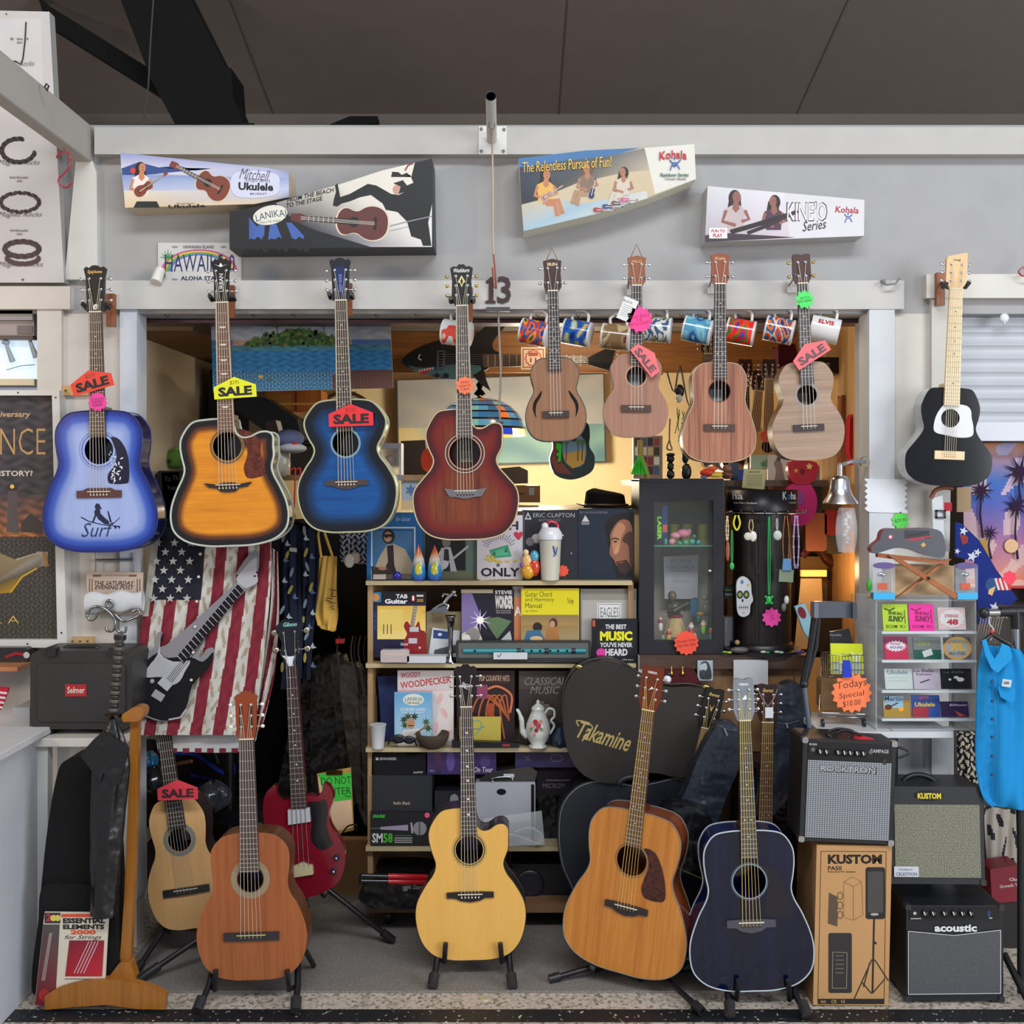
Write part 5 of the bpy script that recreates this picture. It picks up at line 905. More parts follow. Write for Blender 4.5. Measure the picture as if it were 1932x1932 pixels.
b=B('plastic',.33);b.prism(spline([(1500,912),(1525,910),(1541,935),(1540,965),(1524,988),(1500,990),(1480,960),(1486,925)],4,True),.335,.38,'#d02070');b.flat([(1490,930),(1512,925),(1520,945),(1500,960)],'#a04890');b.build('body',r,bevel=.006)
slab(rect(1449,858,1490,935),.55,.57,'#b4aa98','hula_card','tall old photograph card of a dancer in a clear sleeve behind the display stand','paper',.001,cat='card',dec=lambda b:[b.flat(spline([(1466,866),(1474,872),(1478,890),(1484,930),(1458,930),(1464,890),(1460,875)],3,True),'#7c6458'),b.E(1469,866,4,5,'#4a3c34')])
slab([(1404,884),(1446,886),(1442,924),(1400,920)],.35,.354,'#c2c08c','yellow_note','pale yellow printed card standing on the black display stand','paper',0,cat='card',dec=lambda b:[b.R(1408,896+i*3.2,1438,897+i*3.2,'#7a7850')for i in range(7)]+[b.T('ABOUT KOHA',1412,889,22,3,'#5a5838')])
slab(rect(1417,858,1450,884),.6,.63,'#9aa888','picture_card','greenish picture card behind the pale yellow card','paper',.001,cat='card',dec=lambda b:[b.flat(star(1440,876,8,6,.4),'#3c8c60')])
def deco(parts,name,t,yy=.1,cat='ornament',kind='satin',grp=None):
 b=B(kind)
 for p in parts:
  q=P(p[0],p[1],yy);s_=S(p[2],yy);b.ball(q,s_,p[3],n=12,sc=(p[4]if len(p)>4 else 1,.7,p[5]if len(p)>5 else 1))
 return b.build(name,tag=(t,cat,grp))
deco([(1265,895,8,'#141210',1,1.1),(1265,880,7,'#16130f',1,1.2),(1265,866,8,'#141210',1,.9),(1265,858,9,'#1a1612',1,.4)],'tiki_figure','small black carved tiki figure on the black cabinet',.3)
deco([(1295,890,9,'#161412',1.1,1.8),(1293,862,7,'#1a1816',1,1.8)],'tiki_figure','taller black carved post behind the tiki figure',.34)
b=B('cloth');
for i in range(14):a=-.5+i/13;b.tube([P(1206,858,.28),P(1206+a*18,878,.28+.01*(i%3)),P(1206+a*30,895,.28)],.0028,'#38c830' if i%2 else '#50e048',n=4)
b.build('green_tassel',tag=('neon green tassel hanging left above the black cabinet','tassel'))
b=B('satin');b.tube(spline([tuple(P(*p,.3))for p in((1208,830),(1209,860),(1216,880),(1222,903))],4),.012,'#b09448',n=10);b.build('bamboo_cane',tag=('curved bamboo piece behind the neon green tassel','bamboo'))
slab(rect(1195,822,1250,905),.75,.8,'#8c7c64','photo_collage','board of small photographs left above the black cabinet','paper',.002,cat='board',dec=lambda b:[b.flat(rect(1198+(i%4)*12,826+(i//4)*18,1208+(i%4)*12,841+(i//4)*18),['#3c342c','#d0c8bc','#8a3c34','#4a5c74','#c8b080','#e0dcd4','#2c2c34'][i*3%7])for i in range(16)])
deco([(1335,892,10,'#d83c20',1.5,.8),(1350,896,9,'#e8d040',1.6,.6),(1343,884,8,'#f06830',1.4,.6),(1328,900,6,'#5080c0',1.2,.5)],'toy_lizard','orange, red and yellow toy animal on the black cabinet',.3,'toy')
deco([(1372,884,8,'#8a5c40',1.2,1),(1372,896,10,'#6a3828',1.2,.8),(1368,882,3,'#d8c8b8')],'toy_monkey','small brown toy animal beside the red and yellow one',.32,'toy')
for i,(x,y_,c)in enumerate(((1384,890,'#24344c'),(1394,902,'#102c80'),(1386,912,'#3870a8'))):slab(rect(x-8,y_-16,x+10,y_+10),.5+i*.02,.515+i*.02,c,'small_package',('dark blue hanging package behind the display stand','deep blue bristly package behind the display stand','mid blue package low behind the display stand')[i],'paper',0,cat='package')
b=B('satin');b.tube(spline([tuple(P(*p,.4))for p in((1258,700),(1272,740),(1283,690),(1300,765),(1318,690))],4),.0035,'#4a4440');b.ball(P(1282,738,.38),.028,'#1c1a1a',sc=(.7,.6,1));b.ball(P(1281,752,.37),.018,'#d0c8bc',sc=(.8,.6,1));b.build('hanging_mask',tag=('black and white carved head hanging on cord between the second and third ukulele','ornament'))
b=B('cloth')
for i in range(22):x=1276+rn.random()*20;y_=772+rn.random()*60;b.tube([P(x,y_-8,.4),P(x+rn.uniform(-6,6),y_+8,.4)],.002,rn.choice(['#1c5c38','#2c7c48','#184830']),n=4)
b.build('leaf_garland',tag=('dark green leaf garland hanging between the second and third ukulele','garland'));b=B('satin');b.tube(spline([tuple(P(*p,.35))for p in((1264,790),(1263,830),(1268,848),(1258,846),(1263,830))],3),.003,'#5c4028');b.build('neck_string',tag=('brown leather cord hanging above the tiki figure','cord'))
# ================================================================ clothes and bags in the left half of the doorway
def cloth(b,lf,rt,y,amp,fr,cf=None,col=None,nu=60,nv=60,mat=None):
 "hanging fabric between two side outlines, with vertical folds"
 lf,rt=spline(lf,8),spline(rt,8)
 def at_(L,v):t=v*(len(L)-1);i=min(int(t),len(L)-2);f=t-i;return(L[i][0]*(1-f)+L[i+1][0]*f,L[i][1]*(1-f)+L[i+1][1]*f)
 def fn(u,v):
  a,c=at_(lf,v),at_(rt,v);w_=amp*(.35+.65*v)*math.sin(u*fr+1.3*math.sin(v*4.2)+.6)+amp*.4*math.sin(u*fr*2.3+v*6)
  return P(a[0]+(c[0]-a[0])*u,a[1]+(c[1]-a[1])*u,y)+Vector((0,w_,0))
 b.grid(fn,nu,nv,col,mat,cf)
r=root('flag_shirt',('shirt printed with the stars and stripes and a black electric guitar','shirt'),P(390,1395,.06));b=B('cloth',.03)
def stripes(u,v):
 x=272+u*240;y_=985+v*383;n=vn(x*.11+y_*.013,y_*.05,1.7,1)
 if x<380 and y_<1135 and x>288-v*8:return '#22242e'
 if x<288-v*8 and y_<1160:return '#a8a69c'
 k=int(((x+v*12)-275)/21.5);return mixc('#6c1f2c','#7e2a36',n)if k%2==0 else(mixc('#b0aea8','#c4c2ba',n)if n>.3 else '#a0917c')
cloth(b,[(288,985),(284,1100),(276,1250),(268,1368)],[(512,985),(516,1100),(510,1250),(500,1368)],.03,.006,16,stripes,nu=120,nv=90);b.build('shirt_body',r)
b=B('cloth',.05);cloth(b,[(510,1020),(516,1120),(508,1250),(498,1390)],[(526,1030),(536,1150),(534,1250),(516,1340)],.05,.012,9,lambda u,v:'#6c1f2c' if int(u*3.2+v*2.2)%2==0 else '#b8b4ac',nu=40,nv=50);b.build('shirt_back',r)
b=B('cloth',.08);b.prism([(322,1362),(500,1362),(498,1390),(440,1393),(330,1390)],.08,.083,'#a8a8a8');
for i in range(8):b.flat(rect(330+i*22,1385,342+i*22,1393),'#6c2430')
b.build('shirt_tail',r)
b=B('cloth',.012);
for row in range(7):
 for k_ in range(2 if row%2 else 3):b.lay=0;b.flat(star(300+k_*31+(15 if row%2 else 0),1018+row*17.5,8.5,5,.42),'#aaa9a4')
b.build('star_print',r)
b=B('cloth',.006);g_=lambda pts,c:b.flat(pts,c)
g_(spline([(488,1033),(472,1042),(450,1078),(455,1090),(330,1210),(320,1192),(322,1186),(312,1188),(308,1215),(278,1240),(268,1275),(275,1318),(320,1345),(360,1338),(380,1300),(392,1260),(418,1232),(417,1215),(404,1218),(395,1232),(380,1222),(375,1212),(480,1098),(489,1085),(492,1060)],3,True),'#7e7d82')
g_(spline([(326,1192),(318,1215),(330,1232),(350,1232),(378,1232),(400,1240),(418,1222),(412,1250),(384,1282),(374,1325),(345,1346),(300,1334),(272,1305),(276,1270),(300,1235),(316,1222),(318,1200)],3,True),'#141418')
g_(spline([(319,1196),(321,1225),(346,1240),(376,1238),(368,1258),(360,1275),(345,1282),(330,1268),(295,1268),(300,1250),(315,1228)],3,True),'#a9a9ac')
g_([(352,1230),(364,1244),(468,1108),(456,1096)],'#17171b');g_(spline([(452,1090),(458,1076),(486,1046),(488,1072),(492,1092),(478,1102),(464,1104)],3,True),'#a4a4a8')
for i in range(19):t_=i/18;x,y_=358+(462-358)*t_,1235+(1103-1235)*t_;b.line([(x-6,y_-6),(x+6,y_+6)],1.6,'#a4a4a8')
b.lay=30
for i in range(4):b.line([(332+i*3,1278+i*2),(460+i*3,1098+i*2)],.8,'#1c1c20')
g_(turn(rect(322,1272,346,1288),334,1280,38),'#b0b0b4');g_(turn(rect(312,1294,334,1308),323,1301,30),'#9c9ca0');g_(ell(310,1275,4,4,10),'#9a9aa0');g_(ell(288,1286,4,4,10),'#9a9aa0');b.line([(376,1325),(366,1340),(345,1344)],3,'#a8a8ac')
for x,y_ in((404,1240),(494,1070),(490,1075),(486,1082)):g_(ell(x,y_,2,2,8),'#1a1a1e')
b.build('guitar_print',r)
for y_ in(1041,1084,1130,1177,1224,1274):b=B('plastic');b.lathe([(.0055,0),(.005,-.003)],P(381,y_,.0),'#c8c4bc',None,10,'Y');b.build('button',r)
r.location.y-=.2;r.rotation_euler.x=-.25
b=B('metal');b.tube([P(262,985,.2),P(640,985,.2)],.012,'#3a3a3c');b.build('clothes_rail',tag=('dark rail carrying the shirts across the left of the doorway','rail'))
def finshirt(lf,rt,y,t,seed):
 r=root('patterned_shirt',(t,'shirt','navy shirts on the rail'),P((lf[-1][0]+rt[-1][0])/2,max(lf[-1][1],rt[-1][1]),y));b=B('cloth',y);cloth(b,lf,rt,y,.012,7,None,'#191f30',24,40);b.build('shirt_body',r)
 b=B('cloth',y-.02);q_=random.Random(seed);x0,x1=lf[0][0]+8,rt[0][0]-8
 for i in range(16):
  x=x0+(x1-x0)*q_.random();y_=lf[0][1]+15+(lf[-1][1]-lf[0][1]-30)*(i+q_.random()*.6)/16;c=['#7c8494','#a8b0b4','#a09448','#5c6c84'][i%4]
  b.flat([(x,y_),(x+5,y_-9),(x+7,y_-2),(x+12,y_+1),(x+4,y_+3)]if i%2 else turn(ell(x,y_,3,10,8),x,y_,q_.uniform(-30,30)),c)
 b.build('wave_print',r,kind='stuff')
finshirt([(524,990),(528,1100),(536,1200),(530,1300)],[(562,990),(566,1100),(570,1200),(566,1310)],.16,'navy shirt with wave and surfboard print, next to the flag shirt',1);finshirt([(562,985),(566,1100),(566,1200),(566,1280)],[(596,985),(600,1100),(590,1200),(585,1282)],.22,'second navy shirt with fish print, beside the yellow tote bag',4)
b=B('satin',.1);b.prism([(553,952),(558,975),(536,1015),(528,1012)],.1,.104,'#5a6068');b.build('hang_tag',tag=('grey strap and tag hanging above the navy shirt','tag'))
slab([(546,1033),(560,1034),(560,1042),(546,1040)],.12,.121,'#a8a89c','shirt_label','small pale label pinned on the first navy shirt','paper',0,cat='label')
r=root('tote_bag',('yellow cotton tote bag hanging by the bookshelf','bag'),P(615,1190,.25));b=B('cloth',.25);cloth(b,[(603,1048),(598,1100),(594,1150),(600,1180)],[(636,1050),(635,1110),(638,1160),(632,1192)],.25,.01,8,None,'#d8ac54',20,30);b.flat([(600,1178),(636,1186),(628,1192),(606,1186)],'#c89c48');b.build('bag_body',r)
b=B('cloth');b.tube([P(606,1052,.25),P(600,1010,.25),P(604,985,.25)],.006,'#d8ac54',n=5);b.tube([P(628,1052,.25),P(614,1010,.25),P(606,985,.25)],.006,'#d8ac54',n=5);b.build('strap',r)
b=B('cloth',.236);[b.line([(622+math.sin(i)*8,1112+i*4),(628+math.cos(i*2)*6,1114+i*4)],1.6,'#3c3020')for i in range(10)];b.build('bag_print',r)
b=B('cloth',.3);cloth(b,[(640,1000),(642,1060)],[(692,1000),(692,1065)],.3,.008,6,lambda u,v:'#1c2c50' if vn(u*9,v*9,1.8,1)>.5 else '#b8bcc0',nu=44,nv=44);b.build('floral_cloth',tag=('navy and white floral cloth hanging left of the bookshelf','cloth'))
r=root('shell_pendant',('pair of white shell discs on cord hanging before the floral cloth','ornament'),P(660,1070,.2));b=B('gloss');b.ball(P(659,1058,.2),.028,'#c8c0b0',sc=(.75,.2,1));b.build('disc',r);b=B('gloss');b.ball(P(671,1053,.21),.022,'#d8c4b0',sc=(.8,.2,1));b.build('disc',r);b=B('cloth');b.tube([P(660,1000,.2),P(659,1046,.2)],.001,'#c8c0b0',n=4);b.build('cord',r)
slab([(480,985),(700,985),(700,1600),(270,1600),(270,1400),(480,1400)],.75,.8,'#0e0d0d','dark_sheet','added black sheet standing in for the dark behind the shirts and hanging bags','cloth',.0,cat='dark sheet')  # no real fabric: black sheet added for the darkness behind the clothes
for pts,y0,c,t in(([(588,1262),(600,1246),(622,1240),(630,1250),(650,1400),(662,1500),(620,1530),(588,1500)],.45,'#1c1916','leftmost black gig bag hanging left of the bookshelf'),([(624,1250),(640,1240),(652,1252),(668,1360),(684,1480),(660,1520),(640,1420)],.4,'#25211c','second black gig bag hanging left of the bookshelf'),([(640,1275),(660,1256),(678,1262),(694,1320),(696,1440),(692,1560),(664,1470)],.33,'#3a322a','dark brown gig bag nearest the bookshelf post')):
 b=B('nylon',y0,c);b.prism(spline(pts,4,True),y0,y0+.09,c);b.flat([(pts[2][0]-3,pts[2][1]+14),(pts[2][0],pts[2][1]+14),(pts[5][0]-6,pts[5][1]-30),(pts[5][0]-9,pts[5][1]-30)],'#0c0b0a');b.build('gig_bag',tag=(t,'gig bag','gig bags hanging left of the bookshelf'),bevel=.02,seg=3)
for i,x in enumerate((666,672,680,690,640)):
 b=B('plastic');b.tube(spline([tuple(P(*p,.3+i*.01))for p in((x,1200),(x-4,1230),(x+3,1270),(x+10,1310),(x+4,1290))],4),.003,'#1c1a1a' if i%2 else '#4a4440',n=6);b.build('cable',tag=('black cable hanging above the gig bags','cable','cables hanging above the gig bags'))
slab(rect(633,1206,649,1214),.28,.3,'#a81c1c','cable_tie','small red tie around the hanging cables','plastic',.002,cat='tie')
slab([(520,1500),(560,1310),(590,1240),(588,1500),(560,1560)],.5,.6,'#141212','black_jacket','black fabric cover hanging behind the red bass guitar','nylon',.02,cat='cover')
r=root('clipboard',('clipboard with a green handwritten DO NOT ENTER note','clipboard'),P(640,1575,.12));b=B('satin',.12,'#a87840');b.prism([(598,1460),(662,1448),(668,1566),(612,1580)],.12,.125,'#b08448');b.flat([(600,1466),(660,1458),(666,1562),(614,1572)],'#d8b894');b.build('board',r)
b=B('paper',.118);b.prism([(602,1460),(662,1458),(664,1508),(612,1514),(608,1490)],.118,.1186,'#38b83c');b.T('DO NOT',606,1466,56,14,'#103414',0,-.005,-3);b.T('ENTER',614,1486,48,13,'#103414',0,-.005,-3);b.T('Magic',650,1500,14,5,'#103414',.2,0);b.build('green_note',r)
b=B('metal',.11);b.prism(rect(616,1454,646,1462),.11,.118,'#b89048');b.build('clip',r);b=B('metal');b.tube(spline([tuple(P(*p,.1))for p in((624,1572),(632,1562),(640,1578),(655,1560),(672,1556),(672,1568))],4),.003,'#3a3026');b.build('wire_easel',tag=('curled dark wire easel under the clipboard','easel'))
slab([(625,1585),(694,1585),(694,1700),(600,1700)],.5,.55,'#8c6844','cardboard_sheet','brown cardboard leaning behind the bass guitar stand','matte',.001,cat='cardboard')
slab([(265,1395),(440,1395),(448,1560),(265,1560)],.45,.6,'#131214','black_holdall','black holdall with blue trim under the flag shirt','nylon',.02,cat='bag',dec=lambda b:[b.line(spline([(330,1421),(370,1424),(410,1452),(438,1462),(440,1440)],5),7,'#22389c'),b.line([(360,1462),(400,1470),(372,1484)],6,'#1c2c84'),b.line(spline([(370,1392),(400,1410),(412,1440)],4),5,'#4a4040')])
b=B('gloss')
for cx,cy,rx,rz,c,yy in((402,1502,32,28,'#4c525c',.2),(295,1470,26,24,'#2c2e32',.2),(282,1438,14,20,'#2c7cb0',.25)):
 q0=P(cx,cy,yy);b=B('gloss');b.grid(lambda u,v:q0+Vector((S(rx,yy)*math.cos(u*6.28)*math.sin(.1+v*2.9)*(1+.13*math.sin(u*37+v*11)),.05*math.sin(u*6.28)*math.sin(.1+v*2.9)*(1+.2*math.sin(u*29)),S(rz,yy)*math.cos(.1+v*2.9)*(1+.1*math.sin(u*23)))),48,20,c,closed=True);b.build('plastic_bag',tag=({'#4c525c':'grey crumpled plastic bag between the two classical guitars','#2c2e32':'dark crumpled plastic bag left of the pale classical guitar neck','#2c7cb0':'bright blue crumpled packet at the left edge under the flag shirt'}[c],'bag'))
b=B('satin');b.tube([P(315,1445,.1),P(362,1436,.05)],.007,'#7c3c28',n=8);b.build('wooden_tube',tag=('reddish tube lying across behind the pale classical guitar neck','tube'))
r=root('stool',('black stool behind the two classical guitars','stool'),P(420,1700,.3))
b=B('satin',.3);b.prism(rect(400,1530,500,1556),.3,.55,'#17161a');b.build('seat',r,bevel=.006)
for x in(432,492):b=B('satin');b.rod(P(x,1556,.35),P(x,1395 if x==432 else 1640,.35),.02,None,'#151417');b.rod(P(x,1550,.4),Vector((P(x,0,.4).x,.4,.0)),.016,None,'#151417');b.build('leg',r)
slab(rect(268,1590,420,1770),.5,.8,'#2c2422','storage_crate','dark crate in the shade behind the pale classical guitar','matte',.005,cat='crate')

# ================================================================ bookshelf
YS=.14
r=root('bookshelf',('tan open bookshelf full of song books in the middle of the doorway','bookshelf'),P(945,1755,.16))
tanw=wood('tan_shelf','#a98a62','#94744c','Z',1,.6)
for x0,x1 in((693,703),(1186,1196)):b=B('matte',.12);b.prism(rect(x0,1100,x1,1722),.13,.46,mat=tanw);b.build('side_panel',r)
b=B('matte',.46);b.prism(rect(694,1100,1196,1720),.46,.47,'#8a6f55');b.build('back_panel',r)
for y0,x1 in((1096,1193),(1252,1200),(1411,1190),(1598,1190)):b=B('satin',.1);b.prism(rect(690,y0,x1,y0+8),.1,.47,'#b9a983');b.build('shelf',r,bevel=.001,seg=1)
b=B('matte',.12);b.prism(rect(692,1704,1192,1722),.12,.47,mat=wood('plinth_wood','#8a6848','#74543a','X',1,.6));b.build('plinth',r)
for x in(712,716):b=B('metal',.4);b.prism(rect(x,1262,x+3,1405),.4,.41,'#1c1a18');b.build('shelf_rail',r)
for x in(735,960,1170):b=B('plastic');b.lathe([(.035,-.012),(.038,0),(.035,.012)],(P(x,0,.25).x,.22,.038),'#101012',None,18,'X');b.rod((P(x,0,.25).x,.22,.03),(P(x,0,.25).x,.22,P(0,1722,.2).z),.012,None,'#1a1a1c');b.build('caster',r)
b=B('satin',.0);b.box(P(262,0,1).x-.2,P(812,0,1).x,.78,1.7,P(0,894,1).z-.03,P(0,894,1).z-.005,mat=tanw);b.box(P(262,0,1).x-.1,P(262,0,1).x-.06,.8,1.6,0,P(0,894,1).z-.03,mat=tanw);b.build('rear_shelf',tag=('brown rear shelf carrying instrument cases at the back left','shelf'))
b=B('satin');b.box(P(1195,0,.4).x,P(1560,0,.4).x,.39,.95,P(0,906,.3).z-.025,P(0,906,.3).z,'#5c4a3a');b.box(P(1368,0,.4).x,P(1372,0,.4).x,.4,.9,0,P(0,906,.3).z-.025,'#4a3c30');b.build('rear_shelf',tag=('dark rear shelf level with the top of the black cabinet','shelf'))
b=B('satin');b.box(P(930,0,.6).x,P(1195,0,.6).x,.4,1.4,P(0,962,.45).z-.02,P(0,962,.45).z-.003,'#6c5840');b.box(P(940,0,.6).x,P(955,0,.6).x,.6,1.3,0,P(0,962,.45).z-.02,'#6c5840');b.build('rear_shelf',tag=('narrow rear shelf under the black fedora','shelf'))
def book(x0,y0,x1,y1,col,t,dec,dy=0.0,th=.012,name='song_book',cat='book',lean=0,kind='satin',grp=None):
 y=YS+dy;b=B(kind,y,col);b.prism(turn(rect(x0,y0,x1,y1),(x0+x1)/2,y1,lean),y,y+th,col);dec(b);return b.build(name,tag=(t,cat,grp))
def d(b):
 b.R(704,1002,778,1090,'#4c7ca8','#2c6aa0');[b.R(*q,'#c8dce8')for q in((700,994,784,997),(700,997,703,1093),(781,997,784,1093))]
 b.flat([(706,1090),(706,1074),(716,1050),(730,1028),(744,1026),(764,1036),(778,1062),(776,1092)],'#b8ab90');b.flat([(730,1030),(742,1028),(744,1066),(748,1080),(722,1080),(732,1060)],'#2c2428');b.flat([(700,1068),(735,1074),(760,1092),(702,1092)],'#3c3430')
 b.E(733,1012,12,14,'#2a1c18');b.E(732,1013,8,10,'#b88868');b.flat([(724,1008),(742,1008),(740,1014),(734,1012),(730,1015),(725,1013)],'#14141c');b.line([(728,1019),(736,1018)],1.2,'#e8d8d0');b.E(722,1072,8,4,'#b88060');b.T('for Guitar',747,975,28,8,'#c8dce8',.4,-.01)
book(692,967,798,1094,'#1c64a4','blue song book with a man in a pale jacket and sunglasses, top shelf left',d)
def d(b):
 b.R(802,992,878,1076,'#17161a');b.R(880,1000,903,1078,'#5c7468');b.R(802,1078,903,1092,'#6c7458');b.E(842,1022,8,12,'#7c7874');b.flat([(832,1034),(850,1032),(862,1078),(826,1078)],'#b8b8b8');b.flat([(838,1036),(846,1036),(850,1078),(836,1078)],'#28262a');b.line([(826,1072),(850,1058),(884,1030)],4,'#b0b0b0');b.E(836,1066,11,8,'#d0d0d0',rot=-30);b.line([(832,1040),(824,1056),(838,1064)],4,'#c8c8c8')
book(797,985,905,1094,'#5a6452','dark green song book with a black and white guitarist photo',d,.012)
def d(b):
 b.T('CASH',908,983,70,17,'#2c2638',0,.03);b.T('ONLY',907,1071,74,17,'#221c2c',0,.03);b.flat(spline([(978,1019),(970,1010),(970,1005),(975,1003),(978,1006),(981,1003),(986,1005),(985,1011)],3,True),'#c83850')
 for i in range(15):a=math.pi*(1.12+i*.052);b.line([(942+22*math.cos(a),1040+22*math.sin(a)),(942+(33+i%2*4)*math.cos(a),1040+(33+i%2*4)*math.sin(a))],.8,'#3a3840')
 b.flat([(923,1038),(958,1028),(965,1050),(930,1053)],'#3c9c70');b.flat([(927,1041),(955,1033),(960,1047),(932,1050)],'#5cb88c');b.T('$',930,1040,5,9,'#1c4c38');b.T('$',952,1034,5,9,'#1c4c38')
 for x,y_ in((918,1055),(925,1058),(932,1056),(938,1059),(922,1049),(945,1060),(957,1059),(972,1058),(929,1052)):b.E(x,y_,4,2.6,'#c8b028');b.E(x,y_-.8,2.6,1.4,'#e0cc50')
 b.E(940,1066,3,3,'#5a5862')
book(900,972,986,1093,'#d0ccd2','white CASH ONLY notice with banknote and coins on the top shelf',d,-.004,.003,'cash_sign','sign')
def d(b):
 b.R(986,964,990,1092,'#4a4a54');b.T('ERIC CLAPTON',1006,968,78,8,'#b8b8be',0,-.01);b.T('ANTHOLOGY',1016,979,42,5,'#8c8c94',0,-.01);b.flat([(990,980),(996,966),(1003,980)],'#c4c4ca');b.flat([(993,978),(996,971),(1000,978)],'#2a2a32');b.E(1012,1016,9,9,'#b8b0ac');b.E(1000,1022,8,8,'#7c7478');b.E(1062,1010,1,1,'#ffffff');b.E(1078,1044,1.5,1.5,'#9a9aa0')
 b.flat(star(1062,1077,12,9,.75),'#e85838')
book(985,962,1092,1094,'#26262e','black song book headed ERIC CLAPTON ANTHOLOGY behind the shaker bottle',d,.01)
def d(b):
 b.T('ERIC CLAPTON  JOURNEYMAN',1094,965,52,5,'#8c8c98',0,-.01);b.flat([(1098,984),(1104,972),(1112,984)],'#c4c0b8');b.R(1097,985,1112,990,'#7c7c80');b.flat([(1140,990),(1152,974),(1180,966),(1195,968),(1195,1090),(1165,1090),(1150,1040)],'#1a1512')
 b.flat(spline([(1152,1006),(1166,984),(1180,980),(1190,988),(1194,1010),(1194,1060),(1184,1078),(1166,1070),(1158,1056),(1150,1044),(1152,1024)],4,True),'#8c5c44');b.flat(spline([(1158,1000),(1170,986),(1180,996),(1172,1014),(1168,1040),(1158,1046),(1155,1020)],3,True),'#b07c5c')
 b.flat([(1168,1022),(1166,1042),(1158,1044)],'#c08c6c');b.line([(1154,1018),(1160,1015),(1168,1018)],2.4,'#241812');b.E(1161,1022,3.4,1.8,'#2a2220');b.E(1188,1016,3.4,1.8,'#2a2220');b.line([(1178,1011),(1192,1010)],2.4,'#241812');b.flat([(1162,1060),(1182,1056),(1192,1070),(1180,1084),(1168,1078)],'#3a2820');b.line([(1166,1062),(1176,1061)],2,'#7c4838');b.flat(spline([(1174,1020),(1186,1030),(1188,1060),(1194,1066),(1195,1010),(1184,1004)],3,True),'#4a3026')
book(1091,960,1197,1094,'#1c2634','dark blue song book showing a close-up face with a beard',d,.006)
for x,t in((790,'left rainbow coloured pointed sandal ornament'),(820,'right rainbow coloured pointed sandal ornament')):
 q=P(x,1094,.0+.11);b=B('gloss');z=[0,.03,.06,.085,.105,.13];b.lathe([(.026,0),(.028,.02),(.026,.05),(.02,.08),(.012,.105),(.001,.135)],q,None,None,18,'Z',['#1c3c9c','#2a78c0','#3c98c8','#e8e0d0','#f08828','#d83068'])
 b.ball(q+Vector((0,-.02,.04)),.016,'#d8d040',sc=(.9,.6,1.9));b.build('pointed_ornament',tag=(t+' on the top shelf','ornament'))
r=root('shaker_bottle',('frosted white shaker bottle with a red carrying loop on the top shelf','bottle'),P(1038,1094,.11));q=P(1038,1094,.11)
b=B('satin');b.lathe([(.034,0),(.037,.04),(.042,.15),(.0425,.155)],q,'#c4c0b0');b.build('cup',r);b=B('plastic');b.lathe([(.046,.155),(.047,.175),(.038,.19),(.032,.2),(.001,.2)],q,'#d8d8dc');b.ball(q+Vector((-.02,0,.205)),.014,'#d8d8dc');b.build('lid',r)
b=B('gloss');b.tube(spline([tuple(q+Vector(v))for v in((-.02,0,.205),(0,0,.222),(.025,0,.215),(.03,0,.2))],4),.005,'#c81c40');b.build('carry_loop',r)
b=B('satin',.068);b.line([(1044,1030),(1046,1040),(1050,1046)],2.5,'#2c4c8c');b.line([(1052,1032),(1049,1042),(1045,1050)],2,'#2c4c8c');b.build('printed_mark',r)
deco([(996,1078,15,'#d8a028',.9,1),(994,1058,10,'#e8b878',1,1.3),(1008,1070,12,'#c83c20',.9,1.5),(1008,1050,10,'#4c9cb4',.9,1.2),(992,1042,6,'#e8c8a0'),(986,1066,6,'#8c50b0')],'fairy_figurine','orange and yellow winged figurine beside the shaker bottle',.1,'figurine','gloss')
deco([(749,1086,8,'#1c1c9c')],'glass_ball','dark blue glass ball on the top shelf left end',.1,'ball','gloss');slab(rect(704,1084,728,1093),.1,.13,'#b8aca0','small_carton','tiny pale carton at the left end of the top shelf','paper',.002,cat='carton')
slab([(728,1084),(775,1082),(776,1090),(728,1092)],.1,.105,'#5a4640','pen_set','dark slim pens lying beside the blue glass ball','satin',.001,cat='pens')
def d(b):
 b.R(699,1116,803,1138,'#15151c');b.R(700,1117,719,1136,'#2878a8');b.E(709,1127,7,7,'#c88848');b.T('TAB',747,1121,22,8,'#e8e8e8',0,.03);b.T('Guitar',726,1130,43,9,'#e8e8e8',0,.04);b.E(780,1129,4,6,'#a82030');b.T('1',778,1124,3,9,'#ffffff');b.T('DVD',787,1130,12,6,'#c89838',0,.04);b.R(786,1122,799,1126,'#c8c8c8')
 b.R(712,1143,803,1206,'#d8b048','#e8d080');b.R(714,1150,760,1190,'#e0c468');b.line([(784,1143),(777,1186)],8,'#8c8070');[b.line([(780,1147+i*6),(787,1148+i*6)],.8,'#d8d0c0')for i in range(6)]
 b.flat(spline([(768,1172),(762,1182),(768,1196),(762,1210),(764,1228),(780,1238),(803,1238),(803,1195),(794,1188),(790,1172),(780,1186)],4,True),'#881c20');b.flat(rect(773,1183,790,1192),'#b8b8c0');b.flat(rect(771,1204,787,1214),'#b8b8c0');b.E(792,1222,2,2,'#d8d0c8');[b.line([(724+i*7,1178),(724+i*7,1196)],1.6,'#4a3420')for i in range(3)]
 b.T('Hal Leonard',756,1212,14,6,'#d0d0d8',.2);b.T('TAB METHOD',690,1170,36,4,'#3c60b8',0,0,90)
book(698,1116,804,1240,'#1c1c3c','TAB Guitar method book with a red electric guitar picture',d)
slab(rect(804,1154,872,1240),YS+.03,YS+.034,'#9c8c68','kraft_folder','tan folder standing between the method book and the purple book','paper',0,cat='folder')
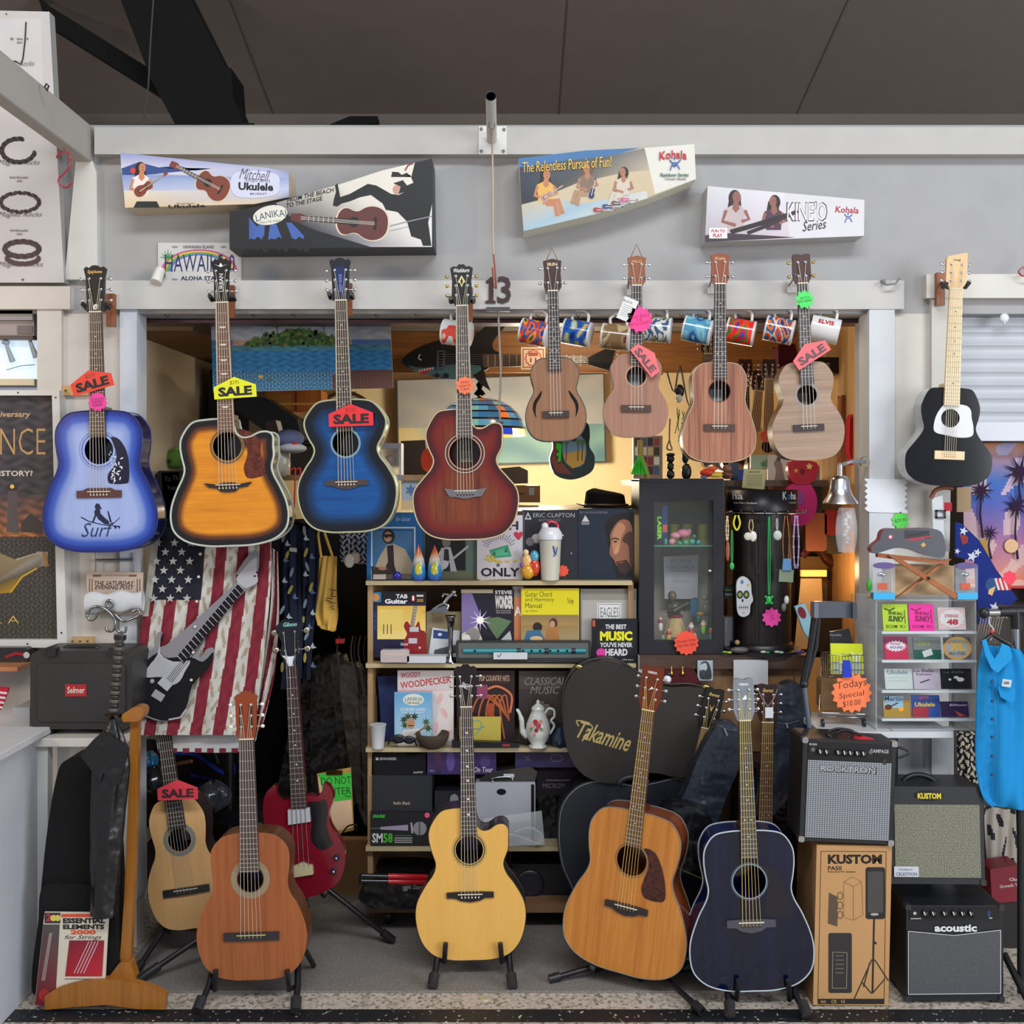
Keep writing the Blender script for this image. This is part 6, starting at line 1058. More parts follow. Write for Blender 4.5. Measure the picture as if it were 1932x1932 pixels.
slab([(816,1184),(868,1190),(864,1240),(808,1238)],YS+.015,YS+.018,'#c8ccd0','brochure','white brochure with a blue panel behind the silver vase','paper',0,cat='brochure',dec=lambda b:[b.flat([(818,1188),(846,1192),(845,1206),(817,1204)],'#28407c'),b.E(830,1197,4,3,'#d8dce4'),b.flat([(820,1226),(860,1216),(862,1232),(818,1236)],'#4c5058')])
r=root('trophy_figure',('silver running figure trophy topper on the second shelf','trophy'),P(838,1156,.15));b=B('metal',.15);S_='#b4b4b8'
for p_,w_ in((((856,1118),(845,1128),(838,1138)),.009),(((845,1128),(852,1122),(862,1124)),.005),(((846,1122),(838,1120),(835,1126)),.005),(((838,1138),(846,1142),(842,1152)),.0065),(((838,1138),(828,1142),(816,1150)),.006)):b.tube([P(*q,.13)for q in p_],w_,S_,n=8)
b.ball(P(856,1117,.13),.011,S_);b.build('runner',r);b=B('metal',.12);b.prism([(810,1152),(840,1142),(848,1155),(812,1155)],.11,.15,'#a4a4a8');b.build('base',r,bevel=.002)
q=P(850,1251,.12);b=B('metal');b.lathe([(.022,0),(.022,.008),(.009,.02),(.008,.08),(.012,.14),(.018,.175),(.022,.18),(.019,.182),(.009,.12)],q,'#8c8c90',n=20);b.build('bud_vase',tag=('slim silver trumpet-shaped vase on the second shelf','vase'))
def d(b):
 b.R(870,1112,930,1119,'#a89c80','#b8ac90');b.flat([(871,1120),(890,1118),(910,1170),(900,1180),(871,1196)],'#7c6ca0');b.flat([(871,1196),(900,1180),(912,1212),(871,1212)],'#c8c4bc');b.E(892,1198,14,14,'#8a8680');b.E(880,1206,8,9,'#e0dcd4');b.flat([(912,1168),(940,1164),(965,1172),(938,1206)],'#5c7454');b.flat(star(906,1170,22,10,.2),'#d8c8f0');b.E(906,1170,7,7,'#f8f4e8');b.T('STEVIE',934,1114,32,7,'#d8d4d0',0,.03);b.T('WONDER',934,1123,34,26,'#d0ccc8',0,.06);[b.T('PIANO VOCAL GUITAR',936,1151+i*4,28,2.4,'#a8a4a0')for i in range(2)];b.flat([(944,1208),(962,1190),(966,1206),(950,1212)],'#b8b8b8')
book(870,1112,970,1213,'#1e1c28','purple and black song book headed STEVIE with a bright flare',d,-.006)
slab(rect(967,1106,988,1212),YS+.004,YS+.01,'#c87c50','song_book','orange song book edge beside the yellow chord manual','satin',0,cat='book',dec=lambda b:[b.R(967,1106,988,1126,'#8a7c7c'),b.T('A',970,1144,14,18,'#e8e0d8')])
def d(b):
 b.R(984,1111,1092,1160,'#d8c818','#dcd020');b.T('Guitar Chord',991,1116,50,10,'#3c3818',0,.0);b.T('and Harmony',991,1127,54,10,'#3c3818',0,0);b.T('Manual',991,1138,31,9,'#3c3818',0,0);b.T('by Chris',992,1151,22,4,'#5a5420');b.T('The Songs',1070,1128,12,14,'#6a6420')
 b.R(984,1160,1092,1180,'#8a7450','#a88850');b.R(984,1180,1092,1209,'#9a7c4c','#a8946c');b.E(1014,1183,9,9,'#2c2018');b.flat([(994,1190),(1018,1188),(1030,1209),(988,1209)],'#3c6c8c');b.E(1044,1176,8,10,'#4a3424');b.E(1042,1178,5,7,'#c09070');b.flat([(1032,1184),(1052,1182),(1056,1209),(1026,1209)],'#a87440');b.E(1012,1205,12,5,'#d8b888')
book(983,1110,1093,1212,'#b89c60','yellow Guitar Chord and Harmony Manual with two players',d,-.01)
def d(b):b.R(1098,1132,1200,1248,'#a8a49e','#b4b0aa');b.flat(rect(1127,1138,1172,1170),'#d8d8d6');[b.flat(q,'#6a6a6a')for q in(rect(1129,1140,1170,1141),rect(1129,1140,1130,1170),rect(1169,1140,1170,1170))];b.T('EAGLES',1133,1146,34,18,'#33363a',0,-.01)
book(1095,1111,1201,1250,'#8c8880','grey song book with a white EAGLES panel',d,.006)
def d(b):
 b.R(1118,1170,1123,1182,'#c85030');b.E(1162,1208,36,34,'#22242c');b.T('THE BEST',1142,1178,40,9,'#dcdcdc',0,.03);b.T('MUSIC',1132,1191,61,18,'#e8e428',0,.05);b.T("YOU'VE NEVER",1132,1212,61,9,'#dcdcdc',0,.03);b.T('HEARD',1142,1224,42,13,'#dcdcdc',0,.04);b.E(1134,1231,9,8,'#d8409c');b.T('Incl. the 100 best',1150,1243,46,3,'#a8a8a8')
book(1117,1168,1203,1252,'#17181e','black book reading THE BEST MUSIC YOU HAVE NEVER HEARD',d,-.03,.02)
r=root('flute_case',('open grey flute case with a teal flute across the second shelf','flute case'),P(988,1252,.1));b=B('satin',.09);b.prism(rr(860,1209,1115,1250,4),.09,.115,'#2e302f');b.flat(rect(865,1213,1110,1241),'#5c605c');b.build('tray',r,bevel=.001,seg=1)
b=B('satin');b.tube([P(874,1228,.088),P(1105,1228,.088)],.009,'#2c8c98',n=12);[b.flat([(x,1224.5),(x+9,1224.5),(x+9,1232),(x,1232)],'#2a3638',lift=0)for x in()];b.build('flute',r)
for x in(975,1027,1078):b=B('satin');b.tube([P(x,1228,.088),P(x+8,1228,.088)],.0102,'#222c30',n=12);b.build('ring',r)
for x in(896,987,1003,1019,1038,1053,1070):b=B('matte');b.lathe([(.0045,0),(.004,-.001)],P(x,1228,.0775),'#101818',None,10,'Y');b.build('finger_hole',r)
slab(rect(931,1231,995,1244),.074,.075,'#c8ccd0','tick_card','small white card with a tick in front of the flute case','paper',0,cat='card',dec=lambda b:b.line([(938,1236),(941,1240),(946,1233)],1.6,'#2c3050'))
slab(rr(718,1226,772,1250,4),.07,.1,'#b8b0b0','wrapped_packet','clear wrapped packet of folded paper, second shelf left end','gloss',.004,cat='packet',dec=lambda b:[b.R(724,1232,766,1236,'#c8b8a8'),b.R(724,1240,766,1243,'#c8a8a0')]);slab(rect(768,1238,841,1251),.07,.12,'#c4c8cc','white_carton','flat white carton beside the wrapped packet','paper',.002,cat='carton')
slab([(712,1276),(762,1274),(762,1408),(722,1409)],YS+.06,YS+.07,'#2a3560','blue_folder','dark blue folder at the left of the third shelf','matte',.001,cat='folder')
slab(rect(702,1312,711,1404),YS+.1,YS+.12,'#a09068','tan_file','tan file edge beside the dark blue folder','matte',.001,cat='file')
def d(b):
 b.T('WOODY',756,1268,38,10,'#b83c38',0,.02,-4);b.T('WOODPECKER',755,1281,96,13,'#b83c38',0,.02,-7);b.R(750,1302,855,1306,'#d8a0a0');b.flat([(815,1304),(855,1302),(854,1398),(812,1396),(822,1360),(832,1330)],'#d8d0cc')
 for x,y_,a in((830,1318,20),(838,1345,-30),(822,1372,10),(846,1385,40)):b.E(x,y_,5,11,'#dcb0b0',rot=a)
book(750,1265,856,1406,'#ccc4c4','cream and pink sheet music titled in red capitals on the third shelf',d,.01)
def d(b):
 b.R(745,1308,814,1390,'#5ca0d0','#a8c8d8');b.E(780,1320,20,11,'#d8dcd0');b.T('LANIKAI',764,1315,32,7,'#284868',0,0,0,1);b.T('UKULELE',768,1324,24,4,'#3c3c38');b.T('STARTER GUIDE',756,1336,46,5,'#d8e0e4');b.T('SMALL BUT MIGHTY',758,1343,42,3,'#d0dce0')
 [b.flat(star(x,y_,9,7,.4),c)for x,y_,c in((762,1358,'#2c4428'),(770,1352,'#3c4a28'),(782,1352,'#2c3c20'),(764,1368,'#34502c'),(804,1362,'#3c6438'),(808,1374,'#345c34'))];b.E(775,1365,8,10,'#b88460');b.line([(770,1369),(780,1369)],1.8,'#2c1c18');b.flat([(760,1378),(790,1374),(800,1392),(756,1392)],'#d0d0cc');b.line([(782,1386),(810,1366)],3,'#9c6434')
book(744,1306,815,1392,'#78b0d0','sky blue ukulele leaflet with a smiling man under leaves',d,-.01,.006)
def d(b):
 b.flat(rr(905,1270,964,1290,8),'#3c2420');b.T('TOP COUNTRY HITS',903,1274,58,11,'#c8a890',0,.01);[b.line(spline([(880+i*18,1394),(895+i*12,1330),(915+i*10,1312),(948+i*3,1340+i*5)],4),3,'#b85c30')for i in range(5)];b.line(spline([(920,1300),(940,1295),(965,1312),(962,1345)],4),4,'#d8784c');b.flat(ell(925,1340,8,14,10),'#a84828');b.R(900,1292,920,1318,'#8c4060')
book(862,1265,971,1406,'#2a1c22','dark TOP COUNTRY HITS song book with orange figures',d,.008)
slab(rect(867,1352,945,1398),YS-.02,YS-.018,'#b8a848','yellow_booklet','mustard yellow booklet in front of the country song book','paper',0,cat='booklet',dec=lambda b:[b.line(spline([(892,1360),(908,1362),(905,1378),(896,1386)],3),2.4,'#6c9c88'),b.line(spline([(886,1372),(900,1376),(914,1370)],3),2,'#5c8c80')])
def d(b):b.R(980,1300,1080,1404,'#3c3432','#2a2424');b.T('CLASSICAL',990,1278,76,14,'#9a9492',.3,-.01);b.T('MUSIC',1000,1295,56,14,'#9a9492',.3,-.01);b.E(1022,1350,20,28,'#6c605c');b.E(1030,1326,4,2,'#1c1816');b.line([(1022,1322),(1036,1321)],2,'#2c2422')
book(979,1266,1080,1408,'#4a4340','grey CLASSICAL MUSIC book with a faint portrait',d,.008)
r=root('teapot',('tall white porcelain coffee pot painted with red roses on the third shelf','teapot'),P(1015,1409,.1));q=P(1015,1409,.1);b=B('gloss');b.lathe([(.034,0),(.036,.006),(.026,.012),(.042,.035),(.048,.06),(.044,.09),(.03,.125),(.024,.14),(.026,.143)],q,'#c8ccc8',n=28);b.build('pot',r)
b=B('gloss');b.lathe([(.026,.143),(.024,.152),(.01,.163),(.005,.166),(.008,.172),(.001,.18)],q,'#c8ccc8');b.build('lid',r);b=B('gloss');b.tube(spline([tuple(q+Vector(v))for v in((-.04,0,.04),(-.058,0,.06),(-.062,0,.1),(-.074,0,.135),(-.082,0,.138))],4),[.013]*5+[.010]*5+[.007]*7,'#c8ccc8',n=10);b.build('spout',r)
b=B('gloss');b.tube(spline([tuple(q+Vector(v))for v in((.026,0,.125),(.04,0,.145),(.06,0,.14),(.062,0,.115),(.05,0,.1),(.062,0,.08),(.046,0,.05))],4),.005,'#c8ccc8');b.build('handle',r)
b=B('satin',.05);[b.E(x,y_,rx,rx,c,8)for x,y_,rx,c in((1010,1362,5,'#a82838'),(1016,1370,5,'#b83848'),(1004,1368,4,'#d89080'),(1020,1362,4,'#c88070'),(1012,1378,4,'#8c2030'),(1002,1376,3,'#5c8050'),(1022,1376,3,'#6c8c58'),(1008,1386,2.5,'#c86070'))];b.build('rose_decal',r)
q=P(713,1411,.1);b=B('paper');b.lathe([(.023,0),(.024,.02),(.031,.088),(.033,.09),(.03,.09),(.001,.088)],q,'#c4c8cc');b.build('paper_cup',tag=('white paper cup with a leaf band, third shelf left end','cup'))
b=B('plastic');b.ball(P(752,1394,.08),.022,'#14161c',sc=(1.2,.3,.8));b.ball(P(772,1396,.08),.020,'#14161c',sc=(1.1,.3,.8));b.tube([P(740,1392,.08),P(732,1404,.14)],.003,'#1c1c20');b.tube([P(780,1392,.08),P(786,1406,.14)],.003,'#1c1c20');b.rod(P(752,1390,.08),P(772,1391,.08),.003,None,'#1c1c20');b.build('sunglasses',tag=('black sunglasses beside the paper cup','sunglasses'))
q=P(816,1411,.1);b=B('cloth');b.lathe([(.03,0),(.05,.015),(.062,.04),(.064,.058),(.059,.058),(.05,.03),(.001,.018)],q,'#4c4036',n=28);b.build('coconut_bowl',tag=('rough brown coconut shell bowl on the third shelf','bowl'))
q=P(1056,1410,.12);b=B('gloss');b.lathe([(.02,0),(.034,.02),(.036,.045),(.02,.07),(.022,.078)],q,'#243848',n=20);b.build('blue_jar',tag=('dark blue and white glazed jar behind the coffee pot','jar'))
slab([(852,1398),(980,1402),(980,1410),(852,1410)],.08,.11,'#17161a','black_pen_case','flat black case lying along the front of the third shelf','satin',.003,cat='case',dec=lambda b:b.R(948,1404,962,1408,'#a82838'))
slab([(702,1420),(760,1420),(776,1425),(803,1420),(803,1462),(701,1462)],.13,.3,'#121114','microphone_box','black box with small white lettering, top left of the fourth shelf','matte',.001,cat='box',dec=lambda b:[b.T('SENNHEISER',716,1429,32,5,'#b8b8b8',0,.01),b.R(709,1429,714,1434,'#b8b8b8'),b.T('freePORT',780,1455,18,4,'#b8b8b8')])
slab(rect(806,1419,936,1461),.14,.3,'#3c2a5e','stage_kit_box','purple box reading In Tour behind the honey guitar neck','satin',.001,cat='box',dec=lambda b:[b.R(820,1420,832,1460,'#5a3c50','#2c2048'),b.E(850,1436,8,20,'#5c4a8c'),b.E(915,1436,10,12,'#4a3c74'),b.T('On Tour',894,1447,36,10,'#c0b8c8',.2),b.T('AKG',810,1452,10,4,'#8a80a0')])
slab(rect(972,1419,1090,1448),.14,.3,'#2c2454','microphone_box','violet box with a microphone outline, top right of the fourth shelf','satin',.001,cat='box',dec=lambda b:[b.E(1050,1430,12,8,'#5c5478'),b.E(1050,1430,10,6,'#2c2454'),b.T('MIC',990,1426,10,9,'#6c6490')])
slab(rect(702,1463,815,1531),.12,.3,'#24262c','microphone_box','dark grey box with pale slanted lettering, middle left of the fourth shelf','leather',.002,cat='box',dec=lambda b:b.T('Radio Shack',742,1512,32,6,'#b0a090',.2,.02))
def d(b):b.T('SHURE',703,1537,24,6,'#38b838',.3,.06);b.T('SM',702,1572,20,18,'#d8d8d8',0,.03);b.T('58',723,1572,18,18,'#48b830',0,.03);b.T('Vocal Microphone',744,1575,32,3,'#5a9a50');[b.R(744,1580+i*4,778,1582+i*4,'#a8a8a8')for i in range(3)];b.line([(700,1563),(770,1561)],1,'#8a8a90');b.flat([(718,1560),(770,1556),(770,1567),(718,1565)],'#a098b0');b.line([(776,1552),(778,1572)],3,'#b8b8b8');b.E(792,1563,13,13,'#8c8c90');b.R(790,1550,793,1576,'#55555a');b.E(806,1538,5,5,'#e05878')
slab(rect(699,1532,819,1597),.11,.3,'#14151c','microphone_box','black microphone carton reading SM58 in white and green','satin',.001,cat='box',dec=d)
slab(rect(820,1492,885,1597),.15,.3,'#1c1d26','microphone_box','dark blue box with a grey microphone head behind the honey guitar','satin',.001,cat='box',dec=lambda b:[b.E(857,1508,8,10,'#7c7c80'),b.R(853,1516,861,1530,'#5a5a60')])
r=root('aluminium_case',('silver aluminium case with a wire handle on the fourth shelf','case'),P(955,1597,.12));b=B('brushed',.12);b.prism(rr(897,1476,1010,1597,3),.12,.26,'#a4a8b0','satin');b.flat(ell(946,1494,9,6,16),'#3c3c44');b.R(1002,1480,1008,1592,'#2c2e34');b.build('shell',r,bevel=.003);b=B('metal');b.tube(spline([tuple(P(*p,.12))for p in((930,1476),(930,1468),(962,1466),(968,1474))],4),.003,'#c8c8cc');b.build('handle',r)
slab(rect(1012,1449,1092,1500),.16,.3,'#18141c','microphone_box','black box reading MICROPHONE at the right of the fourth shelf','matte',.001,cat='box',dec=lambda b:[b.T('MICROPHONE',1024,1478,70,9,'#6a6068',0,0),b.R(1030,1471,1080,1473,'#6a6068')])
slab([(1010,1500),(1090,1500),(1092,1597),(1030,1597)],.2,.3,'#0f0f12','black_pouch','black soft pouch under the MICROPHONE box','nylon',.01,cat='pouch')
slab([(905,1468),(930,1456),(1000,1446),(1014,1456),(1010,1472),(905,1476)],.13,.24,'#2c2e2c','wrapped_cable','dark cable in plastic wrap on top of the silver case','gloss',.01,cat='cable',dec=lambda b:b.flat(rect(950,1460,970,1467),'#b8c0c8'))
r=root('cable_bag',('clear zip bag holding a coiled white cable on the fourth shelf','bag'),P(975,1597,.07));b=B('plastic',.07);b.prism([(912,1545),(1022,1530),(1028,1594),(940,1596)],.07,.075,mat=clear('zip_bag','#d8dde2',.28));b.build('film',r);b=B('plastic');b.tube(spline([tuple(P(*p,.085))for p in((945,1590),(960,1575),(990,1582),(1015,1592),(1022,1575),(1000,1562),(970,1570))],4),.004,'#c8ccd4');b.build('coiled_cable',r)
slab(spline([(676,1690),(700,1664),(760,1658),(812,1664),(830,1690),(816,1712),(720,1716),(690,1708)],4,True),.06,.3,'#121113','soft_bag','soft black bag with a white square logo on the lowest shelf','nylon',.02,cat='bag',dec=lambda b:[b.flat([(760,1672),(775,1671),(775,1678),(770,1676),(769,1681),(760,1681)],'#c8c8c8'),b.T('Samson',779,1669,40,9,'#c8c8c8')])
b=B('gloss');[b.tube([P(682,1652+i*10,.02),P(815,1656+i*8,.05)],.009,'#15151a',n=10)for i in range(2)];[b.tube([P(732,1653+i*10,.015),P(806,1655+i*9,.045)],.0105,'#c01824',n=10)for i in range(2)];b.tube([P(682,1650,.03),P(682,1668,.03)],.01,'#15151a');b.build('folding_tripod',tag=('folded black and red tripod lying on the soft bag','tripod'))
r=root('speaker',('small black round speaker in the shade of the lowest shelf','speaker'),P(1010,1704,.2));b=B('satin',.2);b.prism(rect(965,1630,1090,1703),.2,.36,'#17171e');b.build('cabinet',r,bevel=.004);b=B('satin');b.lathe([(.055,0),(.05,-.008),(.03,.002),(.012,.006),(.001,.0)],P(1000,1668,.195),'#1c1c26',None,28,'Y');b.build('cone',r)

# ================================================================ cases, bags and the counter on the right
b=B('leather',.04);o_=spline([(1062,1340),(1066,1290),(1090,1256),(1130,1242),(1170,1248),(1215,1275),(1255,1290),(1300,1290),(1335,1302),(1345,1350),(1338,1420),(1318,1460),(1270,1458),(1225,1450),(1190,1462),(1150,1470),(1100,1455),(1070,1410)],4,True)
r=root('guitar_case',('upper dark brown hard guitar case lettered in gold script','guitar case'),P(1200,1470,.04));b.prism(o_,-.02,.12,'#2a2625',side='#1c1918');b.y=-.02
b.T('Takamine',1090,1372,102,34,'#b09a5c',.35,.015,16);b.line(spline([(1092,1370),(1088,1360),(1104,1362),(1118,1372),(1108,1386),(1098,1398)],4),2.4,'#b09a5c');b.build('shell',r,bevel=.012,seg=3)
b=B('satin');b.tube([P(p[0],p[1],-.014)+Vector((0,0,0))for p in o_],.0035,'#3a3532',n=5,closed=True);b.build('piping',r)
for x,y_ in((1092,1258),(1332,1296)):b=B('metal');b.ball(P(x,y_,-.015),.012,'#b8a468',sc=(1.3,.6,.8));b.build('latch',r)
r=root('guitar_case',('lower blue-black hard guitar case with white stitched edge and rubber handle','guitar case'),P(1180,1740,.05));o2=spline([(1052,1570),(1058,1520),(1084,1486),(1120,1472),(1160,1474),(1200,1480),(1240,1474),(1280,1466),(1305,1480),(1312,1520),(1300,1580),(1290,1640),(1240,1740),(1180,1745),(1110,1730),(1070,1660),(1056,1620)],4,True)
b=B('leather',0);b.prism(o2,.0,.13,'#1f232b',side='#14161a');b.build('shell',r,bevel=.012,seg=3)
b=B('satin');b.tube([P(1180+(p[0]-1180)*.975,1600+(p[1]-1600)*.975,-.0015)for p in o2],.0011,'#a8a8a0',n=4,closed=True);b.build('stitching',r)
b=B('leather');b.tube(spline([tuple(P(*p,-.02))for p in((1168,1476),(1180,1468),(1205,1466),(1222,1476))],4),.012,'#202428',n=10);b.build('handle',r)
gb='#29303c'
for pts,y0,t,z in(([(1392,1372),(1360,1366),(1342,1385),(1318,1430),(1290,1500),(1262,1548),(1290,1580),(1330,1590),(1350,1560),(1372,1500),(1396,1440)],-.14,'shiny black gig bag leaning between the amber and the midnight blue guitar',1),([(1472,1300),(1500,1288),(1522,1310),(1530,1370),(1508,1440),(1490,1500),(1450,1545),(1424,1530),(1436,1460),(1460,1400),(1464,1340)],-.1,'shiny black gig bag right of the dark brown headstock',0)):
 r=root('gig_bag',(t,'gig bag'),P(pts[4][0],pts[6][1],y0));b=B('nylon',y0);b.prism(spline(pts,5,True),y0,y0+.07,gb,mat=K('nylon'));b.build('bag_body',r,bevel=.022,seg=4)
 b=B('satin');b.tube(spline([tuple(P(*p,y0-.001))for p in(((1352,1368),(1372,1376),(1392,1380))if z else((1466,1364),(1485,1366),(1508,1360)))],4),.003,'#3c4046');b.tube([P(*((1366,1374)if z else(1484,1364)),y0-.006),P(*((1372,1388)if z else(1486,1374)),y0-.006)],.003,'#8c9096');b.build('zip',r)
slab(spline([(1250,1545),(1300,1520),(1350,1560),(1360,1700),(1350,1860),(1290,1862),(1262,1700)],4,True),-.22,-.1,'#121317','soft_guitar_bag','large black soft bag standing between the amber and the midnight blue guitar','nylon',.02,cat='bag',dec=lambda b:[b.line([(1270,1634),(1330,1660)],1.4,'#a89c60'),b.line([(1284,1585),(1322,1592)],6,'#2c2e34')])
slab([(1395,1440),(1500,1470),(1512,1560),(1530,1800),(1380,1800)],.0,.1,'#101116','dark_bag','black bags piled in the dark behind the midnight blue guitar','nylon',.02,cat='bag')
r=root('counter',('dark brown counter with a worn top carrying the black cabinet and display stand','counter'),(P(1370,0,.1).x,.1,0))
b=B('gloss',.08);b.prism(rect(1207,1236,1530,1262),.08,.7,mat=wood('counter_wood','#5a4438','#3a2a22','X',1,.25,.4));b.build('countertop',r,bevel=.003)
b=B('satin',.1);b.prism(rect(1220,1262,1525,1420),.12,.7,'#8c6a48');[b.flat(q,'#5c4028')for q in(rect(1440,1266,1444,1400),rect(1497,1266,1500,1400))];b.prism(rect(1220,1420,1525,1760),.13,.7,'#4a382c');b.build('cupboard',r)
b=B('satin',.1);b.prism(rect(1204,1236,1220,1340),.09,.12,'#c8c6c2');b.build('end_panel',r)
slab(rect(1316,1246,1345,1284),.072,.075,'#9ab0bc','portrait_card','pale blue card with an ink drawing of a long-haired person on the counter front','paper',0,cat='card',dec=lambda b:[b.flat(spline([(1322,1252),(1334,1248),(1341,1262),(1342,1280),(1330,1282),(1320,1278)],3,True),'#303438'),b.flat(spline([(1322,1254),(1332,1251),(1334,1262),(1326,1268),(1320,1262)],3,True),'#b0b8bc'),b.flat(spline([(1322,1266),(1330,1264),(1328,1276)],3,True),'#3c4044')])
slab(rect(1384,1245,1449,1292),.07,.074,'#c4c8cc','blank_notice','blank white sheet taped to the counter front','paper',0,cat='paper')
for x in(1267,1288):b=B('metal');b.lathe([(.001,.03),(.003,.028),(.003,.012),(.012,0)],P(x,1272,.04),'#c09838',n=14);b.build('brass_bell',tag=('tiny brass bell hanging under the counter edge, %s of two'%('left' if x<1280 else 'right'),'bell'))
deco([(1259,1282,8,'#d8d8dc'),(1262,1272,4,'#14142c')],'eye_ornament','white ball with a dark blue dot on the upper case',-.0,'ornament','gloss');slab([(1240,1266),(1310,1264),(1322,1288),(1262,1296)],.04,.09,'#4c1c20','maroon_cloth','maroon cloth lying behind the upper case under the counter','cloth',.006,cat='cloth')
r=root('display_cabinet',('black glass-fronted display cabinet with figurines and a red starburst','cabinet'),P(1285,1236,.1));fr='#232228';y0,y1=.1,.38
b=B('satin',y0)
for q in(rect(1206,905,1234,1234),rect(1346,905,1365,1234),rect(1234,905,1346,944),rect(1234,1208,1346,1234)):b.prism(q,y0,y0+.02,fr)
b.prism(rect(1206,905,1212,1234),y0+.02,y1,'#1b1a1f');b.prism(rect(1359,905,1365,1234),y0+.02,y1,'#1b1a1f');b.prism(rect(1206,903,1365,909),y0-.004,y1,fr);b.prism(rect(1206,1226,1365,1235),y0+.02,y1,fr);b.build('carcass',r,bevel=.001,seg=1)
b=B('matte',y1);b.prism(rect(1206,905,1365,1234),y1-.01,y1,'#a8a092');b.build('back_panel',r)
b=B('plastic',y0);b.prism(rect(1234,944,1346,1208),y0+.008,y0+.011,mat=clear('thin_glass','#dfeae8',.03,.03));b.build('glass_door',r);b=B('plastic');b.prism([],0,0)if 0 else b.box(P(1214,0,.12).x,P(1362,0,.12).x,.14,y1-.02,P(0,1031,.14).z,P(0,1029,.14).z,mat=clear('shelf_glass','#6ac0a8',.5));b.build('glass_shelf',r)
b=B('metal');b.ball(P(1339,1077,y0-.01),.009,'#c8c8cc');b.build('knob',r)
burst(1295,1213,24,'#f05038',[('Display Only',36,6),('Not For Sale',34,6)],.08,14,'#301010',t='red starburst reading display only not for sale on the black cabinet',q=.85)
sh=.2
slab([(1252,1050),(1318,1047),(1316,1130),(1254,1130)],.3,.303,'#a8a8ac','song_sheet','grey sheet titled MY LITTLE GRASS SHACK inside the cabinet','paper',0,cat='sheet',dec=lambda b:[b.T('MY LITTLE',1266,1056,38,7,'#5a5c62',0,-.01),b.T('GRASS SHACK',1258,1066,52,7,'#5a5c62',0,-.01),b.R(1262,1076,1306,1077.5,'#7c7e84'),b.R(1270,1096,1300,1097,'#7c7e84')])
for x,t in((1272,'left'),(1296,'middle'),(1326,'right')):b=B('satin');q=P(x,1029,.3);b.lathe([(.022,0),(.022,.03),(.022,.085)],q,None,None,16,'Z',['#c8b820','#b0a028','#d8d03c']);b.build('yellow_tin',tag=('%s yellow tin on the glass shelf of the black cabinet'%t,'tin'))
slab(rect(1239,968,1249,1026),.19,.2,'#16201c','green_packet','black packet with neon green letters in the cabinet','satin',0,cat='packet',dec=lambda b:b.T('LASER',1222,993,44,8,'#88e028',0,.05,90));slab(rect(1249,954,1260,1026),.21,.22,'#2c3c7c','blue_packet','blue and red packet beside the neon green one','satin',0,cat='packet',dec=lambda b:b.R(1250,990,1259,1004,'#d86030'))
deco([(1290,1006,12,'#c87890',1.2,.7),(1275,1010,9,'#d08898',1.2,.7),(1300,1003,5,'#d08898'),(1268,1022,7,'#c88c94',1,.9)],'pink_pig','pink toy pig on the glass shelf',.18,'toy')
deco([(1282,1025,5,'#1c7c6c'),(1294,1023,5,'#2c9c80'),(1306,1022,6,'#1c8c78'),(1318,1023,5,'#2c8c9c'),(1256,1022,5,'#2c9c70',.6,1.4),(1310,1012,4,'#1c6c5c')],'glass_frogs','cluster of teal glass beads on the glass shelf',.16,'ornament','gloss')
r=root('hula_figurine',('hula doll with a straw skirt and ukulele inside the black cabinet','figurine'),P(1276,1208,sh));b=B('cloth');q=P(1274,1190,sh)
b.grid(lambda u,v:q+Vector(((.022+.026*v+.003*math.sin(u*63))*math.cos(u*6.283),(.02+.02*v)*math.sin(u*6.283),.055-.075*v)),60,4,'#b09a68',closed=True);b.build('straw_skirt',r);b=B('cloth');b.tube([q+Vector((.024*math.cos(a),.02*math.sin(a),.058))for a in[i*.5 for i in range(13)]],.007,'#7c1c2c',n=6);b.build('lei_belt',r)
b=B('satin');b.ball(q+Vector((0,0,.085)),.024,'#4c4038',sc=(1,.8,1.2));b.ball(q+Vector((-.012,0,.135)),.019,'#5c4638',sc=(.9,.9,1.1));b.tube([q+Vector(v)for v in((-.02,0,.1),(-.03,-.02,.075),(0,-.03,.085))],.008,'#4c3c30');b.tube([q+Vector(v)for v in((.02,0,.1),(.035,-.01,.085),(.03,-.03,.105))],.008,'#4c3c30');b.build('figure_body',r);b=B('satin');b.tube([q+Vector((-.01,-.034,.08)),q+Vector((.05,-.034,.115))],[.013,.004],'#2c241c');b.build('ukulele',r)
deco([(1331,1150,9,'#6a6c50',.9,1.4),(1330,1128,6,'#8c7860'),(1322,1158,9,'#b08c30',1,.5),(1318,1168,8,'#3c6c48',.7,1.2),(1330,1180,8,'#4c8c60',.8,1.2)],'drummer_figurine','greenish drummer figurine in the cabinet, upper right',.26,'figurine');slab(rr(1303,1128,1318,1162,6),.3,.31,'#28688c','blue_stone','blue rounded tile behind the hula doll','gloss',.003,cat='ornament')
for i,(x,y_,c1,c2,t)in enumerate(((1246,1170,'#c8c0b8','#8c2c3c','white and red'),(1262,1192,'#d8b060','#b84838','gold'),(1280,1194,'#d0d0d0','#2c2c5c','white and navy'),(1304,1180,'#a82c30','#c8c8c8','red and white'),(1327,1176,'#70b840','#d8b890','green winged'),(1341,1190,'#2c7c74','#c04830','teal with red hair'),(1310,1200,'#e0dcd8','#c8a888','white seated'),(1251,1204,'#1c7c50','#2c9c68','emerald'))):
 deco([(x,y_+12,6,c1,.8,1.7),(x,y_-2,4,'#c09878'),(x,y_+2,6,c2,.9,.8)],'small_figurine','tiny %s figurine at the bottom of the cabinet'%t,.15+.02*(i%3),'figurine')
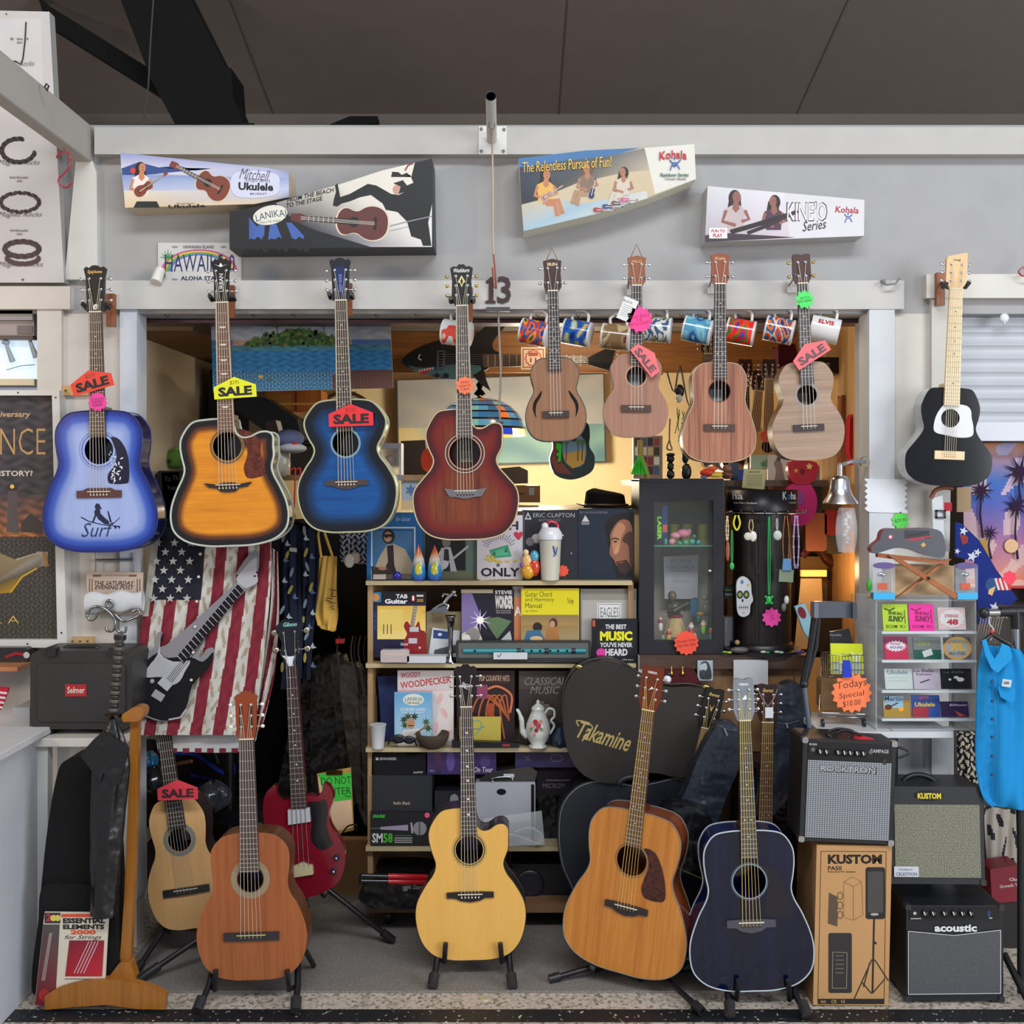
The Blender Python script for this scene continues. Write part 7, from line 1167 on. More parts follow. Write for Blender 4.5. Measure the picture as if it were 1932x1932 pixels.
r=root('display_stand',('black mesh drum display stand with a lettered header band and hook ring','display stand'),P(1437,1232,.25));c=P(1437,1222,.2)
m=bpy.data.materials.new('black_mesh');m.use_nodes=True;nt=m.node_tree;tc=nt.nodes.new('ShaderNodeTexCoord');vo=nt.nodes.new('ShaderNodeTexVoronoi');vo.inputs['Scale'].default_value=170;vo.inputs['Randomness'].default_value=0;rp=nt.nodes.new('ShaderNodeValToRGB');nt.links.new(tc.outputs['Object'],vo.inputs['Vector']);nt.links.new(vo.outputs[0],rp.inputs[0])
rp.color_ramp.elements[0].position=.28;rp.color_ramp.elements[0].color=lin('#3a3028')+(1,);rp.color_ramp.elements[1].position=.34;rp.color_ramp.elements[1].color=lin('#0d0c0e')+(1,);nt.links.new(rp.outputs[0],nt.nodes['Principled BSDF'].inputs['Base Color']);nt.nodes['Principled BSDF'].inputs['Roughness'].default_value=.4
R1=S(54,.2);b=B('satin');b.lathe([(R1,0),(R1,.28),(R1,.52)],(c.x,c.y,c.z+.02),None,m,48);b.build('mesh_drum',r)
b=B('satin');b.lathe([(R1*1.1,0),(R1*1.1,.02),(R1,.028)],c,'#121114',None,40);b.lathe([(R1*1.35,-.012),(R1*1.35,.0)],c,'#17161a',None,40);b.build('base',r)
b=B('satin',.2);R2=S(66,.2);zt,zb=P(0,924,.2).z,P(0,962,.2).z;b.lathe([(R2,zb),(R2,zt),(R2*.98,zt),(R2*.96,zb)],(c.x,c.y,0),'#131217',None,48)
def ct(txt,a0,aw,z0,h_,col):
 vs,fs,_=glyphs(txt,0,.02);b.add([(c.x+(R2+.0006)*math.sin(a0+u*aw),c.y-(R2+.0006)*math.cos(a0+u*aw),z0+v*h_)for u,v in vs],fs,col)
ct('K',.38,.15,P(0,942,.14).z,.03,'#d8dce0');ct('o',.55,.12,P(0,942,.14).z,.02,'#2878c8');ct('ha',.69,.28,P(0,942,.14).z,.028,'#d8dce0');ct('Gift jewellery',.62,.4,P(0,950,.14).z,.007,'#b8bcc0');ct('ha',-1.15,.4,P(0,942,.14).z,.028,'#d8dce0');ct('from New Zealand',-1.1,.75,P(0,950,.14).z,.007,'#b8bcc0');b.build('header_band',r)
b=B('metal');zr=P(0,968,.1).z;R3=S(72,.2);b.tube([(c.x+R3*math.cos(i*.26),c.y+R3*math.sin(i*.26),zr)for i in range(24)],.003,'#a0a0a4',closed=True);[b.tube([(c.x+R1*math.sin(a),c.y-R1*math.cos(a),zr),(c.x+R3*1.12*math.sin(a),c.y-R3*1.12*math.cos(a),zr),(c.x+R3*1.14*math.sin(a),c.y-R3*1.14*math.cos(a),zr+.012)],.0022,'#b8b8bc',n=5)for a in[-1.5+i*.27 for i in range(12)]];b.build('hook_ring',r)
def necklace(x,y0,y1,w_,col,t,pend=None,yy=.03,rad=.0022,beads=False):
 b=B('satin');pts=spline([(x-w_*.2,y0),(x-w_*.5,y0+(y1-y0)*.5),(x-w_*.3,y1-4),(x,y1),(x+w_*.3,y1-4),(x+w_*.5,y0+(y1-y0)*.5),(x+w_*.2,y0)],5);b.tube([P(*p,yy)for p in pts],rad,col,n=6)
 if beads:[b.ball(P(*p,yy),rad*1.9,col,n=6)for p in pts[::2]]
 if pend:
  for q in pend:b.ball(P(q[0],q[1],yy-.004),S(q[2],yy),q[3],None,10,(q[4],.35,q[5]))
 b.build('necklace',tag=(t,'necklace',None))
necklace(1451,975,1120,4,'#18984c','green cord necklace with a green turtle pendant',[(1451,1132,6,'#28b048',.9,1.3),(1445,1126,2.5,'#28b048',1,1),(1457,1126,2.5,'#28b048',1,1),(1446,1138,2.5,'#28b048',1,1),(1456,1138,2.5,'#28b048',1,1)])
necklace(1502,975,1070,10,'#a8a0c8','lilac bead necklace at the right of the display stand',rad=.0028,beads=True);necklace(1483,975,1065,12,'#a86c3c','brown wooden bead necklace hanging beside the lilac one',beads=True,rad=.0016)
necklace(1390,972,1000,12,'#c8c030','yellow bracelet cluster at the left of the display stand',rad=.004);necklace(1417,980,1004,8,'#b8a870','cream cord with two white carved discs',[(1411,1012,8,'#c8c4b4',1,1),(1421,1012,8,'#d8d4cc',.9,1.3)]);necklace(1466,978,1000,3,'#a8a8a8','pale square pendant on a key ring',[(1467,1010,9,'#b8c4bc',.95,1.1)])
necklace(1372,975,1020,4,'#c8b898','shell strand with a long brown wooden pendant',[(1373,1040,4,'#8c4c2c',1,5)],beads=True);necklace(1381,1000,1060,3,'#1c8c3c','green cord with a small green pendant left of the drum',[(1381,1068,5,'#28a850',.9,1.5)]);necklace(1430,990,1080,8,'#2c2a2c','dark bead necklace on the front of the drum',beads=True,rad=.0014)
for x,y_,c,t in((1484,1132,'#d0d4d4','white shield-shaped pendant low on the drum'),(1479,1146,'#6a7c70','grey stone pendant beside the white shield')):deco([(x,y_,6,c,.8,1.4)],'stone_pendant',t,.03,'pendant')
slab(turn(rect(1470,1075,1497,1098),1483,1086,3),.02,.023,'#7c8c74','green_card','grey-green card clipped on the display stand','paper',0,cat='card');slab([(1478,1054),(1492,1054),(1494,1076),(1476,1076)],.01,.02,'#5c8cc0','plastic_clip','light blue plastic peg above the grey-green card','plastic',.002,cat='clip')
burst(1456,1165,19,'#f048a8',[('5',10,10)],.075,10,'#c02878',t='bright pink starburst low on the mesh drum',q=.78)
b=B('satin',.085);b.prism(spline([(1405,1088),(1416,1098),(1418,1118),(1421,1132),(1416,1142),(1414,1158),(1402,1164),(1392,1156),(1390,1125),(1390,1100),(1396,1090)],4,True),.085,.1,'#c0c4c8');[b.E(*q)for q in((1396,1122,6,8,'#2c3034'),(1408,1122,6,8,'#2c3034'),(1396,1122,3,4,'#8ca03c'),(1408,1122,3,4,'#8ca03c'),(1401,1133,2,3,'#2c3034'),(1400,1098,3,4,'#4878a8'),(1411,1104,2,3,'#c8a040'),(1403,1156,2,2,'#c8a040'))];b.line([(1393,1146),(1412,1146)],1.2,'#5c6064');[b.line([(1395+i*4,1142),(1395+i*4,1150)],.8,'#5c6064')for i in range(5)];b.build('sugar_skull',tag=('white decorated sugar skull plaque on the left of the mesh drum','plaque'))
deco([(1395,1226,12,'#5c5c58',1.5,.5),(1391,1212,5,'#a08050')],'turtle_rock','grey painted stone on the counter left of the display stand',.06);[deco([(x,1230,4,c,1.4,.6),(x+8,1231,4,c2,1.3,.6)],'counter_trinket',t,.06)for x,c,c2,t in((1368,'#6c9c30','#a8b040','tiny green lizard trinket at the counter edge'),(1440,'#c8c8c0','#2c8c50','tiny white and green trinket at the counter edge'),(1466,'#b8c8b8','#9cc0a0','tiny pale shell trinket at the counter edge'),(1506,'#5c3c9c','#4c2c8c','tiny purple trinket at the counter edge'))]
slab([(1367,1108),(1392,1104),(1392,1124),(1367,1130)],.25,.3,'#3c4c44','folded_cloths','stack of folded dark cloths between cabinet and drum','cloth',.004,cat='cloth',dec=lambda b:[b.R(1368,1112,1391,1114,'#8c9c50'),b.R(1368,1120,1391,1123,'#a8a8a8')]);slab([(1367,1165),(1392,1165),(1390,1205),(1367,1225)],.25,.3,'#a4a6ae','plastic_sack','pale plastic sack between cabinet and drum','gloss',.01,cat='sack')
r=root('wooden_mirror',('dark red-brown curved wooden furniture frame behind the bell','furniture'),P(1580,1230,.8));b=B('matte',.97);b.prism(rect(1195,906,1640,1240),.97,.99,'#5c4a3c');b.build('dark_fill',r);b=B('gloss',.8);b.tube(spline([tuple(P(*p,.8))for p in((1512,1048),(1530,1032),(1550,1040),(1565,1060),(1600,1062),(1640,1060))],4),.022,'#4c1c14',n=10);b.prism(rect(1566,1060,1577,1230),.8,.84,'#3c1814');b.build('frame',r);b=B('matte',.85);b.prism(rect(1510,1050,1640,1230),.85,.9,'#8c7048');b.build('panel',r)  # wide brown panel is added to make the area behind the stand dark
b=B('satin',.7);b.prism(rect(1512,1076,1560,1088),.7,.72,mat=glow('lamp_glow','#ffb050',1.2));b.build('lamp_tube',tag=('glowing orange lamp strip behind the necklaces','lamp'));bulb('lamp_bulb',tuple(P(1535,1075,.5)),2.2,(1,.62,.3),.03)
b=B('satin',.6);b.prism([(1520,1095),(1560,1095),(1566,1230),(1508,1230)],.68,.69,'#c0a070');b.build('lamp_paper',tag=('tan sheet lit from above behind the necklaces','paper'))
for x0,y0_,x1,y1_,c,t in((1520,968,1560,1040,'#7c4c3c','clear pack with orange label behind the bell'),(1556,962,1585,1010,'#7c2028','small red lantern behind the bell'),(1560,1010,1590,1045,'#2c302c','dark green lump under the red lantern'),(1540,1150,1590,1230,'#2a2622','dark pot with brushes behind the phone holder')):slab(rr(x0,y0_,x1,y1_,6),.65,.7,c,'shop_trinket',t,'gloss',.006,cat='ornament')
r=root('ship_bell',('clear-silver hanging bell with a plaited white cord on the right door jamb','bell'),P(1598,1040,-.06));q=P(1585,950,-.1)
b=B('metal');b.lathe([(.064,0),(.062,.006),(.045,.03),(.036,.055),(.033,.085),(.026,.1),(.001,.102)],q,'#dcdde2',n=32);b.build('bell_body',r);b=B('metal');b.rod(q+Vector((0,0,.1)),q+Vector((0,0,.14)),.009,None,'#d8dade');b.tube(spline([tuple(q+Vector((0,0,.14))),tuple(P(1590,876,-.08)),tuple(P(1610,870,-.06)),tuple(P(1632,872,-.03))],5),.008,'#d0d2d6');b.lathe([(.02,0),(.018,-.006)],P(1630,872,-.02)+Vector((0,-.008,0)),'#b0a890',None,16,'Y');b.build('bracket',r)
b=B('cloth');[b.ball(P(1597+3*math.sin(i*1.9),968+i*7,-.1),.009,'#d8d8d8',n=8)for i in range(9)];b.build('plaited_cord',r);b=B('plastic');b.grid(lambda u,v:P(1597,958+v*84,-.1)+Vector(((.028+.012*math.sin(v*3))*math.cos(u*6.28),.022*math.sin(u*6.28),0)),16,8,mat=clear('sleeve','#e0e6ea',.3),closed=True);b.build('sleeve',r)
# ================================================================ shelf, acrylic rack and camera arm
b=B('plastic',-.02);pts=[];pts+=[(1629,903),(1706,903)];z_=[(1629+(x%2)*5,903+x*5.6)for x in range(12)]
b.prism([(1629,903)]+[(1629+(i%2)*6,905+i*5.4)for i in range(12)]+[(1640,966),(1710,968)]+[(1710-(i%2)*6,964-i*5.4)for i in range(12)],-.034,-.031,'#dfe2e6');b.build('white_plaque',tag=('blank white zigzag edged card on the right jamb','card'))
burst(1699,982,17,'#50d048',[('$29.95',22,7)],-.034,9,'#104018',t='green starburst price on the winder wall',q=.8)
r=root('shelf_unit',('white shelf on white legs carrying the clear packet rack, right','shelf'),(P(1690,0,-.2).x,-.2,0));b=B('satin');zt=P(0,1381,-.33).z
b.box(P(1530,0,-.2).x,P(1799,0,-.33).x,-.33,.0,zt-.022,zt,'#c4c8cc');b.build('shelf_board',r,bevel=.002,seg=1);b=B('satin');b.box(P(1700,0,-.2).x,P(1806,0,-.2).x,-.17,-.14,.0,zt-.022,'#b8babc');b.box(P(1760,0,-.2).x,P(1790,0,-.2).x,-.19,-.17,0,zt-.022,'#c8cacc');b.build('leg',r)
AY=-.3;zb_=zt;b=None;ac=clear('acrylic','#dfe6ea',.22,.05)
r=root('packet_rack',('clear acrylic counter rack with four tiers of string packets','display rack'),P(1745,1381,AY));b=B('plastic',AY);X0,X1=P(1652,0,AY).x,P(1842,0,AY).x;zt4=P(0,1134,AY).z
b.box(X0,X0+.005,AY,AY+.22,zb_,zt4,mat=ac);b.box(X1-.005,X1,AY,AY+.22,zb_,zt4,mat=ac);b.box(X0,X1,AY,AY+.22,zt4,zt4+.005,mat=ac);b.box(X0,X1,AY+.215,AY+.22,zb_,zt4,mat=ac);b.box(X0,X1,AY-.005,AY+.22,zb_,zb_+.006,mat=ac);b.build('casing',r)
for y_ in(1192,1246,1303,1356):b=B('plastic',AY);b.prism(rect(1662,y_,1840,y_+3),AY-.01,AY+.15,mat=ac);b.box(P(1662,0,AY).x,P(1840,0,AY).x,AY-.012,AY-.01,P(0,y_+3,AY).z,P(0,y_-2,AY).z,'#c0c8cc');b.build('tier',r)
def pk(x0,y0,x1,y1,c,t,dec,kind='satin',nm='string_packet'):
 b=B(kind,AY+.03,c);b.prism([(x0,y0),(x1,y0),(x1+3,y1),(x0+3,y1)],AY+.03,AY+.036,c);dec(b);b.build(nm,tag=(t,'packet','packets in the clear rack'))
for x0,c,ink,t in((1664,'#a8c828','#2c4410','lime green string packet with wild lettering, top tier'),(1714,'#e8289c','#84104c','hot pink string packet with wild lettering, top tier')):
 pk(x0,1140,x0+47,1190,c,t,lambda b,x0=x0,ink=ink:[b.line([(x0+4,1148),(x0+14,1152),(x0+24,1147)],2.6,ink),b.T('ERNIE BALL',x0+12,1154,28,6,ink,0,.04,4),b.T('SLINKY',x0+12,1162,30,11,ink,.1,.05,4),b.T('ECOM  VI.1',x0+8,1179,36,6,ink,0,.02),b.line([(x0+42,1150),(x0+44,1176)],1.4,ink)])
pk(1768,1146,1820,1188,'#c8c0c0','white string packet with red frame and number 48, top tier',lambda b:[b.flat(rect(1771,1149,1820,1186),'#d8b8b8'),b.flat(star(1796,1167,24,12,.9,0,17),'#dcdcdc'),b.T('STRINGS',1782,1159,26,6,'#b83048',0,.03),b.T('48',1786,1168,22,11,'#b82840',0,.05)])
pk(1667,1201,1712,1244,'#b82448','crimson string packet with a white jagged label, second tier',lambda b:[b.R(1668,1202,1712,1214,'#7c2450'),b.flat(star(1690,1219,21,18,.75,0,11),'#d8d0d8'),b.T('Nickel',1680,1213,18,4,'#a02850'),b.T('WOUND',1678,1219,26,5,'#2c3478',0,.03)])
pk(1722,1202,1774,1244,'#6c7874','green and grey string packet with yellow script, second tier',lambda b:[b.R(1724,1226,1776,1244,'#145444'),b.T('Zebra',1730,1210,24,7,'#a8b030',.3,0),b.flat(turn(rect(1741,1226,1759,1238),1750,1232,-18),'#c8ccc8')])
pk(1780,1203,1830,1244,'#505860','round gold XL packet badge, second tier',lambda b:[b.E(1806,1223,27,22,'#d0a050'),b.E(1806,1223,22,18,'#a8a8a4'),b.T('XL',1792,1212,28,15,'#e0b430',0,.05),b.T('PRO STEEL',1790,1230,32,6,'#3c3c40',.1,.02)])
pk(1668,1262,1720,1300,'#b8c4c0','pale mint packet reading Ukulele, third tier',lambda b:[b.T('Ukulele',1674,1264,38,8,'#5c7c88',0,.01),b.R(1676,1278,1712,1279,'#9cacac'),b.R(1676,1284,1712,1285,'#9cacac')]);pk(1722,1262,1772,1300,'#b8b0c0','pale lilac string packet, third tier',lambda b:[b.T('La Bella',1724,1262,38,6,'#6c5c74',0,.02),b.T('Soprano',1728,1270,30,5,'#4c4458'),b.line([(1736,1288),(1754,1282)],2.4,'#3c3840')]);pk(1774,1262,1832,1300,'#1c1c22','black string packet with white flecks, third tier',lambda b:[b.T('La Bella',1780,1264,38,6,'#5c5c60',0,.02),b.E(1812,1282,7,4,'#c8ccc8'),b.E(1804,1278,5,2.5,'#c8ccc8'),b.E(1792,1282,3,2,'#c8ccc8')])
pk(1665,1320,1716,1354,'#a08030','gold Martin string packet with a guitar picture, lowest tier',lambda b:[b.R(1668,1314,1704,1336,'#8cb0c4'),b.T('Martin',1669,1313,34,9,'#2c4c6c',0,.02),b.E(1676,1334,7,5,'#5c2418'),b.line([(1682,1332),(1694,1326)],2.4,'#3c241c'),b.E(1700,1338,5,4,'#e8a030')]);pk(1720,1312,1772,1354,'#284c98','blue and red packet reading Ukulele in yellow, lowest tier',lambda b:[b.R(1722,1334,1752,1354,'#9c2c38'),b.T('Ukulele',1726,1325,38,8,'#e0b838',0,.03),b.T('gHS',1734,1313,18,7,'#c84830',0,.02)]);pk(1774,1324,1826,1354,'#34244c','dark purple string packet, lowest tier',lambda b:[b.T('Elixir',1792,1328,34,4,'#b8b0c0'),b.flat([(1800,1340),(1822,1350),(1810,1352)],'#b84838')])
r=root('folding_stool',('small folding wooden X-shaped stand on top of the clear rack','stand'),P(1750,1133,AY));W2=wood('teak','#a8622c','#8a4a1e','X',1,.4)
for p0,p1,yy in(((1682,1050),(1806,1128),AY-.01),((1790,1058),(1694,1128),AY+.02)):b=B('satin',yy);b.prism([(p0[0]-6,p0[1]-2),(p0[0]+6,p0[1]-3),(p1[0]+5,p1[1]-4),(p1[0]-5,p1[1]+2)],yy,yy+.015,mat=W2);b.build('leg',r,bevel=.003)
b=B('satin',AY);b.prism([(1657,1044),(1790,1058),(1790,1066),(1657,1052)],AY+.005,AY+.03,mat=W2);b.build('rail',r,bevel=.003);b=B('metal');b.rod(P(1752,1091,AY-.014),P(1752,1091,AY+.04),.006,None,'#6c5c4c');b.build('pivot',r)
r=root('string_winder',('dark grey bird-shaped string winder and cutter tool on the wooden stand','tool'),P(1715,1050,AY));b=B('satin',AY-.01);b.prism(spline([(1643,1036),(1650,1026),(1660,1018),(1664,1004),(1676,997),(1700,998),(1758,997),(1780,1010),(1782,1050),(1750,1048),(1720,1038),(1690,1034),(1662,1042),(1648,1044)],3,True),AY-.01,AY+.03,'#4c4e55',side='#8c1c2c');b.flat(rect(1706,1001,1754,1016),'#2c2e34');b.line([(1712,1012),(1750,1004)],2.4,'#14151a');b.flat([(1702,1018),(1758,1010),(1758,1012),(1728,1020)],'#a8203c');b.E(1680,1013,4,4,'#e85070');b.E(1680,1013,2,2,'#ffffff');b.flat([(1742,1023),(1747,1028),(1742,1033),(1737,1028)],'#c89850');b.build('body',r,bevel=.004)
r=root('guitar_strap',('white webbing guitar strap with brown leather end hanging under the small black guitar','strap'),P(1773,1028,-.12));b=B('cloth',-.12);b.prism([(1758,940),(1778,934),(1782,1026),(1761,1028)],-.122,-.118,'#c8cccf');b.prism([(1783,925),(1806,922),(1804,1044),(1784,1040)],-.06,-.057,'#c0c0bc');b.flat(rect(1781,948,1796,964),'#a82c38');b.build('webbing',r);b=B('leather');b.tube(spline([tuple(P(*p,-.12))for p in((1757,940),(1764,926),(1780,920),(1798,922))],4),.008,'#7c4428');b.build('leather_end',r);b=B('plastic',-.126);[b.prism(q,-.13,-.122,'#1c2024')for q in(rect(1765,962,1784,965),rect(1765,975,1784,978),rect(1765,962,1768,978),rect(1781,962,1784,978))];b.build('slider',r)
slab(rect(1682,1068,1800,1122),AY+.06,AY+.16,'#b89a74','kraft_box','plain kraft cardboard box behind the folding wooden stand','matte',.002,cat='box')
for x0,t in((1646,'left'),(1802,'right')):
 r=root('blister_pack',('%s clear blister pack with purple oval header and blue tray on the rack'%t,'packet'),P(x0+20,1132,AY));b=B('plastic',AY);b.prism(rr(x0,1066,x0+42,1132,4),AY-.005,AY+.02,mat=clear('blister','#e4eaf0',.2));b.build('blister',r);b=B('paper',AY-.008);b.prism(ell(x0+22,1067,21,6,20),AY-.01,AY-.006,'#5c4c84');b.flat(rect(x0+10,1064,x0+34,1069),'#c8a8b0');b.build('header',r)
 b=B('satin',AY);b.prism(rect(x0+(0 if t=='left' else 2),1118,x0+40,1130),AY-.012,AY+.015,'#38a8dc');b.build('tray',r);b=B('metal');b.ball(P(x0+18,1084,AY),.014,'#a8b4bc',sc=(1.2,.5,.6));b.build('fitting',r);b=B('paper',AY-.006);b.prism(rect(x0+10,1100,x0+28,1112),AY-.008,AY-.006,'#c05838');b.build('label',r)
deco([(1640,1104,6,'#40a828',.9,2.0),(1640,1124,5,'#b08058',.9,1)],'glue_bottle','green and tan small bottle left of the left blister pack',AY+.02,'bottle')
r=root('phone_arm',('black jointed arm with a grey phone clamp in front of the counter','phone holder'),P(1522,1385,-.25));b=B('satin',-.25);b.prism(rr(1534,1135,1610,1165,3),-.26,-.23,'#4c525c');b.prism(rect(1532,1136,1540,1164),-.28,-.23,'#6a707a');b.prism(rect(1604,1136,1612,1166),-.28,-.23,'#3c424c');b.build('clamp',r,bevel=.002)
b=B('satin');b.tube([P(1538,1165,-.24),P(1530,1220,-.24),P(1516,1290,-.24)],[.014,.012,.014],'#17181c',n=10);b.tube([P(1545,1165,-.24),P(1540,1220,-.24),P(1522,1280,-.24)],.008,'#1c1d22',n=8);b.ball(P(1517,1290,-.24),.016,'#222429');b.build('upper_arm',r);b=B('satin');b.tube([P(1517,1290,-.24),P(1528,1385,-.24)],.009,'#5c646e',n=8);b.build('lower_arm',r)
r=root('mini_trolley',('miniature chrome shopping trolley full of packets on the white shelf','trolley'),P(1590,1381,-.2));b=B('metal')
for y_ in(1236,1250,1264,1276):b.tube([P(1565,y_,-.24),P(1632,y_,-.24),P(1632,y_,-.1),P(1548,y_-6,-.1),P(1565,y_,-.24)],.0016,'#b8b8bc',n=5)
for i in range(12):b.tube([P(1565+i*6,1236,-.24),P(1566+i*5.8,1278,-.24)],.0014,'#b8b8bc',n=4)
for i in range(5):b.tube([P(1565-i*4,1236-i,-.24+i*.035),P(1566-i*4,1276-i,-.24+i*.035)],.0014,'#b8b8bc',n=4)
b.build('basket',r);b=B('metal');b.tube([P(1548,1300,-.15),P(1545,1352,-.2),P(1632,1354,-.25),P(1634,1346,-.1)],.003,'#9c9ca0');b.tube([P(1550,1345,-.24),P(1632,1348,-.25)],.004,'#c0c0c4');b.tube([P(1550,1240,-.1),P(1545,1352,-.2)],.002,'#8c8c90');b.build('chassis',r)
for x in(1552,1630):b=B('plastic');b.lathe([(.014,-.004),(.014,.004)],P(x,1364,-.25),'#1c1e20',None,14,'X');b.build('wheel',r)
slab([(1567,1214),(1627,1215),(1630,1272),(1568,1272)],-.2,-.19,'#d0dc20','yellow_packet','bright yellow packet standing in the small trolley','satin',0,cat='packet',dec=lambda b:[b.T('Cavalier',1588,1233,22,6,'#3c4410',.2),b.flat([(1604,1228),(1616,1236),(1628,1230),(1620,1244),(1626,1256),(1612,1248)],'#dce8b0'),b.flat(rect(1572,1248,1626,1270),'#b8ccb8')])
slab([(1566,1192),(1602,1186),(1612,1222),(1568,1222)],-.17,-.16,'#22252a','black_card_pack','black card pack behind the bright yellow packet','satin',0,cat='packet',dec=lambda b:b.T('Humidity',1566,1196,22,5,'#a8b0b4',.2));b=B('satin');b.rod(P(1618,1260,-.16),P(1608,1120,-.1),.006,.004,'#b08850');b.build('drumstick',tag=('wooden drumstick standing in the small trolley','drumstick'))
slab([(1500,1145),(1518,1138),(1545,1200),(1530,1212),(1516,1190)],-.05,-.03,'#8cbccc','maraca_pack','slanted packet with a dark red capsule shape left of the phone clamp','satin',.003,cat='packet',dec=lambda b:b.E(1513,1156,7,12,'#7c1828',rot=-25));burst(1607,1307,39,'#f87c48',[('Todays',56,18),('Special',48,13),('$10.00',34,12)],-.27,16,'#4c1c14',t='large orange starburst reading todays special in front of the small trolley',q=.84)
slab([(1592,1246),(1604,1246),(1608,1278),(1590,1278)],-.285,-.275,'#1c38b8','blue_peg','royal blue plastic peg holding the orange starburst','plastic',.003,cat='clip');slab(rr(1549,1280,1620,1340,8),-.18,-.12,'#8a6c4c','trolley_parcel','brown parcel inside the lower part of the small trolley','matte',.004,cat='parcel')
# ================================================================ amplifiers
def grille(name,c1,c2,sc,mode='dots'):
 if name in _K:return _K[name]
 m=bpy.data.materials.new(name);m.use_nodes=True;nt=m.node_tree;N=nt.nodes;tc=N.new('ShaderNodeTexCoord');ck=N.new('ShaderNodeTexBrick' if mode=='brick' else 'ShaderNodeTexVoronoi')
 mp=N.new('ShaderNodeMapping');mp.inputs['Rotation'].default_value=(math.pi/2,0,0);nt.links.new(tc.outputs['Object'],mp.inputs['Vector']);nt.links.new(mp.outputs[0],ck.inputs['Vector'])
 if mode=='brick':ck.offset=0;ck.inputs['Scale'].default_value=sc;ck.inputs['Color1'].default_value=lin(c1)+(1,);ck.inputs['Color2'].default_value=lin(c1)+(1,);ck.inputs['Mortar'].default_value=lin(c2)+(1,);ck.inputs['Brick Width'].default_value=.9;ck.inputs['Row Height'].default_value=.7;ck.inputs['Mortar Size'].default_value=.13;o=ck.outputs[0]
 else:ck.inputs['Scale'].default_value=sc;ck.inputs['Randomness'].default_value=.25;rp=N.new('ShaderNodeValToRGB');nt.links.new(ck.outputs[0],rp.inputs[0]);rp.color_ramp.elements[0].position=.3;rp.color_ramp.elements[0].color=lin(c1)+(1,);rp.color_ramp.elements[1].position=.55;rp.color_ramp.elements[1].color=lin(c2)+(1,);o=rp.outputs[0]
 nt.links.new(o,N['Principled BSDF'].inputs['Base Color']);N['Principled BSDF'].inputs['Roughness'].default_value=.6;_K[name]=m;return m
def amp(t,y,x0,y0,x1,y1,depth,panel,gr,gmat,dec,knobs=(),rot=(0,0,0),corner='#2c2c30',cy_=None,handle=None,gshape=None,name='guitar_amplifier',lean=0,edge='#1c1c1f'):
 "combo amplifier; panel and grille rectangles in photo pixels"
 o=P((x0+x1)/2,y1,y);r=root(name,(t,'amplifier'),o);r.rotation_euler=rot;b=B('leather',y,'#1b1b1e');b.prism(rect(x0,y0,x1,y1),y,y+depth,edge)
 k=[]
 def put(b,nm,**kw):
  b.v=[v-o for v in b.v];return b.build(nm,r,local=True,**kw)
 put(b,'cabinet',bevel=.008)
 b=B('satin',y-.001);
 if panel:b.prism(rect(*panel),y-.003,y+.001,'#101012');put(b,'control_panel')
 b=B('satin',y);b.prism(gshape or rect(*gr),y-.004,y+.001,mat=gmat);put(b,'grille')
 b=B('satin',y-.004);dec(b);put(b,'lettering')
 for x,yy_ in knobs:b=B('satin',y-.003);q=P(x,yy_,y);b.lathe([(.0105,-.003),(.0095,-.014),(.001,-.0145)],q,'#17171a',None,14,'Y');b.lay=0;b.y=y-.0145;b.line([(x-1,yy_-3),(x+1.6,yy_+4)],1.8,'#d8d8d0');put(b,'knob')
 for cx,sx in((x0,1),(x1,-1)):
  for cz_,sz in((y0,1),(y1,-1)):b=B('satin' if corner[1]<'8' else 'metal',y);b.prism(rr(min(cx-sx*2,cx+sx*9),min(cz_-sz*2,cz_+sz*9),max(cx-sx*2,cx+sx*9),max(cz_-sz*2,cz_+sz*9),3),y-.004,y+.02,corner);put(b,'corner',bevel=.002,seg=1)
 if handle:b=B('leather',y);pts=spline([tuple(P(*p,y+depth*.5))for p in handle],5);b.tube(pts,.009,'#17171a',n=8);put(b,'carry_handle')
 return r
ya=-.435
amp('black practice amplifier lettered acoustic at the bottom of the right stack',ya,1710,1708,1893,1888,.2,(1716,1713,1885,1735),None,grille('grey_grille','#5c5e62','#3a3c40',260),lambda b:[b.T('acoustic',1763,1744,80,14,'#d8d8d8',0,.04)]+[b.line(q,1.6,'#b8b8b8')for q in([(1714,1757),(1800,1765),(1888,1755)],[(1714,1757),(1714,1876)],[(1888,1755),(1888,1874)],[(1714,1876),(1888,1874)])]+[b.E(1726,1723,3,3,'#b8b8b8'),b.R(1862,1718,1869,1730,'#24345c'),b.R(1718,1732,1738,1734,'#a8a8a8'),b.R(1866,1731,1872,1733,'#b8b8b8')],[(x,1723)for x in(1744,1760,1781,1799,1815,1831)],gshape=[(1715,1758),(1800,1766),(1887,1756),(1887,1873),(1715,1875)],edge='#191b20')
b=B('satin');[b.box(P(x-6,0,ya).x,P(x+6,0,ya).x,yq,yq+.03,.0,P(0,1888,ya).z,'#14151a')for x in(1722,1880)for yq in(ya+.01,ya+.15)];b.build('rubber_feet',[o for o in bpy.data.objects if o.name.startswith('guitar_amplifier')][0])
amp('larger dark grey amplifier with cream woven grille on top of the acoustic amplifier',ya+.01,1672,1487,1858,1668,.2,None,(1690,1520,1850,1655),grille('cream_grille','#3c3c34','#9c9c84',230),lambda b:[b.flat(ell(1757,1504,27,9,24),'#17171a'),b.T('KUSTOM',1735,1499,44,11,'#d8c830',0,.04)],rot=(-.06,0,-.02),handle=((1693,1490),(1712,1468),(1735,1461),(1760,1468),(1780,1488)),edge='#24262b')
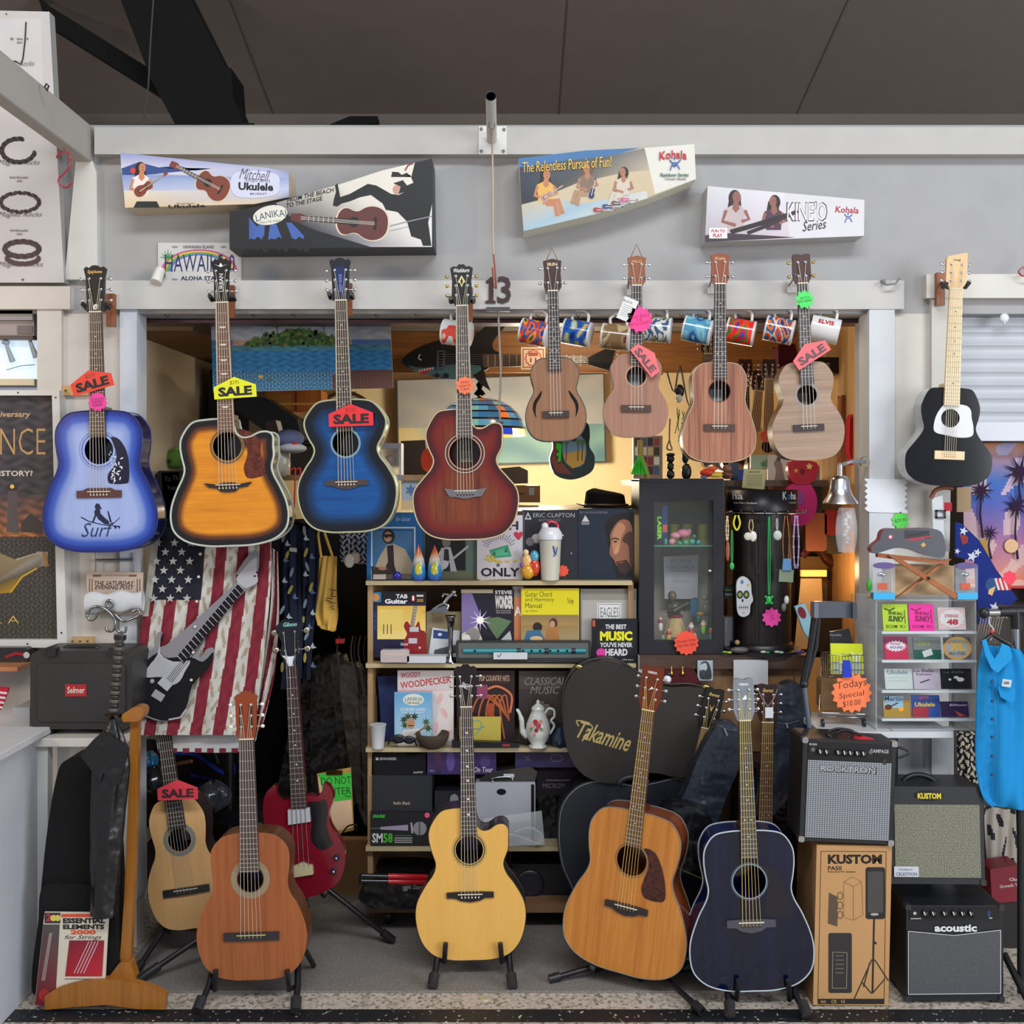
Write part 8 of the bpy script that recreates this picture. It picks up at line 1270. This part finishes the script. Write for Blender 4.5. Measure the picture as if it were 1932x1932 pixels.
rk=[o for o in bpy.data.objects if o.name.startswith('guitar_amplifier')][-1];b=B('satin',ya+.005);b.flat(rect(1688,1636,1734,1655),'#c0c4cc');b.T('POWERED BY',1697,1640,26,4,'#4c5468');b.T('CELESTION',1691,1647,40,6,'#243060',0,.02);b.v=[v-rk.location for v in b.v];b.build('sticker',rk,local=True)
amp('black amplifier with silver chequered grille and chrome corners standing on the carton',ya-.035,1508,1397,1684,1590,.17,(1518,1404,1676,1436),(1518,1437,1676,1582),grille('silver_grille','#9ea2a8','#4c5056',110,'brick'),lambda b:[b.T('ROCKTRON',1542,1446,106,14,'#1c1c20',0,.04),b.T('ROCKTRON',1543,1447,103,11,'#b0b4b8',0,.0),b.T('R20',1520,1406,14,4,'#b8b8b8'),b.T('RAMPAGE',1636,1412,34,7,'#a8a8a8',0,.02),b.R(1660,1430,1666,1440,'#2c2c30')]+[b.E(x,1418,4,4,'#5c5c60')for x in(1527,1636)],[(x,1421)for x in(1540,1552,1574,1586,1597,1610,1622)],rot=(-.02,.045,0),corner='#c4c8cc')
b=B('plastic');yk=-.42;b.tube(spline([tuple(P(*p,yk))for p in((1572,1392),(1560,1384),(1580,1375),(1610,1380),(1600,1392),(1570,1396),(1590,1378),(1630,1388),(1670,1402),(1716,1418),(1695,1430))],6),.0045,'#101014');b.build('power_cord',tag=('coiled black power cord on top of the silver-grille amplifier','cord'));slab([(1606,1396),(1630,1390),(1674,1402),(1640,1406)],-.44,-.4,'#c01c30','red_tag','red paper tag lying under the coiled cord','paper',0,cat='tag')
slab([(1640,1384),(1685,1378),(1692,1384),(1692,1420),(1640,1420)],-.31,-.28,'#1a1b1e','small_case','black box edge with pale trim behind the silver-grille amplifier','leather',.003,cat='case')
r=root('cardboard_carton',('tall brown carton printed KUSTOM PA50 with a speaker drawing, right','carton'),P(1600,1897,-.455));r.rotation_euler=(0,0,.0);b=B('matte',-.455);y=-.455;b.prism([(1541,1594),(1683,1596),(1676,1897),(1534,1896)],y,y+.24,'#b98f60',side='#a87f52')
for q in([(1549,1606),(1672,1607)],[(1672,1607),(1668,1890)],[(1549,1606),(1543,1888)]):b.line(q,1.2,'#4a3824')
b.T('KUSTOM',1562,1612,102,18,'#2a2220',0,.045);b.T('PA50',1562,1634,26,8,'#2a2220',0,.02);b.T('Personal PA System',1562,1643,52,4,'#3a302a');b.flat(rr(1633,1636,1670,1734,5),'#2e2c2c');b.flat(rr(1637,1644,1666,1722,3),'#4a4846');b.flat(ell(1650,1725,8,2.4,12),'#a8a49c');b.line([(1649,1734),(1646,1874)],3.4,'#2e2a2a');b.E(1651,1779,3,2.6,'#2e2a2a')
for q in([(1645,1810),(1610,1888)],[(1650,1810),(1676,1850)],[(1626,1853),(1644,1874)],[(1646,1874),(1670,1846)],[(1641,1816),(1629,1862)]):b.line(q,2,'#2e2a2a')
b.flat([(1564,1684),(1580,1692),(1580,1748),(1562,1742)],'#5c4c40');[b.line(ell(1585,1690+i*18,5,7,14)+[(1590,1690+i*18)],1.1,'#4a3c30')for i in range(3)];[b.line(q,.8,'#8a7050')for q in([(1592,1664),(1608,1654),(1626,1664)],[(1592,1664),(1592,1730),(1610,1736),(1628,1726),(1626,1664)],[(1592,1664),(1610,1672),(1626,1664)],[(1610,1672),(1610,1736)])]
b.flat(rr(1563,1760,1607,1873,4),'#353232');[b.line(q,.8,'#a89878')for q in([(1571,1796),(1598,1797)],[(1571,1796),(1570,1864)],[(1598,1797),(1597,1864)],[(1570,1864),(1597,1864)])];[b.R(1576,1802+i*8,1592,1804+i*8,'#6a6258')for i in range(5)];b.R(1543,1884,1668,1894,'#2e2826');b.T('CE',1568,1886,10,6,'#b0905c');b.T('oo',1548,1887,10,5,'#b0905c');b.T('Q',1586,1886,8,6,'#b0905c');b.build('carton_body',r)
# ================================================================ right edge: clothes rack and shirts
r=root('garment_rack',('chrome clothes rack with black joint at the right edge','rack'),P(1915,1890,-.4));b=B('metal');b.tube([P(1856,1156,-.4),P(2100,1150,-.4)],.013,'#b4b8bc',n=14);b.tube([P(1916,1160,-.4),P(1920,1400,-.4)],.012,'#b4b8bc',n=14);b.build('tube',r);b=B('satin');b.tube([P(1886,1154,-.4),P(1940,1152,-.4)],.018,'#16171a',n=14);b.tube([P(1916,1150,-.4),P(1917,1186,-.4)],.018,'#16171a',n=14);b.ball(P(1856,1156,-.4),.02,'#1c1d22');b.build('joint',r)
b=B('satin');b.tube([P(1920,1400,-.4),P(1926,1600,-.4),Vector((P(1926,0,-.4).x,-.4,.02))],.012,'#141518',n=12);b.tube([P(1895,1800,-.35),Vector((P(1945,0,-.5).x,-.5,.02))],.012,'#141518',n=12);b.build('leg',r)
r=root('blue_shirt',('bright turquoise short-sleeved work shirt hanging at the right edge','shirt'),P(1890,1530,-.42));b=B('cloth',-.42);cloth(b,[(1856,1216),(1848,1260),(1844,1340),(1842,1440),(1852,1500),(1870,1522)],[(1925,1225),(1950,1270),(1965,1340),(1970,1440),(1968,1500),(1960,1528)],-.42,.014,9,None,'#1c86c4',40,50);b.build('shirt_body',r,solid=.003)
b=B('cloth',-.46);b.prism([(1854,1210),(1860,1236),(1872,1262),(1884,1270),(1900,1254),(1912,1240),(1906,1220),(1892,1214),(1886,1232),(1878,1244),(1868,1228),(1862,1206)],-.455,-.448,'#2490cc');b.build('collar',r,bevel=.003)
b=B('cloth',-.445);b.prism([(1880,1294),(1913,1298),(1914,1318),(1906,1326),(1886,1314)],-.452,-.448,'#1e8aca');b.line([(1872,1260),(1876,1400),(1872,1520)],1.4,'#166a9c');b.line([(1882,1262),(1885,1400),(1880,1520)],1.4,'#166a9c');b.build('pocket',r)
for y_ in(1286,1323,1357,1391,1427,1462):b=B('plastic');b.lathe([(.006,0),(.005,-.004)],P(1872,y_,-.452),'#1c4468',None,10,'Y');b.build('button',r)
slab(turn(rect(1891,1282,1908,1296),1900,1289,8),-.47,-.468,'#c0c8cc','barcode_label','white barcode label on the turquoise shirt','paper',0,cat='label',dec=lambda b:b.R(1894,1286,1904,1291,'#6a7074'))
b=B('satin');b.tube(spline([tuple(P(*p,-.4))for p in((1868,1208),(1874,1188),(1866,1176),(1868,1160))],4),.003,'#b8b8b8');b.tube([P(1852,1214,-.4),P(1872,1196,-.4),P(1905,1216,-.4)],.009,'#26221c');b.ball(P(1871,1192,-.41),.007,'#c82c28');b.build('coat_hanger',tag=('dark coat hanger with a red size marker in the turquoise shirt','hanger'))
for i in range(9):x=1852+i*5;b=B('metal');b.tube(spline([tuple(P(*p,-.38+i*.012))for p in((x+8,1166),(x+2,1160),(x-2,1172),(x-8,1200),(x-10,1214))],4),.0022,'#a8a49c',n=5);b.build('coat_hanger',tag=('silver wire hanger bunched on the rack above the turquoise shirt','hanger','wire hangers on the right rack'))
r=root('palm_shirt',('sunset palm tree print shirt spread at the right edge under the roller shutter','shirt'),P(1890,1080,.12));b=B('cloth',.12)
def sky(u,v):return mixc(mixc('#c88c5c','#3c6cb0',min(1,v*4)),mixc('#6a5cac',mixc('#d88c6c','#b02c3c',(v-.7)*3.3),(v-.35)*2.4),(v-.2)*3)if vn(u*5,v*8,1.3,1)<.62 else mixc('#a8a4c8','#e0a888',v)
cloth(b,[(1820,836),(1818,940),(1822,1080),(1826,1110)],[(1985,836),(1985,940),(1985,1060),(1985,1110)],.12,.004,8,sky,nu=50,nv=60);b.build('shirt_body',r);b=B('cloth',.108)
for x,y_,s_,h_ in((1852,925,26,90),(1918,955,28,100),(1868,1005,18,50),(1925,890,34,60),(1840,880,16,30)):b.line([(x+2,y_+h_),(x-3,y_+h_*.5),(x,y_)],5,'#2c1c34',3);b.flat(star(x,y_,s_,9,.28,.2),'#2c1c34')
b.E(1908,1030,13,13,'#d8b088');b.build('palm_print',r)
r=root('eagle_flag',('dark blue starred cloth with a bald eagle hanging at the right edge','flag'),P(1855,1180,-.18));b=B('cloth',-.15);b.prism([(1803,985),(1815,988),(1848,1020),(1880,1075),(1920,1130),(1906,1142),(1884,1140),(1872,1150),(1868,1176),(1846,1178),(1840,1060),(1803,1050)],-.15,-.14,'#1c2c74')
for x,y_,s_ in((1818,1002,9),(1834,1050,11),(1844,1042,8),(1876,1146,11),(1806,1040,6)):b.flat(star(x,y_,s_,5,.42,.3),'#c4c8d0')
b.E(1872,1104,13,14,'#34507c');b.flat([(1866,1112),(1878,1106),(1872,1124),(1864,1120)],'#d8b070');[b.flat([(1876+i*4,1092),(1880+i*4,1090),(1888+i*4,1112),(1883+i*4,1114)],'#c84048' if i%2 else '#d0ccc8')for i in range(6)];b.flat([(1810,1008),(1826,1012),(1826,1024),(1816,1028)],'#8c3c38');b.build('cloth_panel',r,bevel=.002);burst(1905,1090,14,'#e8304c',[],-.3,7,t='crimson starburst tag hanging near the eagle cloth',q=.8)
slab([(1826,1010),(1862,1020),(1868,1060),(1850,1060)],-.05,.0,'#a8843c','tan_hat','tan hat and cloth behind the eagle flag','cloth',.01,cat='hat');slab([(1806,920),(1832,918),(1832,966),(1806,966)],.05,.06,'#a88c64','kraft_card','tan card hanging right of the white strap','paper',0,cat='card')
b=B('cloth',.1);cloth(b,[(1806,1380),(1808,1480)],[(1850,1380),(1852,1480)],.1,.008,8,lambda u,v:'#15141a' if vn(u*8,v*12,1.6,2)>.45 else '#b0a894',nu=30,nv=40);b.build('patterned_cloth',tag=('black and cream patterned cloth beside the white shelf leg','cloth'));b=B('cloth',.1);cloth(b,[(1858,1520),(1866,1640),(1890,1700)],[(1920,1530),(1922,1640),(1922,1700)],.12,.012,8,lambda u,v:'#282630' if vn(u*5,v*7,1.5,6)>.78 else '#a8a094',nu=30,nv=40);b.build('patterned_cloth',tag=('cream cloth with dark birds behind the cream-grille amplifier','cloth'))
slab([(1868,1640),(1922,1632),(1922,1700),(1872,1706)],.0,.1,'#7c1828','red_carton','dark red carton with white writing behind the amplifiers','satin',.002,cat='carton',dec=lambda b:[b.T('Cha',1904,1656,16,6,'#d0c8c8'),b.T('Growth T',1886,1668,34,6,'#d0c8c8',0,.01,-6)]);slab([(1870,1706),(1922,1702),(1922,1800),(1890,1800)],.0,.1,'#33302e','dark_basket','dark bundle under the dark red carton','cloth',.02,cat='bundle')
b=B('wall');b.box(P(1800,0,.2).x,3.4,.2,.24,0,P(0,1080,.2).z,'#4a443e');b.build('dark_partition',tag=('dark partition behind the right clothes rack','partition'))
b=B('gloss');b.ball(P(1895,600,.0),.018,'#d8dce0',sc=(1,.5,1));b.rod(P(1895,600,.0),P(1894,612,-.01),.004,None,'#c8ccd0');b.build('suction_hook',tag=('clear suction hook on the roller shutter','hook'))
# ================================================================ lower left corner
zs_=P(0,1383,-.25).z
r=root('side_table',('white painted table carrying the black instrument case, left','table'),(P(150,0,-.2).x,-.2,0));b=B('satin');b.box(P(40,0,-.25).x,P(243,0,-.25).x,-.33,-.03,zs_-.03,zs_,'#d0ccc4');b.build('table_top',r,bevel=.002,seg=1)
for x0,x1,yy in((68,90,-.31),(108,124,-.12),(214,232,-.12)):b=B('satin');b.box(P(x0,0,yy).x,P(x1,0,yy).x,yy,yy+.04,0,zs_-.03,'#c8c8c6');b.build('leg',r)
r=root('instrument_case',('black moulded case with a red Selmer plate on the white table','case'),P(152,1383,-.28));b=B('leather',-.28);b.prism(rr(57,1228,249,1376,16),-.28,-.1,'#2e2d2c','leather');b.y=-.281;b.build('shell',r,bevel=.015,seg=3)
b=B('leather',-.287);b.prism(rr(70,1252,236,1362,10),-.287,-.28,'#302f2e');b.build('front_panel',r,bevel=.006);b=B('satin',-.29);b.prism(rect(123,1291,163,1314),-.291,-.287,'#a82828');b.y=-.291;b.T('Selmer',127,1296,33,12,'#d8c8c0',0,.02);b.build('name_plate',r);b=B('satin');b.prism([],0,0)if 0 else b.tube(spline([tuple(P(*p,-.2))for p in((120,1230),(126,1221),(180,1220),(188,1229))],3),.007,'#1c1c1c');b.build('handle',r)
for x in(88,205):b=B('satin',-.29);b.prism(rr(x,1222,x+18,1238,3),-.295,-.26,'#222121');b.build('latch',r,bevel=.002)
b=B('satin',-.27);b.box(P(85,0,-.25).x,P(104,0,-.25).x,-.27,-.12,zs_,P(0,1374,-.28).z,'#1c1c1c');b.box(P(200,0,-.25).x,P(230,0,-.25).x,-.27,-.12,zs_,P(0,1374,-.28).z,'#1c1c1c');b.build('foot_block',r)
r=root('katana_umbrella',('black umbrella with a sword-style wrapped handle leaning on the wooden stand','umbrella'),P(200,1740,-.46));b=B('satin');n_=17
for i in range(n_):t_=i/n_;a=P(226-12*t_,1204+140*t_,-.46);c=P(226-12*(i+.8)/n_,1204+140*(i+.8)/n_,-.46);b.tube([a,(a+c)/2,c],[.0145,.0168,.0145],'#2a2826' if i%2 else '#55524c',n=10)
b.tube([P(227,1198,-.46),P(226,1206,-.46)],.02,'#1c1c20',n=12);b.build('handle',r);b=B('metal');b.lathe([(.028,-.004),(.028,.004)],P(213,1350,-.46),'#54483a',None,18);b.build('guard',r)
b=B('nylon',-.47);o=P(212,1360,-.45);b.grid(lambda u,v:P(212-16*v,1356+370*v,-.51)+Vector(((.012+.05*math.sin(min(1,v*3.2)*3.14*.55)*(1-.45*v))*(1+.16*math.sin(u*31+v*5))*math.cos(u*6.283),(.012+.028*math.sin(min(1,v*3)*1.57))*math.sin(u*6.283),0)),48,30,'#18181a',closed=True);b.build('folded_canopy',r)
b=B('nylon',-.55);b.prism([(196,1378),(240,1406),(244,1412),(226,1478),(216,1482),(196,1458),(190,1475),(152,1424),(176,1396)],-.555,-.545,'#19191b');b.flat([(168,1446),(178,1448),(187,1462),(186,1468),(176,1456)],'#7c8490');[b.flat(turn(rect(207+i*11,1437+j*9,216+i*11,1444+j*9),216,1446,-18),'#b8bcc0')for i in range(2)for j in range(2)];b.build('loose_flap',r,bevel=.002)
b=B('cloth',-.46);r=root('violin_bag',('tall black soft violin bag standing on the floor at the left','instrument bag'),P(140,1885,-.42));b.prism(spline([(108,1460),(125,1434),(155,1428),(180,1440),(196,1480),(208,1580),(215,1700),(222,1800),(216,1880),(130,1886),(68,1880),(60,1840),(72,1740),(78,1670),(90,1560)],4,True),-.46,-.345,'#141314');b.build('bag_body',r,bevel=.025,seg=4);b=B('cloth',-.47);b.prism(spline([(82,1672),(130,1668),(172,1672),(184,1690),(190,1860),(76,1868),(74,1740)],4,True),-.475,-.46,'#171617');b.build('front_pocket',r,bevel=.008);b=B('satin');b.tube(spline([tuple(P(*p,-.475))for p in((176,1470),(184,1560),(188,1680),(192,1730),(190,1790))],4),.006,'#0c0c0d');b.build('carry_strap',r)
def d(b):
 b.R(84,1722,114,1742,'#3c2c34');b.T('2',86,1724,10,14,'#c03838',.1,.03);b.E(101,1732,6,6,'#d8c860');b.E(109,1732,5,6,'#d8c860');b.flat([(82,1744),(113,1744),(104,1896),(66,1896)],'#5c2a2c',cols=['#4c484a','#54504e','#7c1820','#6a1018']);[b.line([(98-i*2,1760),(84-i*2.4,1850)],.9,'#b8b0a8')for i in range(3)];b.E(84,1878,10,12,'#a82424');b.R(116,1724,203,1730,'#d85438')
 b.T('ESSENTIAL',119,1732,80,10,'#17171a',0,.05);b.T('ELEMENTS',119,1744,78,9,'#17171a',0,.05);b.T('2000',133,1754,48,9,'#d85030',0,.05);b.T('for Strings',122,1764,70,10,'#2c2428',.4,0);b.flat([(131,1774),(197,1774),(193,1842),(123,1842)],'#98182c',cols=['#7c1c2c','#8c2030','#c02434','#a81828']);[b.line([(186-i*6,1776),(158-i*6,1836)],1.2,'#d0ccd4')for i in range(4)];b.R(122,1846,180,1847.4,'#5c5858')
b=B('paper',-.49);b.prism([(84,1721),(205,1722),(196,1888),(66,1890)],-.49,-.483,'#d4ccb8');d(b);b.build('music_book',tag=('ESSENTIAL ELEMENTS strings method book leaning on the black violin bag','book'))
r=root('wooden_stand',('tall wooden floor stand with curved foot and hook top, lower left','stand'),P(198,1904,-.5));W3=wood('honey_oak','#a86c28','#8c561c','Z',1,.35,.3)
b=B('satin',-.44);b.prism([(246,1356),(262,1358),(259,1500),(252,1700),(246,1820),(250,1850),(222,1850),(226,1810),(234,1700),(242,1500)],-.44,-.415,mat=W3);b.build('post',r,bevel=.005)
b=B('satin',-.47);b.prism(spline([(230,1350),(240,1342),(254,1334),(268,1337),(270,1348),(262,1360),(240,1362),(232,1362)],3,True),-.47,-.41,mat=W3);b.build('hook_top',r,bevel=.005)
b=B('satin',-.5);b.prism(spline([(84,1880),(110,1864),(150,1852),(198,1848),(250,1854),(290,1866),(312,1878)],4)+[(311,1905),(260,1904),(200,1896),(140,1900),(90,1905),(84,1905)],-.5,-.47,mat=W3);b.build('curved_foot',r,bevel=.004);b=B('satin',-.47);b.prism([(226,1816),(246,1816),(256,1846),(250,1850),(200,1850)],-.47,-.43,mat=W3);b.build('brace',r,bevel=.004)
slab([(163,1078),(270,1080),(268,1160),(165,1160)],-.05,-.045,'#b8a898','print_packet','beige packet titled THE SATURDAY EVENING POST on the left post','paper',0,cat='packet',dec=lambda b:[b.T('Rockwell lithographs',190,1083,52,5,'#8c786c',.1),b.R(175,1084,190,1088,'#7c4c44'),b.R(243,1084,258,1088,'#7c4c44')]+[b.R(x,1092,x+2,1122,'#7c4c44')for x in(168,173,258,263)]+[b.T('THE SATURDAY',178,1096,76,8,'#4a2c2c',.25,.02),b.T('EVENING POST',179,1104,74,8,'#4a2c2c',.25,.02)])
b=B('cloth');b.grid(lambda u,v:P(162+108*v,1138-5*v,-.09)+Vector((0,.02*math.sin(u*6.283),(.036+.006*math.sin(v*13))*math.cos(u*6.283))),20,20,'#c8cacc',closed=True);b.build('padding_roll',tag=('white padded roll across the beige packet','roll'))
b=B('metal');
for pts in(((166,1160),(170,1150),(182,1144),(200,1150),(214,1165),(218,1180),(212,1190),(202,1190),(200,1183)),((185,1156),(180,1166),(170,1170),(163,1160),(168,1152)),((205,1146),(200,1138),(206,1132),(214,1140),(204,1150)),((216,1180),(224,1192),(236,1192),(238,1182)),((218,1160),(232,1172),(248,1168),(262,1160),(260,1150),(250,1154))):b.tube(spline([tuple(P(*p,-.12))for p in pts],4),.0045,'#9ca0a0')
b.build('scroll_hook',tag=('silver scrolled metal hook hanging below the white padded roll','hook'))
b=B('satin',-.02);b.prism(rect(112,728,166,746),-.02,-.001,'#c89a5c');b.E(124,737,2.5,2.5,'#3a2a1c');b.build('wood_cleat',tag=('raw pine cleat screwed left of the blue surfer guitar neck','wood strip'));b=B('satin',-.02);b.prism(rect(129,1202,176,1218),-.02,-.001,'#c8a878');[b.E(x,1210,3,2,'#7c5430')for x in(137,151,165)];b.build('wood_cleat',tag=('raw wood strip with knots above the black Selmer case','wood strip'))
b=B('metal',-.03);[b.tube([P(x,1042,-.03),P(x,1090,-.03)],.003,'#8c8e90')for x in(181,252)];b.tube([P(181,1057,-.03),P(252,1056,-.03)],.005,'#8c8e90');b.build('wire_rack',tag=('grey wire frame behind the beige packet under the blue guitar','wire frame'))
slab(rr(-20,1222,52,1250,6),-.1,-.02,'#2c2a2c','cables_pile','pile of dark cables and a red strap on the ledge at the left edge','plastic',.01,cat='cables',dec=lambda b:[b.line([(10,1240),(30,1232),(48,1236)],5,'#a81c24'),b.E(50,1236,6,6,'#c8c8cc')]);b=B('satin');b.box(-2.2,P(56,0,-.1).x,-.2,-.02,P(0,1262,-.15).z,P(0,1254,-.15).z,'#b87850');b.build('ledge',tag=('narrow brown wooden ledge at the left edge','ledge'))
slab([(-20,1294),(16,1298),(14,1306),(0,1340),(-20,1340)],-.2,-.19,'#b8283c','striped_flag','small red and white striped cloth at the left edge','cloth',0,cat='cloth',dec=lambda b:[b.flat([(-20,1302+i*9),(14-i*3,1306+i*9),(13-i*3,1310+i*9),(-20,1306+i*9)],'#d8d0d0')for i in range(4)]);slab(rect(24,1335,56,1382),-.2,-.05,'#b0b2b4','grey_box','pale grey box left of the black Selmer case','satin',.002,cat='box')
# ================================================================ guitar stands
BK='#15151a'
def tubes(b,L,r_,col=BK,n=10):
 for q in L:b.tube([Vector(p)if len(p)==3 and abs(p[0])<9 else P(*p)for p in q],r_,col,n=n)
def Lf(px,y,z=.014):return(P(px,0,y).x,y,z)
def astand(t,cx,yb,zb,hw,y,foot=.2,tall=.3):
 "low A-frame stand: two side legs, cradle arms and padded feet"
 r=root('guitar_stand',(t,'guitar stand',None),(P(cx,0,y).x,y,0));z=P(0,zb,y).z
 for sg in(-1,1):
  b=B('satin');x=P(cx+sg*hw,0,y).x;b.tube([(x+sg*.02,y-.09,.02),(x+sg*.01,y-.0,z-.012),(x-sg*.01,y+.12,z+tall*.6),(x-sg*.03,y+.14,z+tall*.5)],.011,BK);b.tube([(x,y+.09,z+.1),(x+sg*.02,y+.24,.02)],.01,BK);b.build('side_leg',r)
  b=B('satin');b.tube([(x+sg*.012,y+.02,z-.02),(x-sg*.015,y-.02,z-.018),(x-sg*.02,y-.028,z+.05)],.009,'#1c1c22');b.build('cradle_arm',r)
  b=B('satin');b.tube([(x+sg*.022,y-.1,.022),(x+sg*.017,y-.06,.045)],.018,'#2a2a2e',n=12);b.build('rubber_foot',r)
 b=B('satin');b.tube([(P(cx-hw,0,y).x,y+.12,z+.08),(P(cx+hw,0,y).x,y+.12,z+.08)],.008,BK);b.build('crossbar',r);return r
astand('black A-frame stand under the reddish brown classical guitar',478,1835,1852,78,-.43);astand('black A-frame stand under the honey coloured guitar',893,1780,1800,62,-.26);astand('black A-frame stand under the midnight blue guitar',1437,1850,1870,58,-.46)
def tripod(t,apex,legs,arms,y,top=None):
 r=root('guitar_stand',(t,'guitar stand',None),(P(apex[0],0,y).x,y,0));a=P(apex[0],apex[1],y)
 for px_,yy in legs:b=B('satin');e=Vector(Lf(px_,yy,.02));b.tube([a,e],.010,BK);b.tube([e+(a-e)*.0,e+(a-e)*.12],.0155,'#202024',n=12);b.build('leg',r)
 for q in arms:b=B('satin');b.tube([a,P(q[0],q[1],y+.02),P(q[0],q[1],y-.06),P(q[0],q[1]-8,y-.065)],.009,'#1c1c22');b.ball(P(q[0],q[1]-8,y-.065),.012,'#3c4044');b.build('cradle_arm',r)
 b=B('satin');b.tube([a,P(*top[:2],top[2])],.010,BK);b.build('post',r);return r
tripod('black tripod stand under the cherry red bass',(570,1640),((742,.02),(578,.3),(262,-.3)),((552,1700),(612,1690)),-.04,(562,1500,-.02));tripod('black tripod stand under the amber guitar with legs spread wide',(1205,1800),((1036,-.3),(1325,-.53),(1250,.0)),((1118,1832),(1208,1848)),-.24,(1212,1470,-.15));tripod('black tripod stand under the pale classical guitar',(345,1700),((256,-.24),(400,.1),(330,.15)),((318,1758),(388,1750)),.0,(318,1440,.07))
b=B('satin');b.lathe([(.018,0),(.016,.004)],(P(914,0,-.4).x,-.4,.0),'#b8ac90',None,20);b.build('floor_stud',tag=('small round pale stud set in the floor in front of the mat','stud'))
